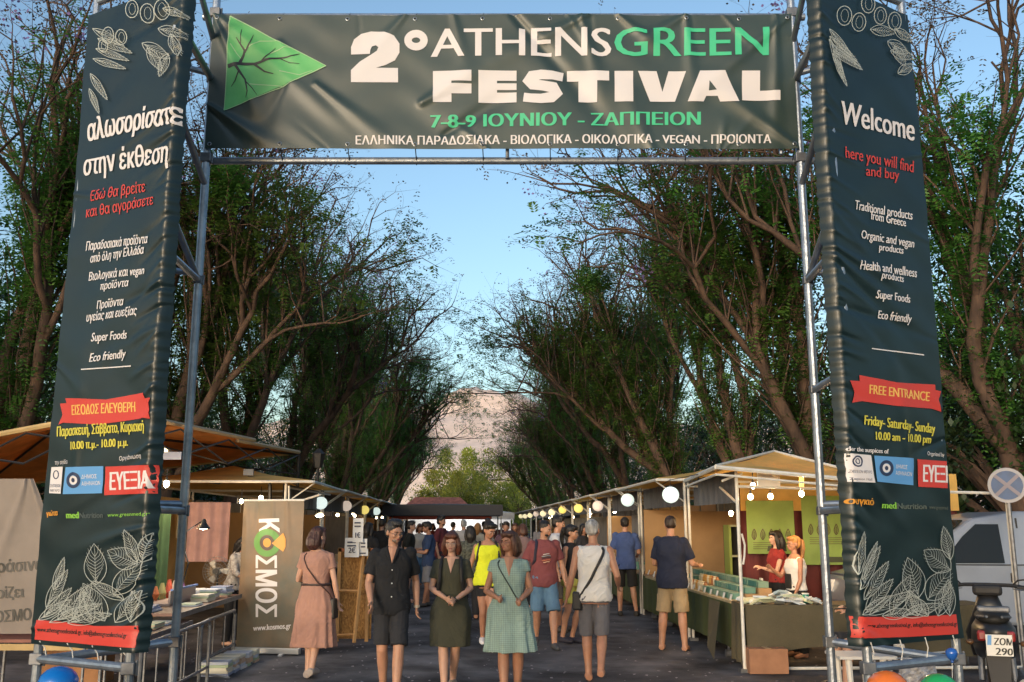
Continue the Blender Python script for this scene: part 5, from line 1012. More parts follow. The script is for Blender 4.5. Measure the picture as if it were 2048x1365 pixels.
def poster(px0, py0, px1, py1, Y, m, label, nm='poster', cat='poster'):
    a_, b_ = P(px0, py1, Y), P(px1, py1, Y); cl_ = Cloth((a_[0], Y, 0), (b_[0], Y, 0), a_[2], P(px0, py0, Y)[2], [(.1, .1, .5, .6, .08, .01), (.6, 0, .5, .9, .1, -.01)])
    return cl_, cl_.sheet(16, 16, nm, m, label=label, category=cat)
M_LIMEB = mat('lime_poster', (.20, .30, .07), .6, 0, var=.12, vscale=2)
for i, (x0, x1, y0, y1) in enumerate(((1496, 1592, 1002, 1108), (1609, 1716, 992, 1130))):
    cl_, o = poster(x0, y0, x1, y1, 14.38, M_LIMEB, ('lime green product poster behind the dark-haired vendor', 'lime green product poster behind the right gate post, beside the tower banner')[i])
    a = Art()
    for k in range(5): a.leaf(x0 + 12 + k * 17, y0 + 78, 22, 9, -1.57, 1, 2)
    for k in range(4): a.strip([(x0 + 10, y0 + 84 + k * 4), (x1 - 14 - 6 * (k % 2), y0 + 84 + k * 4)], 1.1)
    a.put(cl_, 'product_drawing', flat((.08, .05, .03), .6), o, .004); a = Art(); a.poly([(x0 + 40, y1 - 16), (x0 + 75, y1 - 16), (x0 + 78, y1 - 5), (x0 + 38, y1 - 5)]); a.put(cl_, 'logo_panel', flat((.05, .06, .03), .6), o, .004)
# partition panels across the far end of the first green counter
for u_, w_, h_, nm in ((3.72, .76, 1.93, 'narrow bright tan partition panel at the far end of the green counter'), (4.88, 1.45, 1.90, 'wide tan partition panel behind the navy T-shirt man')):
    one(MB().abox(u_, 18.05, .12, w_, .04, h_ - .12), 'partition_panel', M_PLY, nm, 'panel', AV(u_, 18.05, 0))
# green counters front right (v 11.9..17.6)
gc = thing('stall_counter', 'long green-skirted counter running back from the khaki table on the right', 'counter', AV(3.6, 14.7))
MB().abox(3.62, 14.75, .70, .74, 5.7, .03).build('counter_top', mat('counter_board', (.36, .30, .18), .6, var=.2), gc)
MB().grid(lambda a, b: AV(3.26 - .008 * math.sin(a * 80), 11.9 + a * 5.7, .17 + b * .54), 90, 1).build('skirt', M_GREENF, gc)
MB().grid(lambda a, b: AV(3.26 + a * .7, 11.9, .17 + b * .54), 4, 1).build('skirt', M_GREENF, gc)
for v_ in (12.4, 13.3, 14.6, 16.0, 17.3):
    MB().tube([AV(3.34, v_, .05), AV(3.34, v_, .2)], .015, 6).tube([AV(3.30, v_, .05), AV(3.38, v_, .05)], .05, 10).build('caster', M_PIPED, gc)
# stepped display of packets and jars
rr = random.Random(12)
proto = {}
def item(kind, m, u_, v_, z_, rz, label, group, cat, sz):
    key = (kind, m.name)
    if key not in proto:
        mb = MB()
        if kind == 'box': mb.box((0, 0, sz[2] / 2), sz)
        elif kind == 'jar': mb.tube([(0, 0, 0), (0, 0, sz[2] * .7), (0, 0, sz[2] * .8), (0, 0, sz[2])], [sz[0] / 2, sz[0] / 2, sz[0] * .35, sz[0] * .35], 10)
        o = mb.build('x', m, bev=.004 if kind == 'box' else 0); proto[key] = (o.data, o); bpy.data.objects.remove(o)
        proto[key] = proto[key][0]
    o = bpy.data.objects.new('packet' if kind == 'box' else 'jar', proto[key]); COL.objects.link(o); o.location = tuple(AV(u_, v_, z_)); o.rotation_euler = (0, 0, AVD + rz)
    o['label'] = label; o['category'] = cat; o['group'] = group; return o
M_TEAL = [flat(c, .5) for c in ((.05, .16, .14), (.10, .22, .18), (.16, .26, .20))]
M_JAR = [flat(c, .35) for c in ((.55, .5, .36), (.5, .28, .07), (.4, .42, .3), (.3, .12, .04))]
for st_ in range(3):
    for k in range(30):
        v_ = 12.15 + k * .12; z_ = .732 + .07 * st_; u_ = 3.40 + .17 * st_
        if 12 < k < 22 and st_ < 2: item('jar', rr.choice(M_JAR), u_, v_, z_, 0, 'small light-coloured jar in the stepped rows on the green counter', 'jars on the green counter', 'jar', (.065, .065, .12))
        else: item('box', rr.choice(M_TEAL), u_, v_, z_, rr.uniform(-.1, .1), 'small teal packet in the stepped rows on the green counter', 'teal packets on the green counter', 'packet', (.13, .09, .075))
for st_ in (1, 2): one(MB().abox(3.40 + .17 * st_, 13.95, .728, .165, 3.8, .07 * st_ - .0), 'display_step', M_PLY, ('low', 'high')[st_ - 1] + ' step of the display rack under the teal packets', 'display rack', AV(3.4, 13.9, .73))
for k in range(4): item('jar', M_JAR[2], 3.5 + .05 * k, 16.9 - .1 * k, .73, 0, 'white jar near the far end of the green counter', 'white jars at the far end of the green counter', 'jar', (.065, .065, .12))
for k in range(16):
    v_ = 12.05 + k * .33; one(MB().slab([AV(3.29, v_ - .04, .732), AV(3.29, v_ + .04, .732), AV(3.31, v_ + .04, .80), AV(3.31, v_ - .04, .80)], .003), 'price_card', M_WHITE, 'small white price card in the row along the edge of the green counter', 'price card', AV(3.3, v_, .732), 'price cards on the green counter')
for k in range(14): item('jar', rr.choice(M_JAR), 3.86, 12.3 + k * .11, .73, 0, 'tall jar in the back row behind the display steps', 'jars behind the display steps', 'jar', (.065, .065, .12))
one(MB().box(AV(4.05, 13.2, .83), (.02, .1, .2), rz=AVD), 'card_holder', M_WHITE, 'upright white card holder at the back of the green counter', 'card holder', AV(4.05, 13.2, .73))
# shelf cabinet with green frame
cb = thing('shelf_unit', 'tall open shelf unit with lime green frame behind the counter', 'shelf', AV(4.45, 15.2))
for uu in (4.15, 4.55, 4.95): MB().abox(uu, 15.2, .7, .04, .3, .95).build('upright', flat((.30, .36, .08), .6), cb)
for zz in (.72, 1.15, 1.62): MB().abox(4.55, 15.2, zz, .8, .3, .03).build('shelf', flat((.42, .42, .25), .6), cb)
MB().abox(4.55, 15.36, .72, .84, .02, .92).build('back_panel', M_DARK, cb)
# khaki table in front
tb = thing('draped_table', 'table draped in khaki cloth at the front of the right stall', 'table', (3.9, 11.6, 0))
x0_, x1_ = pA[0] + .05, 5.6
MB().box(((x0_ + x1_) / 2, 11.72, .715), (x1_ - x0_, .62, .03)).build('tabletop', M_PLY, tb)
def drape(a, b):
    sw = .05 * math.sin(a * 9 + 1) * (1 - b) + .03 * math.sin(a * 23) * (1 - b); low = .17 + .20 * max(0, math.sin((a - .05) * 5.5)) * .5 + (.14 if a > .5 else 0) * 0
    return np.array([x0_ + a * (x1_ - x0_), 11.38 - sw * .8 - .02, low + b * (.735 - low)])
mb = MB(); mb.grid(drape, 70, 10); mb.grid(lambda a, b: np.array([x0_ + a * (x1_ - x0_), 11.38 - .018 + b * .66, .736 + .002 * math.sin(a * 40)]), 20, 4)
mb.grid(lambda a, b: np.array([x0_ - .015 - .03 * math.sin(a * 14) * (1 - b), 11.38 + a * .6, .06 + b * .675]), 16, 4); mb.build('tablecloth', M_KHK, tb, smooth=True)
for xx in (x0_ + .08, x1_ - .08):
    for yy in (11.5, 11.95): MB().tube([(xx, yy, 0), (xx, yy, .7)], .016, 6).build('leg', M_PIPED, tb)
one(MB().add(*(lambda A_: (A_, [(0, 1, 2, 3)]))([AV(3.12, 11.9, .72), AV(3.10, 12.35, .72), AV(3.04, 12.3, .15), AV(2.98, 11.75, .06)])), 'hanging_cloth_end', M_KHK, 'loose khaki cloth end hanging at the corner of the green counter', 'cloth', AV(3.1, 12))
ms = [flat(c, .6) for c in ((.62, .64, .66), (.5, .56, .6), (.55, .6, .42), (.35, .45, .5), (.7, .7, .68))]
for k in range(34):
    x = rr.uniform(x0_ + .08, x0_ + .95); y = rr.uniform(11.42, 11.95); z = .745 + rr.uniform(0, .10) * (1 - abs((x - x0_ - .5) / .5)) + .01
    mb = MB(); e_ = Euler((rr.uniform(-.5, .5), rr.uniform(-.35, .35), rr.uniform(0, 3.1))).to_matrix(); mb.box((0, 0, 0), (.17, .10, .022), M=e_); vv = mb.v[0]; vv += np.array([[rr.uniform(-.01, .01) for _ in range(3)] for _ in range(8)])
    o = mb.build('flat_packet', rr.choice(ms), org=(0, 0, 0)); o.location = (x, y, z); o['label'] = 'white and pale packet in the loose heap on the khaki table'; o['category'] = 'packet'; o['group'] = 'packets heaped on the khaki table'
cpz = P(1612, 1210, 11.62); cup = thing('paper_cup', 'green and white paper cup with lid on the khaki table', 'cup', (cpz[0], 11.62, .74))
MB().tube([(cpz[0], 11.62, .74), (cpz[0], 11.62, .84)], [.030, .040], 14).build('cup_body', flat((.01, .22, .16), .5), cup, smooth=True); MB().tube([(cpz[0], 11.62, .77), (cpz[0], 11.62, .80)], [.0345, .0375], 14).build('sleeve', M_WHITE, cup); MB().tube([(cpz[0], 11.62, .84), (cpz[0], 11.62, .852)], .043, 14).build('lid', M_WHITE, cup)
cbp = G(1540, 1350); cb_ = thing('cardboard_box', 'brown cardboard box on the ground in front of the khaki table', 'box', (cbp[0], cbp[1] + .2, 0)); MB().box((cbp[0], cbp[1] + .18, .14), (.44, .34, .27)).build('box_body', mat('cardboard', (.30, .15, .085), .85, var=.12), cb_, bev=.004)
MB().box((cbp[0], cbp[1] + .18, .279), (.06, .345, .003)).build('packing_tape', flat((.42, .28, .16), .35), cb_)
# bulbs of the front right stall, white sign box
for (px, py, Y, e) in ((1603, 988, 11.9, 12), (1506, 972, 11.6, 0), (1501, 994, 11.7, 0), (1541, 993, 11.9, 8), (1462, 1027, 13.6, 6)):
    bulb(P(px, py, Y), 'lit bare bulb at the front right stall, ' + {1603: 'hanging on a yellow fitting', 1506: 'topmost beside the corner post', 1501: 'lowest beside the corner post', 1541: 'under the white sign board', 1462: 'deep inside above the shelf unit'}[px], r=.032, e=e, drop=.10)
one(MB().tube([P(1603, 955, 11.9), P(1603, 978, 11.9)], .03, 10), 'lamp_fitting', flat((.6, .45, .05), .4, emit=(1, .6, .1), estr=1.2), 'yellow tubular lamp fitting above the bright bulb', 'lamp fitting', P(1603, 966, 11.9))
wp = P(1537, 960, 11.5); one(MB().box(wp, (.27, .03, .19)), 'sign_board', M_WHITE, 'blank white sign board hung under the front right canopy', 'sign', wp)
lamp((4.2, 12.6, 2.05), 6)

# ------------------------------------------------------------------ lanterns on their cables
LC = [((.72, .84, .80), 2.2), ((.70, .84, .78), 1.9), ((.80, .66, .55), 1.3), ((.95, .75, .20), 1.7), ((.95, .72, .18), 1.7), ((.95, .85, .50), 1.8), ((.95, .84, .52), 1.8)]
lprot = {}
def lantern(c, col, es, label):
    key = col
    t = thing('paper_lantern', label, 'lantern', c, 'round paper lanterns strung along the stalls')
    if key not in lprot:
        mb = MB(); r = .125; n = 20; zs = np.linspace(-1, 1, 23)
        mb.tube([(0, 0, z * r * .97) for z in zs], [max(.012, r * math.sqrt(max(0, 1 - z * z)) * (1 + .022 * (-1) ** i)) for i, z in enumerate(zs)], n)
        me = mb.mesh('shade', smooth=True); me.materials.append(mat('lantern_paper', col, .8, emit=col, estr=es * .17)); m2 = MB().tube([(0, 0, r * .95), (0, 0, r * 1.12)], .03, 8).tube([(0, 0, r * 1.1), (0, 0, r * 1.1 + .1)], .004, 4).mesh('hanger'); m2.materials.append(M_DARK); lprot[key] = (me, m2)
    for nm, me in zip(('shade', 'hanger'), lprot[key]): o = bpy.data.objects.new(nm, me); COL.objects.link(o); o.parent = t
VR = [14.1, 17.95, 22.1, 26.0, 30.4, 34.3, 38.3, 42.3, 46.3, 50.3, 54.3]
for i, v in enumerate(VR): c, e = LC[(0, 1, 2, 3, 4, 5, 6, 2, 5, 6, 5)[i]]; lantern(AV(3.02, v, 2.09 + .02 * math.sin(i * 2)), c, e, '%s lantern from the gate in the right-hand string' % ORD[i])
VL = [18.6, 22.5, 26.5, 29.9, 33.6, 37.5, 41.5, 45.4]
for i, v in enumerate(VL): c, e = LC[(0, 2, 3, 1, 4, 1, 5, 6)[i]]; lantern(AV(-2.83, v, 2.06 + .02 * math.sin(i * 2)), c, e, '%s lantern from the gate in the left-hand string' % ORD[i])
for u_, V_, lb in ((3.02, VR, 'right'), (-2.83, VL, 'left')):
    pts = []
    for a_, b_ in zip(V_[:-1], V_[1:]):
        for f in np.linspace(0, 1, 6)[:-1]: pts.append(AV(u_, a_ + (b_ - a_) * f, 2.31 - .10 * math.sin(math.pi * f)))
    pts.append(AV(u_, V_[-1], 2.31)); pts = [AV(u_, V_[0] - 3, 2.3)] + pts
    one(MB().tube(pts, .006, 5), 'lantern_cable', M_DARK, 'thin dark cable carrying the lanterns of the %s-hand string' % lb, 'cable', AV(u_, V_[0], 0))
rr = random.Random(31)                            # small bare bulbs glimpsed inside the farther stalls
for k in range(14):
    sd_ = (-1, 1)[k % 2]; v = 24 + k * 1.9; bulb(AV(sd_ * rr.uniform(3.6, 4.6), v, rr.uniform(1.9, 2.05)), 'tiny lit bulb far inside the %s-hand stalls, %s along' % ('left' if sd_ < 0 else 'right', ORD[k // 2]), r=.045, e=0)
MB_s = P(637, 1027, 17.6); sp = thing('spot_lamp', 'small lit clip lamp below the nearest left lantern', 'lamp', MB_s)
MB().tube([MB_s + (0, 0, .06), MB_s, MB_s + (.02, -.03, -.04)], [.02, .05, .09], 12).build('shade', M_DARK, sp); MB().ell(MB_s + (.02, -.03, -.04), (.085, .05, .03), 12, 6).build('bulb', M_BULB, sp)

# ------------------------------------------------------------------ black canopy, white tarpaulin, red canopy at the end of the left row
bc = thing('black_gazebo', 'black canopy standing out into the avenue beyond the left stalls', 'gazebo', AV(-1, 33))
def canopyset(t, u0, u1, v0, v1, z0, z1, zp, m, posts=True):
    A, B, C, D = AV(u0, v0, z1), AV(u1, v0, z1), AV(u1, v1, z1), AV(u0, v1, z1); T_ = AV((u0 + u1) / 2, (v0 + v1) / 2, zp)
    MB().add([A, B, C, D, T_], [(0, 1, 4), (1, 2, 4), (2, 3, 4), (3, 0, 4)]).build('canopy', m, t)
    for (p, q_) in ((A, B), (B, C), (C, D), (D, A)): MB().slab([p, q_, q_ - (0, 0, z1 - z0), p - (0, 0, z1 - z0)], .01).build('valance', m, t)
    if posts:
        for uu, vv in ((u0 + .05, v0 + .05), (u1 - .05, v0 + .05), (u1 - .05, v1 - .05), (u0 + .05, v1 - .05)): MB().tube([AV(uu, vv, 0), AV(uu, vv, z1)], .022, 6).build('post', M_PIPED, t)
canopyset(bc, -2.7, 1.12, 30.5, 34, 1.93, 2.27, 2.34, flat((.012, .014, .024), .6))
rc = thing('red_gazebo', 'red canopy behind the black one', 'gazebo', AV(-2, 38)); canopyset(rc, -3.0, .9, 36, 39, 1.85, 2.02, 2.3, flat((.42, .07, .03), .7, trans=.3))
wt = thing('white_gazebo', 'white tarpaulin shelter beyond the black canopy', 'gazebo', AV(-.5, 47)); canopyset(wt, -3.0, 2.2, 45, 49, 1.9, 2.2, 2.5, flat((.7, .7, .7), .7, trans=.3)); MB().slab([AV(-3, 48.9, 0), AV(2.2, 48.9, 0), AV(2.2, 48.9, 1.9), AV(-3, 48.9, 1.9)], .01).build('back_wall', flat((.75, .75, .76), .7, emit=(1, .97, .92), estr=.0), wt)
lamp(AV(-.5, 46.5, 1.7), 120, (1, .95, .88), .2)

# ------------------------------------------------------------------ left foreground: big rust canopy, tables, banners
lc = thing('truss_gazebo', 'large rust-orange peaked canopy on folding dark trusses at the far left', 'gazebo', (-6.6, 14.5, 0))
p1, p2, p0, p3 = P(238, 824, 11.3), P(598, 905, 17.9), P(-300, 925, 11.9), np.array([-9.9, 17.6, 2.3]); ap = np.array([-6.9, 14.3, 3.22])
mb = MB()
for p, q_ in ((p0, p1), (p1, p2), (p2, p3), (p3, p0)): roofp(p, q_, ap, .10, 12)
o = mb.build('canopy', M_RUST, lc); sm = o.modifiers.new('s', 'SOLIDIFY'); sm.thickness = .005
for p, q_ in ((p0, p1), (p2, p3), (p3, p0)): MB().tube([p, q_], .035, 6).build('eave_rail', M_CREAM, lc)
pm = p1 * .35 + p2 * .65; MB().tube([p1, pm + (.02, 0, .03)], .035, 6).build('eave_rail', flat((.45, .33, .2), .7), lc); MB().tube([p1 * .45 + p2 * .55 - (0, 0, .03), p2], .035, 6).build('eave_rail', flat((.45, .33, .2), .7), lc)
for p in (p0, p1, p2, p3): MB().tube([p - (0, 0, .05), ap - (0, 0, .12)], .022, 5).build('rafter', M_DARK, lc)
def truss(p, q_, n, h=.42):
    for k in range(n):
        a_, b_ = p + (q_ - p) * k / n, p + (q_ - p) * (k + 1) / n
        MB().tube([a_ - (0, 0, .05), b_ - (0, 0, h)], .014, 5).build('truss_bar', M_DARK, lc); MB().tube([a_ - (0, 0, h), b_ - (0, 0, .05)], .014, 5).build('truss_bar', M_DARK, lc)
truss(p1, p2, 4); truss(p2, p3, 4); truss(p0, p1, 3); truss((p1 + p2) / 2, ap - (0, 0, .3), 2); truss((p2 + p3) / 2, ap - (0, 0, .3), 2)
for p in (p0, p2, p3): MB().tube([z3(p, 0), p], .03, 6).build('post', M_DARK, lc)
MB().tube([z3(p1, 0) + (-.15, .3, 0), p1 + (-.15, .3, 0)], .03, 6).build('post', M_DARK, lc)
MB().box(P(497, 945, 15.5), (.16, .03, .10)).build('maker_plate', flat((.25, .28, .32), .4), lc); MB().box(P(345, 912, 12.5), (.24, .03, .10)).build('maker_plate', flat((.12, .15, .25), .4), lc)
MB().box(P(322, 903, 12.6), (.16, .06, .08)).build('flood_light', flat((.8, .7, .4), .4, emit=(1, .8, .4), estr=2.), lc)
MB().tube([P(497, 955, 15.5), P(540, 962, 15.2), P(540, 1200, 15.2)], .03, 6).build('post', M_DARK, lc)
for (px, py, Y, e, r) in ((333, 968, 12.2, 18, .038), (483, 1003, 14.4, 5, .03)): bulb(P(px, py, Y), 'lit bare bulb %s' % ('under the big rust canopy' if px < 400 else 'at the top corner of the tall brown banner'), r=r, e=e)
# white scaffold of second left canopy
one(MB().tube([P(495, 1004, 14.9), P(605, 1001, 14.9), P(640, 990, 14.5)], .016, 6).tube([P(578, 972, 14.9), P(578, 1002, 14.9)], .016, 6).tube([P(578, 976, 14.9), P(660, 990, 17)], .016, 6), 'awning_bar', M_WHITEP, 'white jointed awning bar above the tall brown banner', 'awning bar', P(578, 1000, 14.9))
# cloth sheet with handwritten slogan
M_SHEET = mat('grey_brown_sheet', (.25, .215, .19), .9, 0, var=.1, vscale=2)
sa, sb = P(-150, 1250, 9.7), P(92, 1250, 9.7); shc = Cloth((sa[0], 9.7, 0), (sb[0], 9.7, 0), P(0, 1268, 9.7)[2], P(40, 958, 9.7)[2], [(.9, 1.6, .6, .5, .05, .03), (1.1, 1.6, 1.2, .3, .05, .03), (.3, 1.5, .5, .2, .08, -.03)])
class Taper(Cloth):
    def pos(s, a, b, off=0.):
        p = Cloth.pos(s, a, b, off); k = np.clip((np.asarray(b) / s.H - .55) / .45, 0, 1); c = s.o[0] + .86; x = p[..., 0]; p[..., 0] = x + (c - x) * (k ** 1.3) * .78 * (x > c) + (c - x) * (k ** 1.3) * .3 * (x <= c); return p
shc.__class__ = Taper
sh_ = shc.sheet(40, 50, 'slogan_sheet', M_SHEET, label='grey-brown cloth sheet with black painted Greek slogan hanging at the far left', category='banner')
a = Art(); a.text('το Πράσινο', -62, 1150, 84, 1140, 26, (-1, 0, 1)); a.text('στηρίζει', -48, 1200, 48, 1195, 24, (-1, 0, 1)); a.text('τον ΚΟΣΜΟ', -72, 1252, 62, 1240, 24, (-1, 0, 1)); a.put(shc, 'lettering', P_BLK, sh_, .003)
lt = thing('trestle_table', 'narrow brown table with pale edge beneath the painted cloth sheet', 'table', (-4.9, 9.7, 0))
MB().box((-5.3, 9.85, .545), (2.9, .6, .03)).build('tabletop', mat('red_brown_board', (.20, .07, .05), .6, var=.2), lt); MB().box((-5.3, 9.54, .49), (2.9, .02, .06)).build('edge_rail', M_CREAM, lt)
for xx in (-6.6, -5.2, -4.0):
    for yy in (9.6, 10.1): MB().tube([(xx, yy, 0), (xx, yy, .52)], .018, 6).build('leg', M_PIPED, lt)
one(MB().box((-4.65, 10.6, .2), (.6, .4, .4)), 'wooden_crate', mat('crate_wood', (.30, .15, .07), .8, var=.2), 'brown wooden crate under the left table', 'crate', (-4.65, 10.6, 0))
# book tables along the avenue
M_BOARD = mat('brown_table_board', (.17, .085, .065), .55, 0, var=.2, vscale=3)
for i, (u_, va, vb, z, w_) in enumerate(((-3.35, 10.2, 12.9, .76, .8), (-3.15, 8.7, 10.5, .66, .5))):
    t = thing('folding_table', ('long brown folding table carrying books and a fan', 'lower brown folding table with leaflets in front, by the gate post')[i], 'table', AV(u_, (va + vb) / 2))
    MB().abox(u_, (va + vb) / 2, z - .03, w_, vb - va, .03).build('tabletop', M_BOARD, t); MB().abox(u_ + w_ / 2 + .004, (va + vb) / 2, z - .05, .012, vb - va, .055).build('edge_rail', M_PIPED, t)
    for uu in (u_ - w_ / 2 + .06, u_ + w_ / 2 - .06):
        for vv in (va + .08, vb - .08): MB().tube([AV(uu, vv, 0), AV(uu, vv, z - .03)], .014, 6).build('leg', M_PIPED, t)
# steel crowd barriers
def barrier(u_, v0_, v1_, label, h=.95):
    t = thing('crowd_barrier', label, 'barrier', AV(u_, (v0_ + v1_) / 2), 'steel barriers in front of the book tables')
    MB().tube([AV(u_, v0_, .0), AV(u_, v0_, h - .05), AV(u_, v0_ + .05, h), AV(u_, v1_ - .05, h), AV(u_, v1_, h - .05), AV(u_, v1_, 0)], .018, 8).build('frame', M_PIPED, t); MB().tube([AV(u_, v0_, .22), AV(u_, v1_, .22)], .014, 6).build('bottom_rail', M_PIPED, t)
    n = int((v1_ - v0_) / .42)
    for k in range(1, n): MB().tube([AV(u_, v0_ + (v1_ - v0_) * k / n, .22), AV(u_, v0_ + (v1_ - v0_) * k / n, h)], .008, 6).build('bar', M_PIPED, t)
    for vv in (v0_ + .2, v1_ - .2): MB().tube([AV(u_ - .28, vv, .02), AV(u_, vv, .06), AV(u_ + .28, vv, .02)], .012, 6).build('foot', M_PIPED, t)
barrier(-2.66, 8.2, 10.3, 'steel crowd barrier close to the left gate post', .68); barrier(-2.85, 10.7, 12.2, 'steel crowd barrier between the gate post and the tall brown banner', .62)
# books
rr = random.Random(5)
bk = [flat(c, .5) for c in ((.6, .6, .62), (.45, .5, .6), (.62, .6, .5), (.25, .3, .45), (.5, .35, .25), (.35, .45, .3))]
def stack(u_, v_, z_, n, w_, d_, th, lab):
    for k in range(n):
        mb = MB().box((0, 0, th / 2), (w_, d_, th)); o = mb.build('book', rr.choice(bk), bev=.002); o.location = tuple(AV(u_ + rr.uniform(-.01, .01), v_ + rr.uniform(-.01, .01), z_ + k * (th + .001))); o.rotation_euler = (0, 0, AVD + rr.uniform(-.12, .12)); o['label'] = (('topmost', 'second from the top', 'third from the top', 'fourth from the top', 'fifth from the top', 'lowest')[n - 1 - k if n - 1 - k < 5 else 5] + ' ' + lab); o['category'] = 'book'; o['group'] = 'books and leaflets stacked on the left tables'
for i, (u_, v_, n, w_, d_, th) in enumerate(((-3.1, 12.5, 6, .2, .28, .02), (-3.15, 12.1, 5, .2, .28, .022), (-3.12, 11.7, 4, .2, .28, .02), (-3.4, 12.3, 5, .22, .3, .02), (-3.6, 10.5, 6, .2, .28, .022), (-3.62, 10.85, 5, .2, .28, .022), (-3.35, 10.4, 3, .2, .28, .02), (-3.1, 11.1, 2, .2, .28, .012))):
    stack(u_, v_, .765, n, w_, d_, th, 'book or magazine in the %s stack on the long book table' % ORD[i])
for i, (v_, n) in enumerate(((9.2, 3), (9.7, 4), (10.1, 2))): stack(-3.1, v_, .665, n, .22, .3, .012, 'pale leaflet in the %s pile on the lower table' % ORD[i])
dt = thing('display_tray', 'long blue-edged cardboard display tray on the book table', 'display tray', AV(-3.45, 11.5, .76)); MB().abox(-3.45, 11.55, .765, .28, 1.0, .02).build('base', flat((.4, .3, .25), .7), dt); MB().box(AV(-3.32, 11.55, .85), (.02, 1.0, .15), rz=AVD).build('front_panel', flat((.42, .34, .3), .7), dt); MB().box(AV(-3.30, 11.55, .935), (.03, 1.0, .02), rz=AVD).build('rim', flat((.12, .22, .5), .5), dt)
for k in range(5): stack(-2.72 - .02 * k, 12.25 - .26 * k, .0, 5, .3, .22, .03, 'magazine bundle on the ground under the barrier, %s from the banner' % ORD[k])
# fan
fc = P(434, 1143, 12.9); fn = thing('desk_fan', 'wire-caged desk fan with dark hub on the book table', 'fan', (fc[0], 12.9, .78))
M_CHROME = flat((.45, .42, .38), .3, metal=.8)
for rad, yy in ((.19, 0), (.15, -.03), (.10, -.045), (.05, -.05)): MB().tube([fc + np.array([rad * math.cos(a_), yy, rad * math.sin(a_)]) for a_ in np.linspace(0, 6.283, 25)], .003, 4, cap=False).build('cage_ring', M_CHROME, fn)
cg = MB()
for k in range(24):
    a_ = k * 6.283 / 24; cg.tube([fc + np.array([r_ * math.cos(a_), y_, r_ * math.sin(a_)]) for r_, y_ in ((.03, -.05), (.12, -.04), (.19, 0), (.12, .05))], .0018, 3, cap=False)
cg.build('cage_wires', M_CHROME, fn, kind='stuff')
for k in range(3): a_ = k * 2.09; MB().slab([fc + np.array([.03 * math.cos(a_), -.01, .03 * math.sin(a_)]), fc + np.array([.15 * math.cos(a_ - .3), .0, .15 * math.sin(a_ - .3)]), fc + np.array([.16 * math.cos(a_ + .3), .01, .16 * math.sin(a_ + .3)]), fc + np.array([.04 * math.cos(a_ + .8), .01, .04 * math.sin(a_ + .8)])], .002).build('blade', flat((.35, .33, .3), .4), fn)
MB().tube([fc + (0, -.06, 0), fc + (0, .09, 0)], [.04, .05], 12).build('hub', M_DARK, fn); MB().tube([fc + (0, .04, 0), (fc[0], 12.94, .78)], .014, 8).tube([(fc[0], 12.93, .762), (fc[0], 12.93, .785)], .10, 16).build('stand', M_DARK, fn)
# desk lamp
lp = P(407, 1058, 11.9); dl = thing('desk_lamp', 'black jointed desk lamp lit over the book table', 'lamp', (lp[0] - .3, 11.9, .77))
MB().tube([lp + (0, 0, .12), lp + (0, 0, .07), lp + (0, 0, .0)], [.02, .035, .085], 14, cap=False).build('shade', M_BLACK, dl); MB().ell(lp + (0, 0, .012), (.06, .06, .022), 12, 6).build('bulb', M_BULB, dl); lamp(lp - (0, 0, .06), 9, (1, .85, .65))
MB().tube([lp + (0, 0, .11), lp + (-.28, 0, -.08), lp + (-.16, 0, -.42), (lp[0] - .25, 11.9, .79)], .009, 6).build('arm', M_BLACK, dl); MB().tube([(lp[0] - .25, 11.9, .765), (lp[0] - .25, 11.9, .79)], .08, 14).build('base', M_BLACK, dl)
# hanging cloths behind the book table
one(MB().grid(lambda a, b: np.array([P(372, 1100, 14.2)[0] + a * .62, 14.2 + .02 * math.sin(a * 22), 1.12 + b * .86]), 30, 1), 'hanging_cloth', mat('mauve_cloth', (.30, .17, .15), .9, var=.12), 'mauve printed cloth hanging behind the desk lamp', 'cloth', P(400, 1100, 14.2), smooth=True)
one(MB().grid(lambda a, b: np.array([P(284, 1100, 12.6)[0] + a * .34, 12.6 + .03 * math.sin(a * 14), .7 + b * 1.2]), 20, 1), 'green_drape', mat('green_cloth', (.03, .07, .03), .9, var=.12), 'dark green drape beside the left tower banner', 'cloth', P(300, 1100, 12.6), smooth=True)
for k, c in enumerate(((.5, .15, .05), (.45, .4, .15), (.5, .08, .04), (.35, .25, .1), (.5, .45, .4), (.25, .12, .3))):
    p = AV(-3.75 + .03 * (k % 3), 11.9 + .17 * k, .765); one(MB().tube([p, p + (0, 0, .07), p + (0, 0, .16 + .03 * (k % 3))], [.03, .055, .02], 8), 'small_ornament', flat(c, .6), 'small %s handmade figure on the book table' % ('orange', 'yellow', 'red', 'brown', 'pale', 'purple')[k], 'ornament', p)
# roll-up banner ΚΟΣΜΟΣ
M_ROLL = mat('brown_green_print', (.20, .125, .070), .55, 0, col2=(.085, .085, .065), vscale=1.2, spec=.5)
ra, rb = P(472, 1300, 12.85), P(598, 1300, 12.75)
rol = Cloth((ra[0], 12.85, 0), (rb[0], 12.70, 0), .08, 1.97, [(.2, 1.89, .2, 1.2, .03, -.012), (.42, 1.89, .45, 1.1, .03, .012), (.62, 1.89, .7, .8, .05, .012), (.05, 1.8, .1, .2, .06, .012)])
rt = rol.sheet(40, 70, 'pull_up_banner', M_ROLL, label='tall brown pull-up banner with the vertical white word ΚΟΣΜΟΣ on the left', category='banner')
a = Art()
a.text('Κ', 518, 1040, 519, 1066, 41, (-1.5, 0, 1.5), vert=True); a.text('ΣΜΟΣ', 512, 1112, 512, 1233, 43, (-1.5, 0, 1.5), vert=True); a.text('www.kosmos.gr', 507, 1262, 582, 1257, 11, (-.4, .4)); a.put(rol, 'lettering', P_WHITE, rt, .0015)
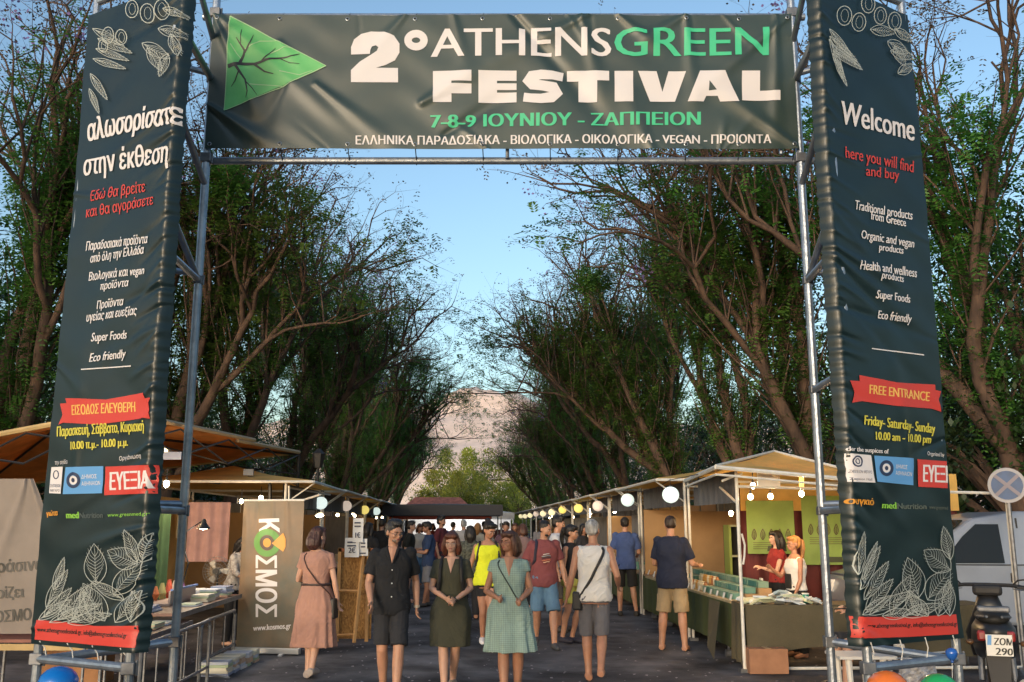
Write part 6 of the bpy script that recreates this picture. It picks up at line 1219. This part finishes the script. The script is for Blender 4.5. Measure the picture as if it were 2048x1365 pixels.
a = Art(); a.ring(535, 1086, 21, 22, 12); a.put(rol, 'target_ring', flat((.10, .28, .05), .5), rt, .002); a = Art(); a.ring(535, 1086, 10, 11, 8); a.put(rol, 'target_ring', flat((.07, .04, .03), .5), rt, .003)
a = Art(); a.disc(535, 1086, 8, 9); a.poly([(545, 1087), (567, 1066), (572, 1078), (572, 1094), (567, 1104)]); a.put(rol, 'target_wedge', P_ORA, rt, .004)
MB().box(((ra[0] + rb[0]) / 2, 12.78, .05), (.90, .09, .075), rz=-.17).build('base_cassette', flat((.6, .6, .6), .35, metal=.5), rt, bev=.01); MB().tube([rol.pos(-.01, rol.H + .005), rol.pos(rol.W + .01, rol.H + .005)], .014, 8).build('top_rail', M_WHITEP, rt)
for f in (.25, .75): p = rol.o + rol.S * rol.W * f; MB().box((p[0], p[1], .01), (.05, .28, .02)).build('foot', flat((.6, .6, .6), .35), rt)
MB().tube([rol.o + rol.S * rol.W * .5 + (0, .06, .05), rol.o + rol.S * rol.W * .5 + (0, .03, 1.96)], .01, 6).build('pole', M_PIPED, rt)
# OSB board with price sheets
def osb():
    m = bpy.data.materials.new('strand_board'); m.use_nodes = True; n = m.node_tree.nodes; L = m.node_tree.links; b = n['Principled BSDF']; b.inputs['Roughness'].default_value = .75; tc = n.new('ShaderNodeTexCoord'); mp = n.new('ShaderNodeMapping'); mp.inputs['Scale'].default_value = (30, 30, 14); mp.inputs['Rotation'].default_value = (0, .5, 0); vo = n.new('ShaderNodeTexVoronoi'); vo.inputs['Scale'].default_value = 2.2
    rp = n.new('ShaderNodeValToRGB'); L.new(tc.outputs['Object'], mp.inputs[0]); L.new(mp.outputs[0], vo.inputs[0]); L.new(vo.outputs['Color'], rp.inputs[0]); rp.color_ramp.elements[0].color = (.16, .065, .015, 1); rp.color_ramp.elements[1].color = (.50, .27, .08, 1); L.new(rp.outputs[0], b.inputs['Base Color']); return m
M_OSB = osb(); M_PINEW = mat('pine_batten', (.50, .28, .11), .7, 0, var=.15, vscale=6)
b0 = P(672, 1275, 14.2); ob = thing('board_stand', 'strand board panel on a pale wooden stand, behind the woman in pink', 'board', (b0[0] + .25, 14.2, 0)); x0_, x1_ = b0[0], P(742, 1275, 14.2)[0]
MB().box(((x0_ + x1_) / 2, 14.2, .66), (x1_ - x0_, .018, 1.25)).build('panel', M_OSB, ob)
for xx in (x0_ + .02, x1_ - .06): MB().box((xx, 14.17, .66), (.05, .04, 1.32)).build('batten', M_PINEW, ob)
MB().box(((x0_ + x1_) / 2, 14.17, 1.29), (x1_ - x0_, .04, .05)).build('batten', mat('red_brown_batten', (.35, .12, .05), .7, var=.15), ob)
lgA, lgB = P(708, 1286, 13.75), P(726, 1112, 14.12); MB().tube([lgA, lgB], .026, 4).build('batten', M_PINEW, ob); MB().tube([P(676, 1182, 14.1), P(718, 1183, 14.0)], .022, 4).build('batten', M_PINEW, ob); MB().tube([P(664, 1272, 14.1), P(708, 1270, 13.85)], .022, 4).build('batten', M_PINEW, ob)
for i, (x0_, y0_, x1_, y1_, tx) in enumerate(((705, 1037, 726, 1085, '1€'), (689, 1076, 718, 1115, '2€'), (719, 1078, 734, 1100, ''), (716, 1098, 736, 1112, ''))):
    cl_, o = poster(x0_, y0_, x1_, y1_, 14.0 + .02 * i, flat((.66, .68, .70), .6), ('upper white price sheet reading 1 euro', 'lower white price sheet reading 2 euro', 'small white note right of the price sheets', 'smallest white note on top of the board')[i], 'price_sheet', 'sign')
    cl_.folds = np.array([(0, 0, 1, 1, 1, 0.)])
    a = Art(); w_ = x1_ - x0_
    for k in range(2): a.strip([(x0_ + w_ * .2, y0_ + 9 + k * 7), (x1_ - w_ * .2, y0_ + 9 + k * 7)], 3)
    if tx: a.text(tx, x0_ + w_ * .3, y1_ - 9, x1_ - w_ * .25, y1_ - 9, 11, (-.5, .5))
    a.put(cl_, 'lettering', P_NAVY, o, .012)

# ------------------------------------------------------------------ right background: van, sign, motorbike, chair, bag
M_VAN = mat('van_paint', (.24, .28, .36), .35, 0, var=.06, vscale=2, coat=.5)
VY = 12.6; vx0, vx1 = 4.55, 9.2
vn = thing('parked_van', 'pale grey-white panel van parked beyond the right tower', 'van', ((vx0 + vx1) / 2, VY + .9, 0))
prof = [(4.60, .38), (4.56, .62), (4.66, .95), (5.30, 1.12), (5.72, 1.50), (6.10, 1.74), (6.7, 1.83), (8.9, 1.85), (9.15, 1.7), (9.2, .9), (9.18, .36)]
def side(y, inset=0.): return [(x, y, z) for x, z in prof]
n = len(prof); ys = [VY + .04, VY, VY + .03, VY + 1.6]; mb = MB(); V = []
for (x, z) in prof: V += [(x, VY + (.0 if z < 1.1 else .12 * (z - 1.1) / .7), z), (x, VY + 1.7 - (.0 if z < 1.1 else .12 * (z - 1.1) / .7), z)]
mb.add(V, [(2 * i, 2 * ((i + 1) % n), 2 * ((i + 1) % n) + 1, 2 * i + 1) for i in range(n)] + [tuple(2 * i for i in range(n))[::-1], tuple(2 * i + 1 for i in range(n))]); mb.build('body', M_VAN, vn, bev=.06, smooth=False)
sy = lambda z: VY + (.0 if z < 1.1 else .12 * (z - 1.1) / .7) - .006
def sideplate(pts, name, m, th=.01, par=vn): return MB().slab([(x, sy(z), z) for x, z in pts][::-1], th).build(name, m, par)
M_GLASS = flat((.012, .014, .016), .12, spec=.3)
dr_ = sideplate([(5.42, .42), (6.62, .42), (6.62, 1.12), (5.42, 1.12)], 'door', M_VAN, .014); 
sideplate([(5.60, 1.16), (6.42, 1.16), (6.42, 1.66), (6.12, 1.66), (5.92, 1.50)], 'window', M_GLASS, .012)
sideplate([(6.74, .50), (8.1, .50), (8.1, 1.10), (6.74, 1.10)], 'sliding_door', M_VAN, .014); sideplate([(6.80, 1.17), (8.0, 1.17), (8.0, 1.68), (6.80, 1.68)], 'side_panel', M_VAN, .016)
for pts in ([(6.655, .42), (6.68, .42), (6.68, 1.74), (6.655, 1.74)], [(8.15, .5), (8.165, .5), (8.165, 1.7), (8.15, 1.7)], [(5.42, 1.135), (8.15, 1.125), (8.15, 1.14), (5.42, 1.15)]): sideplate(pts, 'seam', M_DARK, .004)
MB().box((6.50, VY - .02, .98), (.06, .03, .12)).build('handle', M_BLACK, vn, bev=.01); MB().box((5.55, VY - .14, 1.20), (.10, .2, .16)).build('mirror', M_BLACK, vn, bev=.03)
for xx in (5.25, 8.35): w_ = MB(); w_.tube([(xx, VY - .02, .31), (xx, VY + .2, .31)], .31, 20); o = w_.build('wheel', flat((.015, .015, .016), .8), vn); MB().tube([(xx, VY - .035, .31), (xx, VY + .0, .31)], .19, 16).build('rim', M_PIPE, o, org=(0, 0, 0)) if False else MB().tube([(xx, VY - .035, .31), (xx, VY, .31)], .19, 16).build('hubcap', M_PIPE, vn)
MB().slab([(4.66, VY + .12, .97), (4.66, VY + 1.58, .97), (5.28, VY + 1.55, 1.13), (5.28, VY + .15, 1.13)], .01).build('bonnet', M_VAN, vn); MB().slab([(5.33, VY + .1, 1.17), (5.33, VY + 1.6, 1.17), (5.98, VY + 1.55, 1.71), (5.98, VY + .15, 1.71)], .02).build('windscreen', M_GLASS, vn)
MB().box((4.60, VY + .2, .80), (.08, .3, .16)).build('headlight', flat((.7, .7, .7), .1), vn); MB().box((4.60, VY + 1.5, .80), (.08, .3, .16)).build('headlight', flat((.7, .7, .7), .1), vn); MB().box((4.58, VY + .85, .45), (.10, 1.7, .2)).build('bumper', M_DARK, vn, bev=.03)
# road sign
sg_ = P(2014, 971, 11.2); st_ = thing('road_sign', 'round weathered blue no-stopping sign on a leaning pole in front of the van', 'road sign', (sg_[0] + .2, 11.2, 0))
nrm = np.array([-.42, -.9, 0]); nrm /= np.linalg.norm(nrm); rx = np.array([-nrm[1], nrm[0], 0]) * -1
def disc3(r, off, m, name, n=28, r2=None): MB().tube([sg_ + nrm * (off - .004), sg_ + nrm * off], r, n).build(name, m, st_)
disc3(.205, 0, flat((.30, .30, .33), .5), 'sign_plate'); disc3(.168, .006, mat('faded_blue', (.02, .07, .19), .5, var=.25, vscale=6), 'blue_face')
for ag in (.75, -.75):
    d_ = rx * math.cos(ag) + np.array([0, 0, 1]) * math.sin(ag); e_ = -rx * math.sin(ag) + np.array([0, 0, 1]) * math.cos(ag); c = sg_ + nrm * (.012 + (.004 if ag > 0 else 0)); MB().slab([c + d_ * .17 + e_ * .02, c + d_ * .17 - e_ * .02, c - d_ * .17 - e_ * .02, c - d_ * .17 + e_ * .02], .003).build('cross_stroke', flat((.22, .20, .24), .6), st_)
MB().tube([np.array([XA(2046, 11.25, .3), 11.25, 0]), sg_ - nrm * .03 + (0, 0, .15)], .025, 8).build('pole', M_PIPED, st_)
# motorbike, rear view
mc = P(2004, 1290, 8.3); X0 = mc[0]; mt = thing('parked_motorbike', 'black motor scooter with Greek number plate parked facing away at the lower right', 'motorbike', (X0, 8.6, 0))
def mbx(c, d, m, name, bev=.02, rz=0., **k): return MB().box((X0 + c[0], 8.3 + c[1], c[2]), d, rz=rz).build(name, m, mt, bev=bev, **k)
MB().tube([(X0 - .055, 8.75, .30), (X0 + .055, 8.75, .30)], .29, 24).build('wheel', flat((.014, .014, .015), .85), mt, bev=.03); MB().tube([(X0 - .045, 9.95, .30), (X0 + .045, 9.95, .30)], .29, 24).build('wheel', flat((.014, .014, .015), .85), mt, bev=.03)
mb = MB(); mb.loft([(X0, 9.0, .50, .16, .40), (X0, 8.95, .62, .19, .50), (X0, 8.92, .74, .18, .52), (X0, 8.92, .80, .14, .50)], 20); mb.build('seat_unit', mat('black_plastic', (.016, .016, .018), .35, var=.1), mt, smooth=True)
mb = MB(); mb.ell((X0, 8.95, .84), (.15, .42, .07), 18, 8); mb.build('seat', flat((.02, .02, .02), .7), mt, smooth=True)
mbx((0, .18, .71), (.30, .06, .09), flat((.25, .02, .02), .2, spec=.8), 'tail_light', .02); mbx((0, .10, .64), (.07, .03, .03), flat((.3, .03, .02), .3), 'reflector', .005)
mb = MB(); mb.add([(X0 - .10, 8.36, .60), (X0 + .10, 8.36, .60), (X0 + .07, 8.30, .30), (X0 - .07, 8.30, .30)], [(0, 1, 2, 3)]); o = mb.build('mudguard', M_BLACK, mt); sm = o.modifiers.new('s', 'SOLIDIFY'); sm.thickness = .01
for g in (-1, 1): MB().ell((X0 + g * .21, 8.42, .66), (.035, .03, .025), 10, 6).build('indicator', flat((.10, .05, .02), .3), mt, smooth=True); MB().tube([(X0 + g * .2, 8.43, .66), (X0 + g * .1, 8.5, .66)], .01, 6).build('indicator_stalk', M_BLACK, mt)
MB().tube([(X0 + .2, 8.55, .30), (X0 + .19, 9.1, .32)], [.06, .045], 12).build('exhaust', M_PIPED, mt)
for g in (-1, 1): MB().tube([(X0 + g * .13, 8.75, .3), (X0 + g * .12, 8.85, .62)], .028, 10).build('shock_absorber', M_PIPED, mt); MB().tube([(X0 + g * .1, 8.98, .80), (X0 + g * .13, 8.62, .86), (X0 + g * .06, 8.48, .87)], .012, 8).build('grab_rail', M_PIPED, mt)
mb = MB(); mb.loft([(X0, 9.72, .40, .17, .10), (X0, 9.66, .62, .22, .10), (X0, 9.6, .86, .13, .09), (X0, 9.6, .98, .09, .08)], 18); mb.build('front_shield', mat('black_plastic', (.016, .016, .018), .35, var=.1), mt, smooth=True)
mb = MB(); mb.box((X0, 9.56, 1.03), (.26, .14, .10)); mb.build('instrument_cover', M_BLACK, mt, bev=.03)
for g in (-1, 1): MB().tube([(X0 + g * .22, 9.5, 1.05), (X0 + g * .34, 9.42, 1.04)], .006, 6).build('brake_lever', M_PIPED, mt)
mb = MB(); mb.box((X0, 8.55, .93), (.26, .10, .05)); mb.build('rear_rack', M_PIPED, mt, bev=.015)
MB().tube([(X0 - .36, 9.50, 1.06), (X0 - .2, 9.55, 1.08), (X0, 9.6, 1.08), (X0 + .2, 9.55, 1.08), (X0 + .36, 9.50, 1.06)], .018, 8).build('handlebar', M_BLACK, mt)
for g in (-1, 1):
    MB().tube([(X0 + g * .26, 9.52, 1.06), (X0 + g * .40, 9.50, 1.05)], .024, 10).build('grip', M_BLACK, mt); MB().tube([(X0 + g * .22, 9.54, 1.08), (X0 + g * .27, 9.50, 1.13), (X0 + g * .40, 9.46, 1.15)], .008, 6).build('mirror_stem', M_BLACK, mt)
    MB().ell((X0 + g * .45, 9.46, 1.17), (.085, .022, .055), 14, 8).build('mirror', M_BLACK, mt, smooth=True); MB().ell((X0 + g * .45, 9.448, 1.17), (.070, .018, .043), 14, 8).build('mirror_glass', flat((.45, .6, .75), .08, metal=.9), mt, smooth=True)
mt_done = 1
pl_a, pl_b = P(1986, 1300, 8.28), P(2034, 1300, 8.28); plc = Cloth((pl_a[0], 8.28, 0), (pl_b[0], 8.30, 0), P(2010, 1314, 8.28)[2], P(2010, 1271, 8.28)[2], [(0, 0, 1, 1, 1, 0.)]); plc.rip = lambda a, b: -Cloth.disp(plc0, a, b)
plc0 = Cloth((pl_a[0], 8.28, 0), (pl_b[0], 8.30, 0), plc.z0, plc.z1, [(0, 0, 1, 1, 1, 0.)])
pl = plc.sheet(4, 4, 'number_plate', flat((.66, .66, .64), .4)); pl.parent = mt; pl.location = tuple(-np.array(mt['_w']))
for tg, x_, y_, h_ in (('ΖΟΜ', 1999, 1291, 14), ('290', 2002, 1311, 14)): a = Art(); a.text(tg, x_, y_, 2031, y_, h_, (-.6, .6)); a.put(plc, 'lettering', P_BLK, pl, .004)
a = Art(); a.poly([(1987, 1272), (1994, 1272), (1994, 1292), (1987, 1292)]); a.put(plc, 'blue_strip', P_BLUE, pl, .004)
mt.rotation_euler = (0, 0, -.42); mt.location.x += .10
# white plastic chair under the seated person, plastic bag, dark stool
cx, cy = XA(1752, 10.35, .4), 10.35; ch = thing('plastic_chair', 'white plastic chair under the seated person by the right tower', 'chair', (cx, cy, 0)); MW = flat((.6, .58, .55), .4)
MB().box((cx, cy, .43), (.44, .42, .03)).build('seat', MW, ch, bev=.01); MB().box((cx + .23, cy, .68), (.03, .42, .42)).build('backrest', MW, ch, bev=.01)
for gx in (-.2, .2):
    for gy in (-.19, .19): MB().tube([(cx + gx * 1.1, cy + gy * 1.1, 0), (cx + gx, cy + gy, .43)], [.018, .026], 8).build('leg', MW, ch)
w2 = XA(1703, 8.6, .4); wtb = thing('plastic_table', 'small white plastic table with two visible legs inside the right tower\'s foot', 'table', (w2 + .12, 8.6, 0)); MB().box((w2 + .14, 8.75, .52), (.5, .4, .025)).build('tabletop', MW, wtb)
for gx, gy in ((0, 8.6), (.30, 8.6), (.0, 8.9), (.30, 8.9)): MB().tube([(w2 + gx, gy, 0), (w2 + gx - .02, gy, .51)], [.018, .03], 8).build('leg', MW, wtb)
bgp = P(1835, 1350, 7.5); mb = MB(); mb.ell(bgp, (.14, .12, .17), 40, 26); 
mb.v[0] = mb.v[0] + (wob(mb.v[0], 26., 2.)[:, None] * .02 + wob(mb.v[0], 60., 5.)[:, None] * .010) * (mb.v[0] - bgp) / .14
one(mb, 'plastic_bag', mat('grey_plastic_film', (.30, .30, .32), .25, 0, var=.3, vscale=20, coat=.4), 'crumpled grey plastic bag hanging inside the right tower\'s foot', 'bag', bgp)
for d_ in (-.03, .03): pass
one(MB().tube([bgp + (0, 0, .15), bgp + (-.02, -.8, .28), np.array([XA(1790, 5.3, 1.), 5.3, .95])], .003, 4), 'bag_cord', M_WHITE, 'thin pale cord from the gate rail to the plastic bag', 'cord', bgp)
# street lantern seen among the left trees
sl = P(637, 920, 24.); ln_ = thing('street_lamp', 'black old-style street lantern among the left trees above the stalls', 'street lamp', (sl[0], 24., 0)); MB().tube([(sl[0], 24, 0), (sl[0], 24, sl[2] - .2)], [.06, .035], 8).build('pole', M_BLACK, ln_); MB().tube([sl - (0, 0, .2), sl + (0, 0, .15), sl + (0, 0, .28)], [.10, .17, .04], 6).build('lantern_head', M_BLACK, ln_)
for o in bpy.data.objects:
    if '_w' in o: del o['_w']
print('done', time.time() - T0, len(bpy.data.objects), sum(len(m.polygons) for m in bpy.data.meshes))
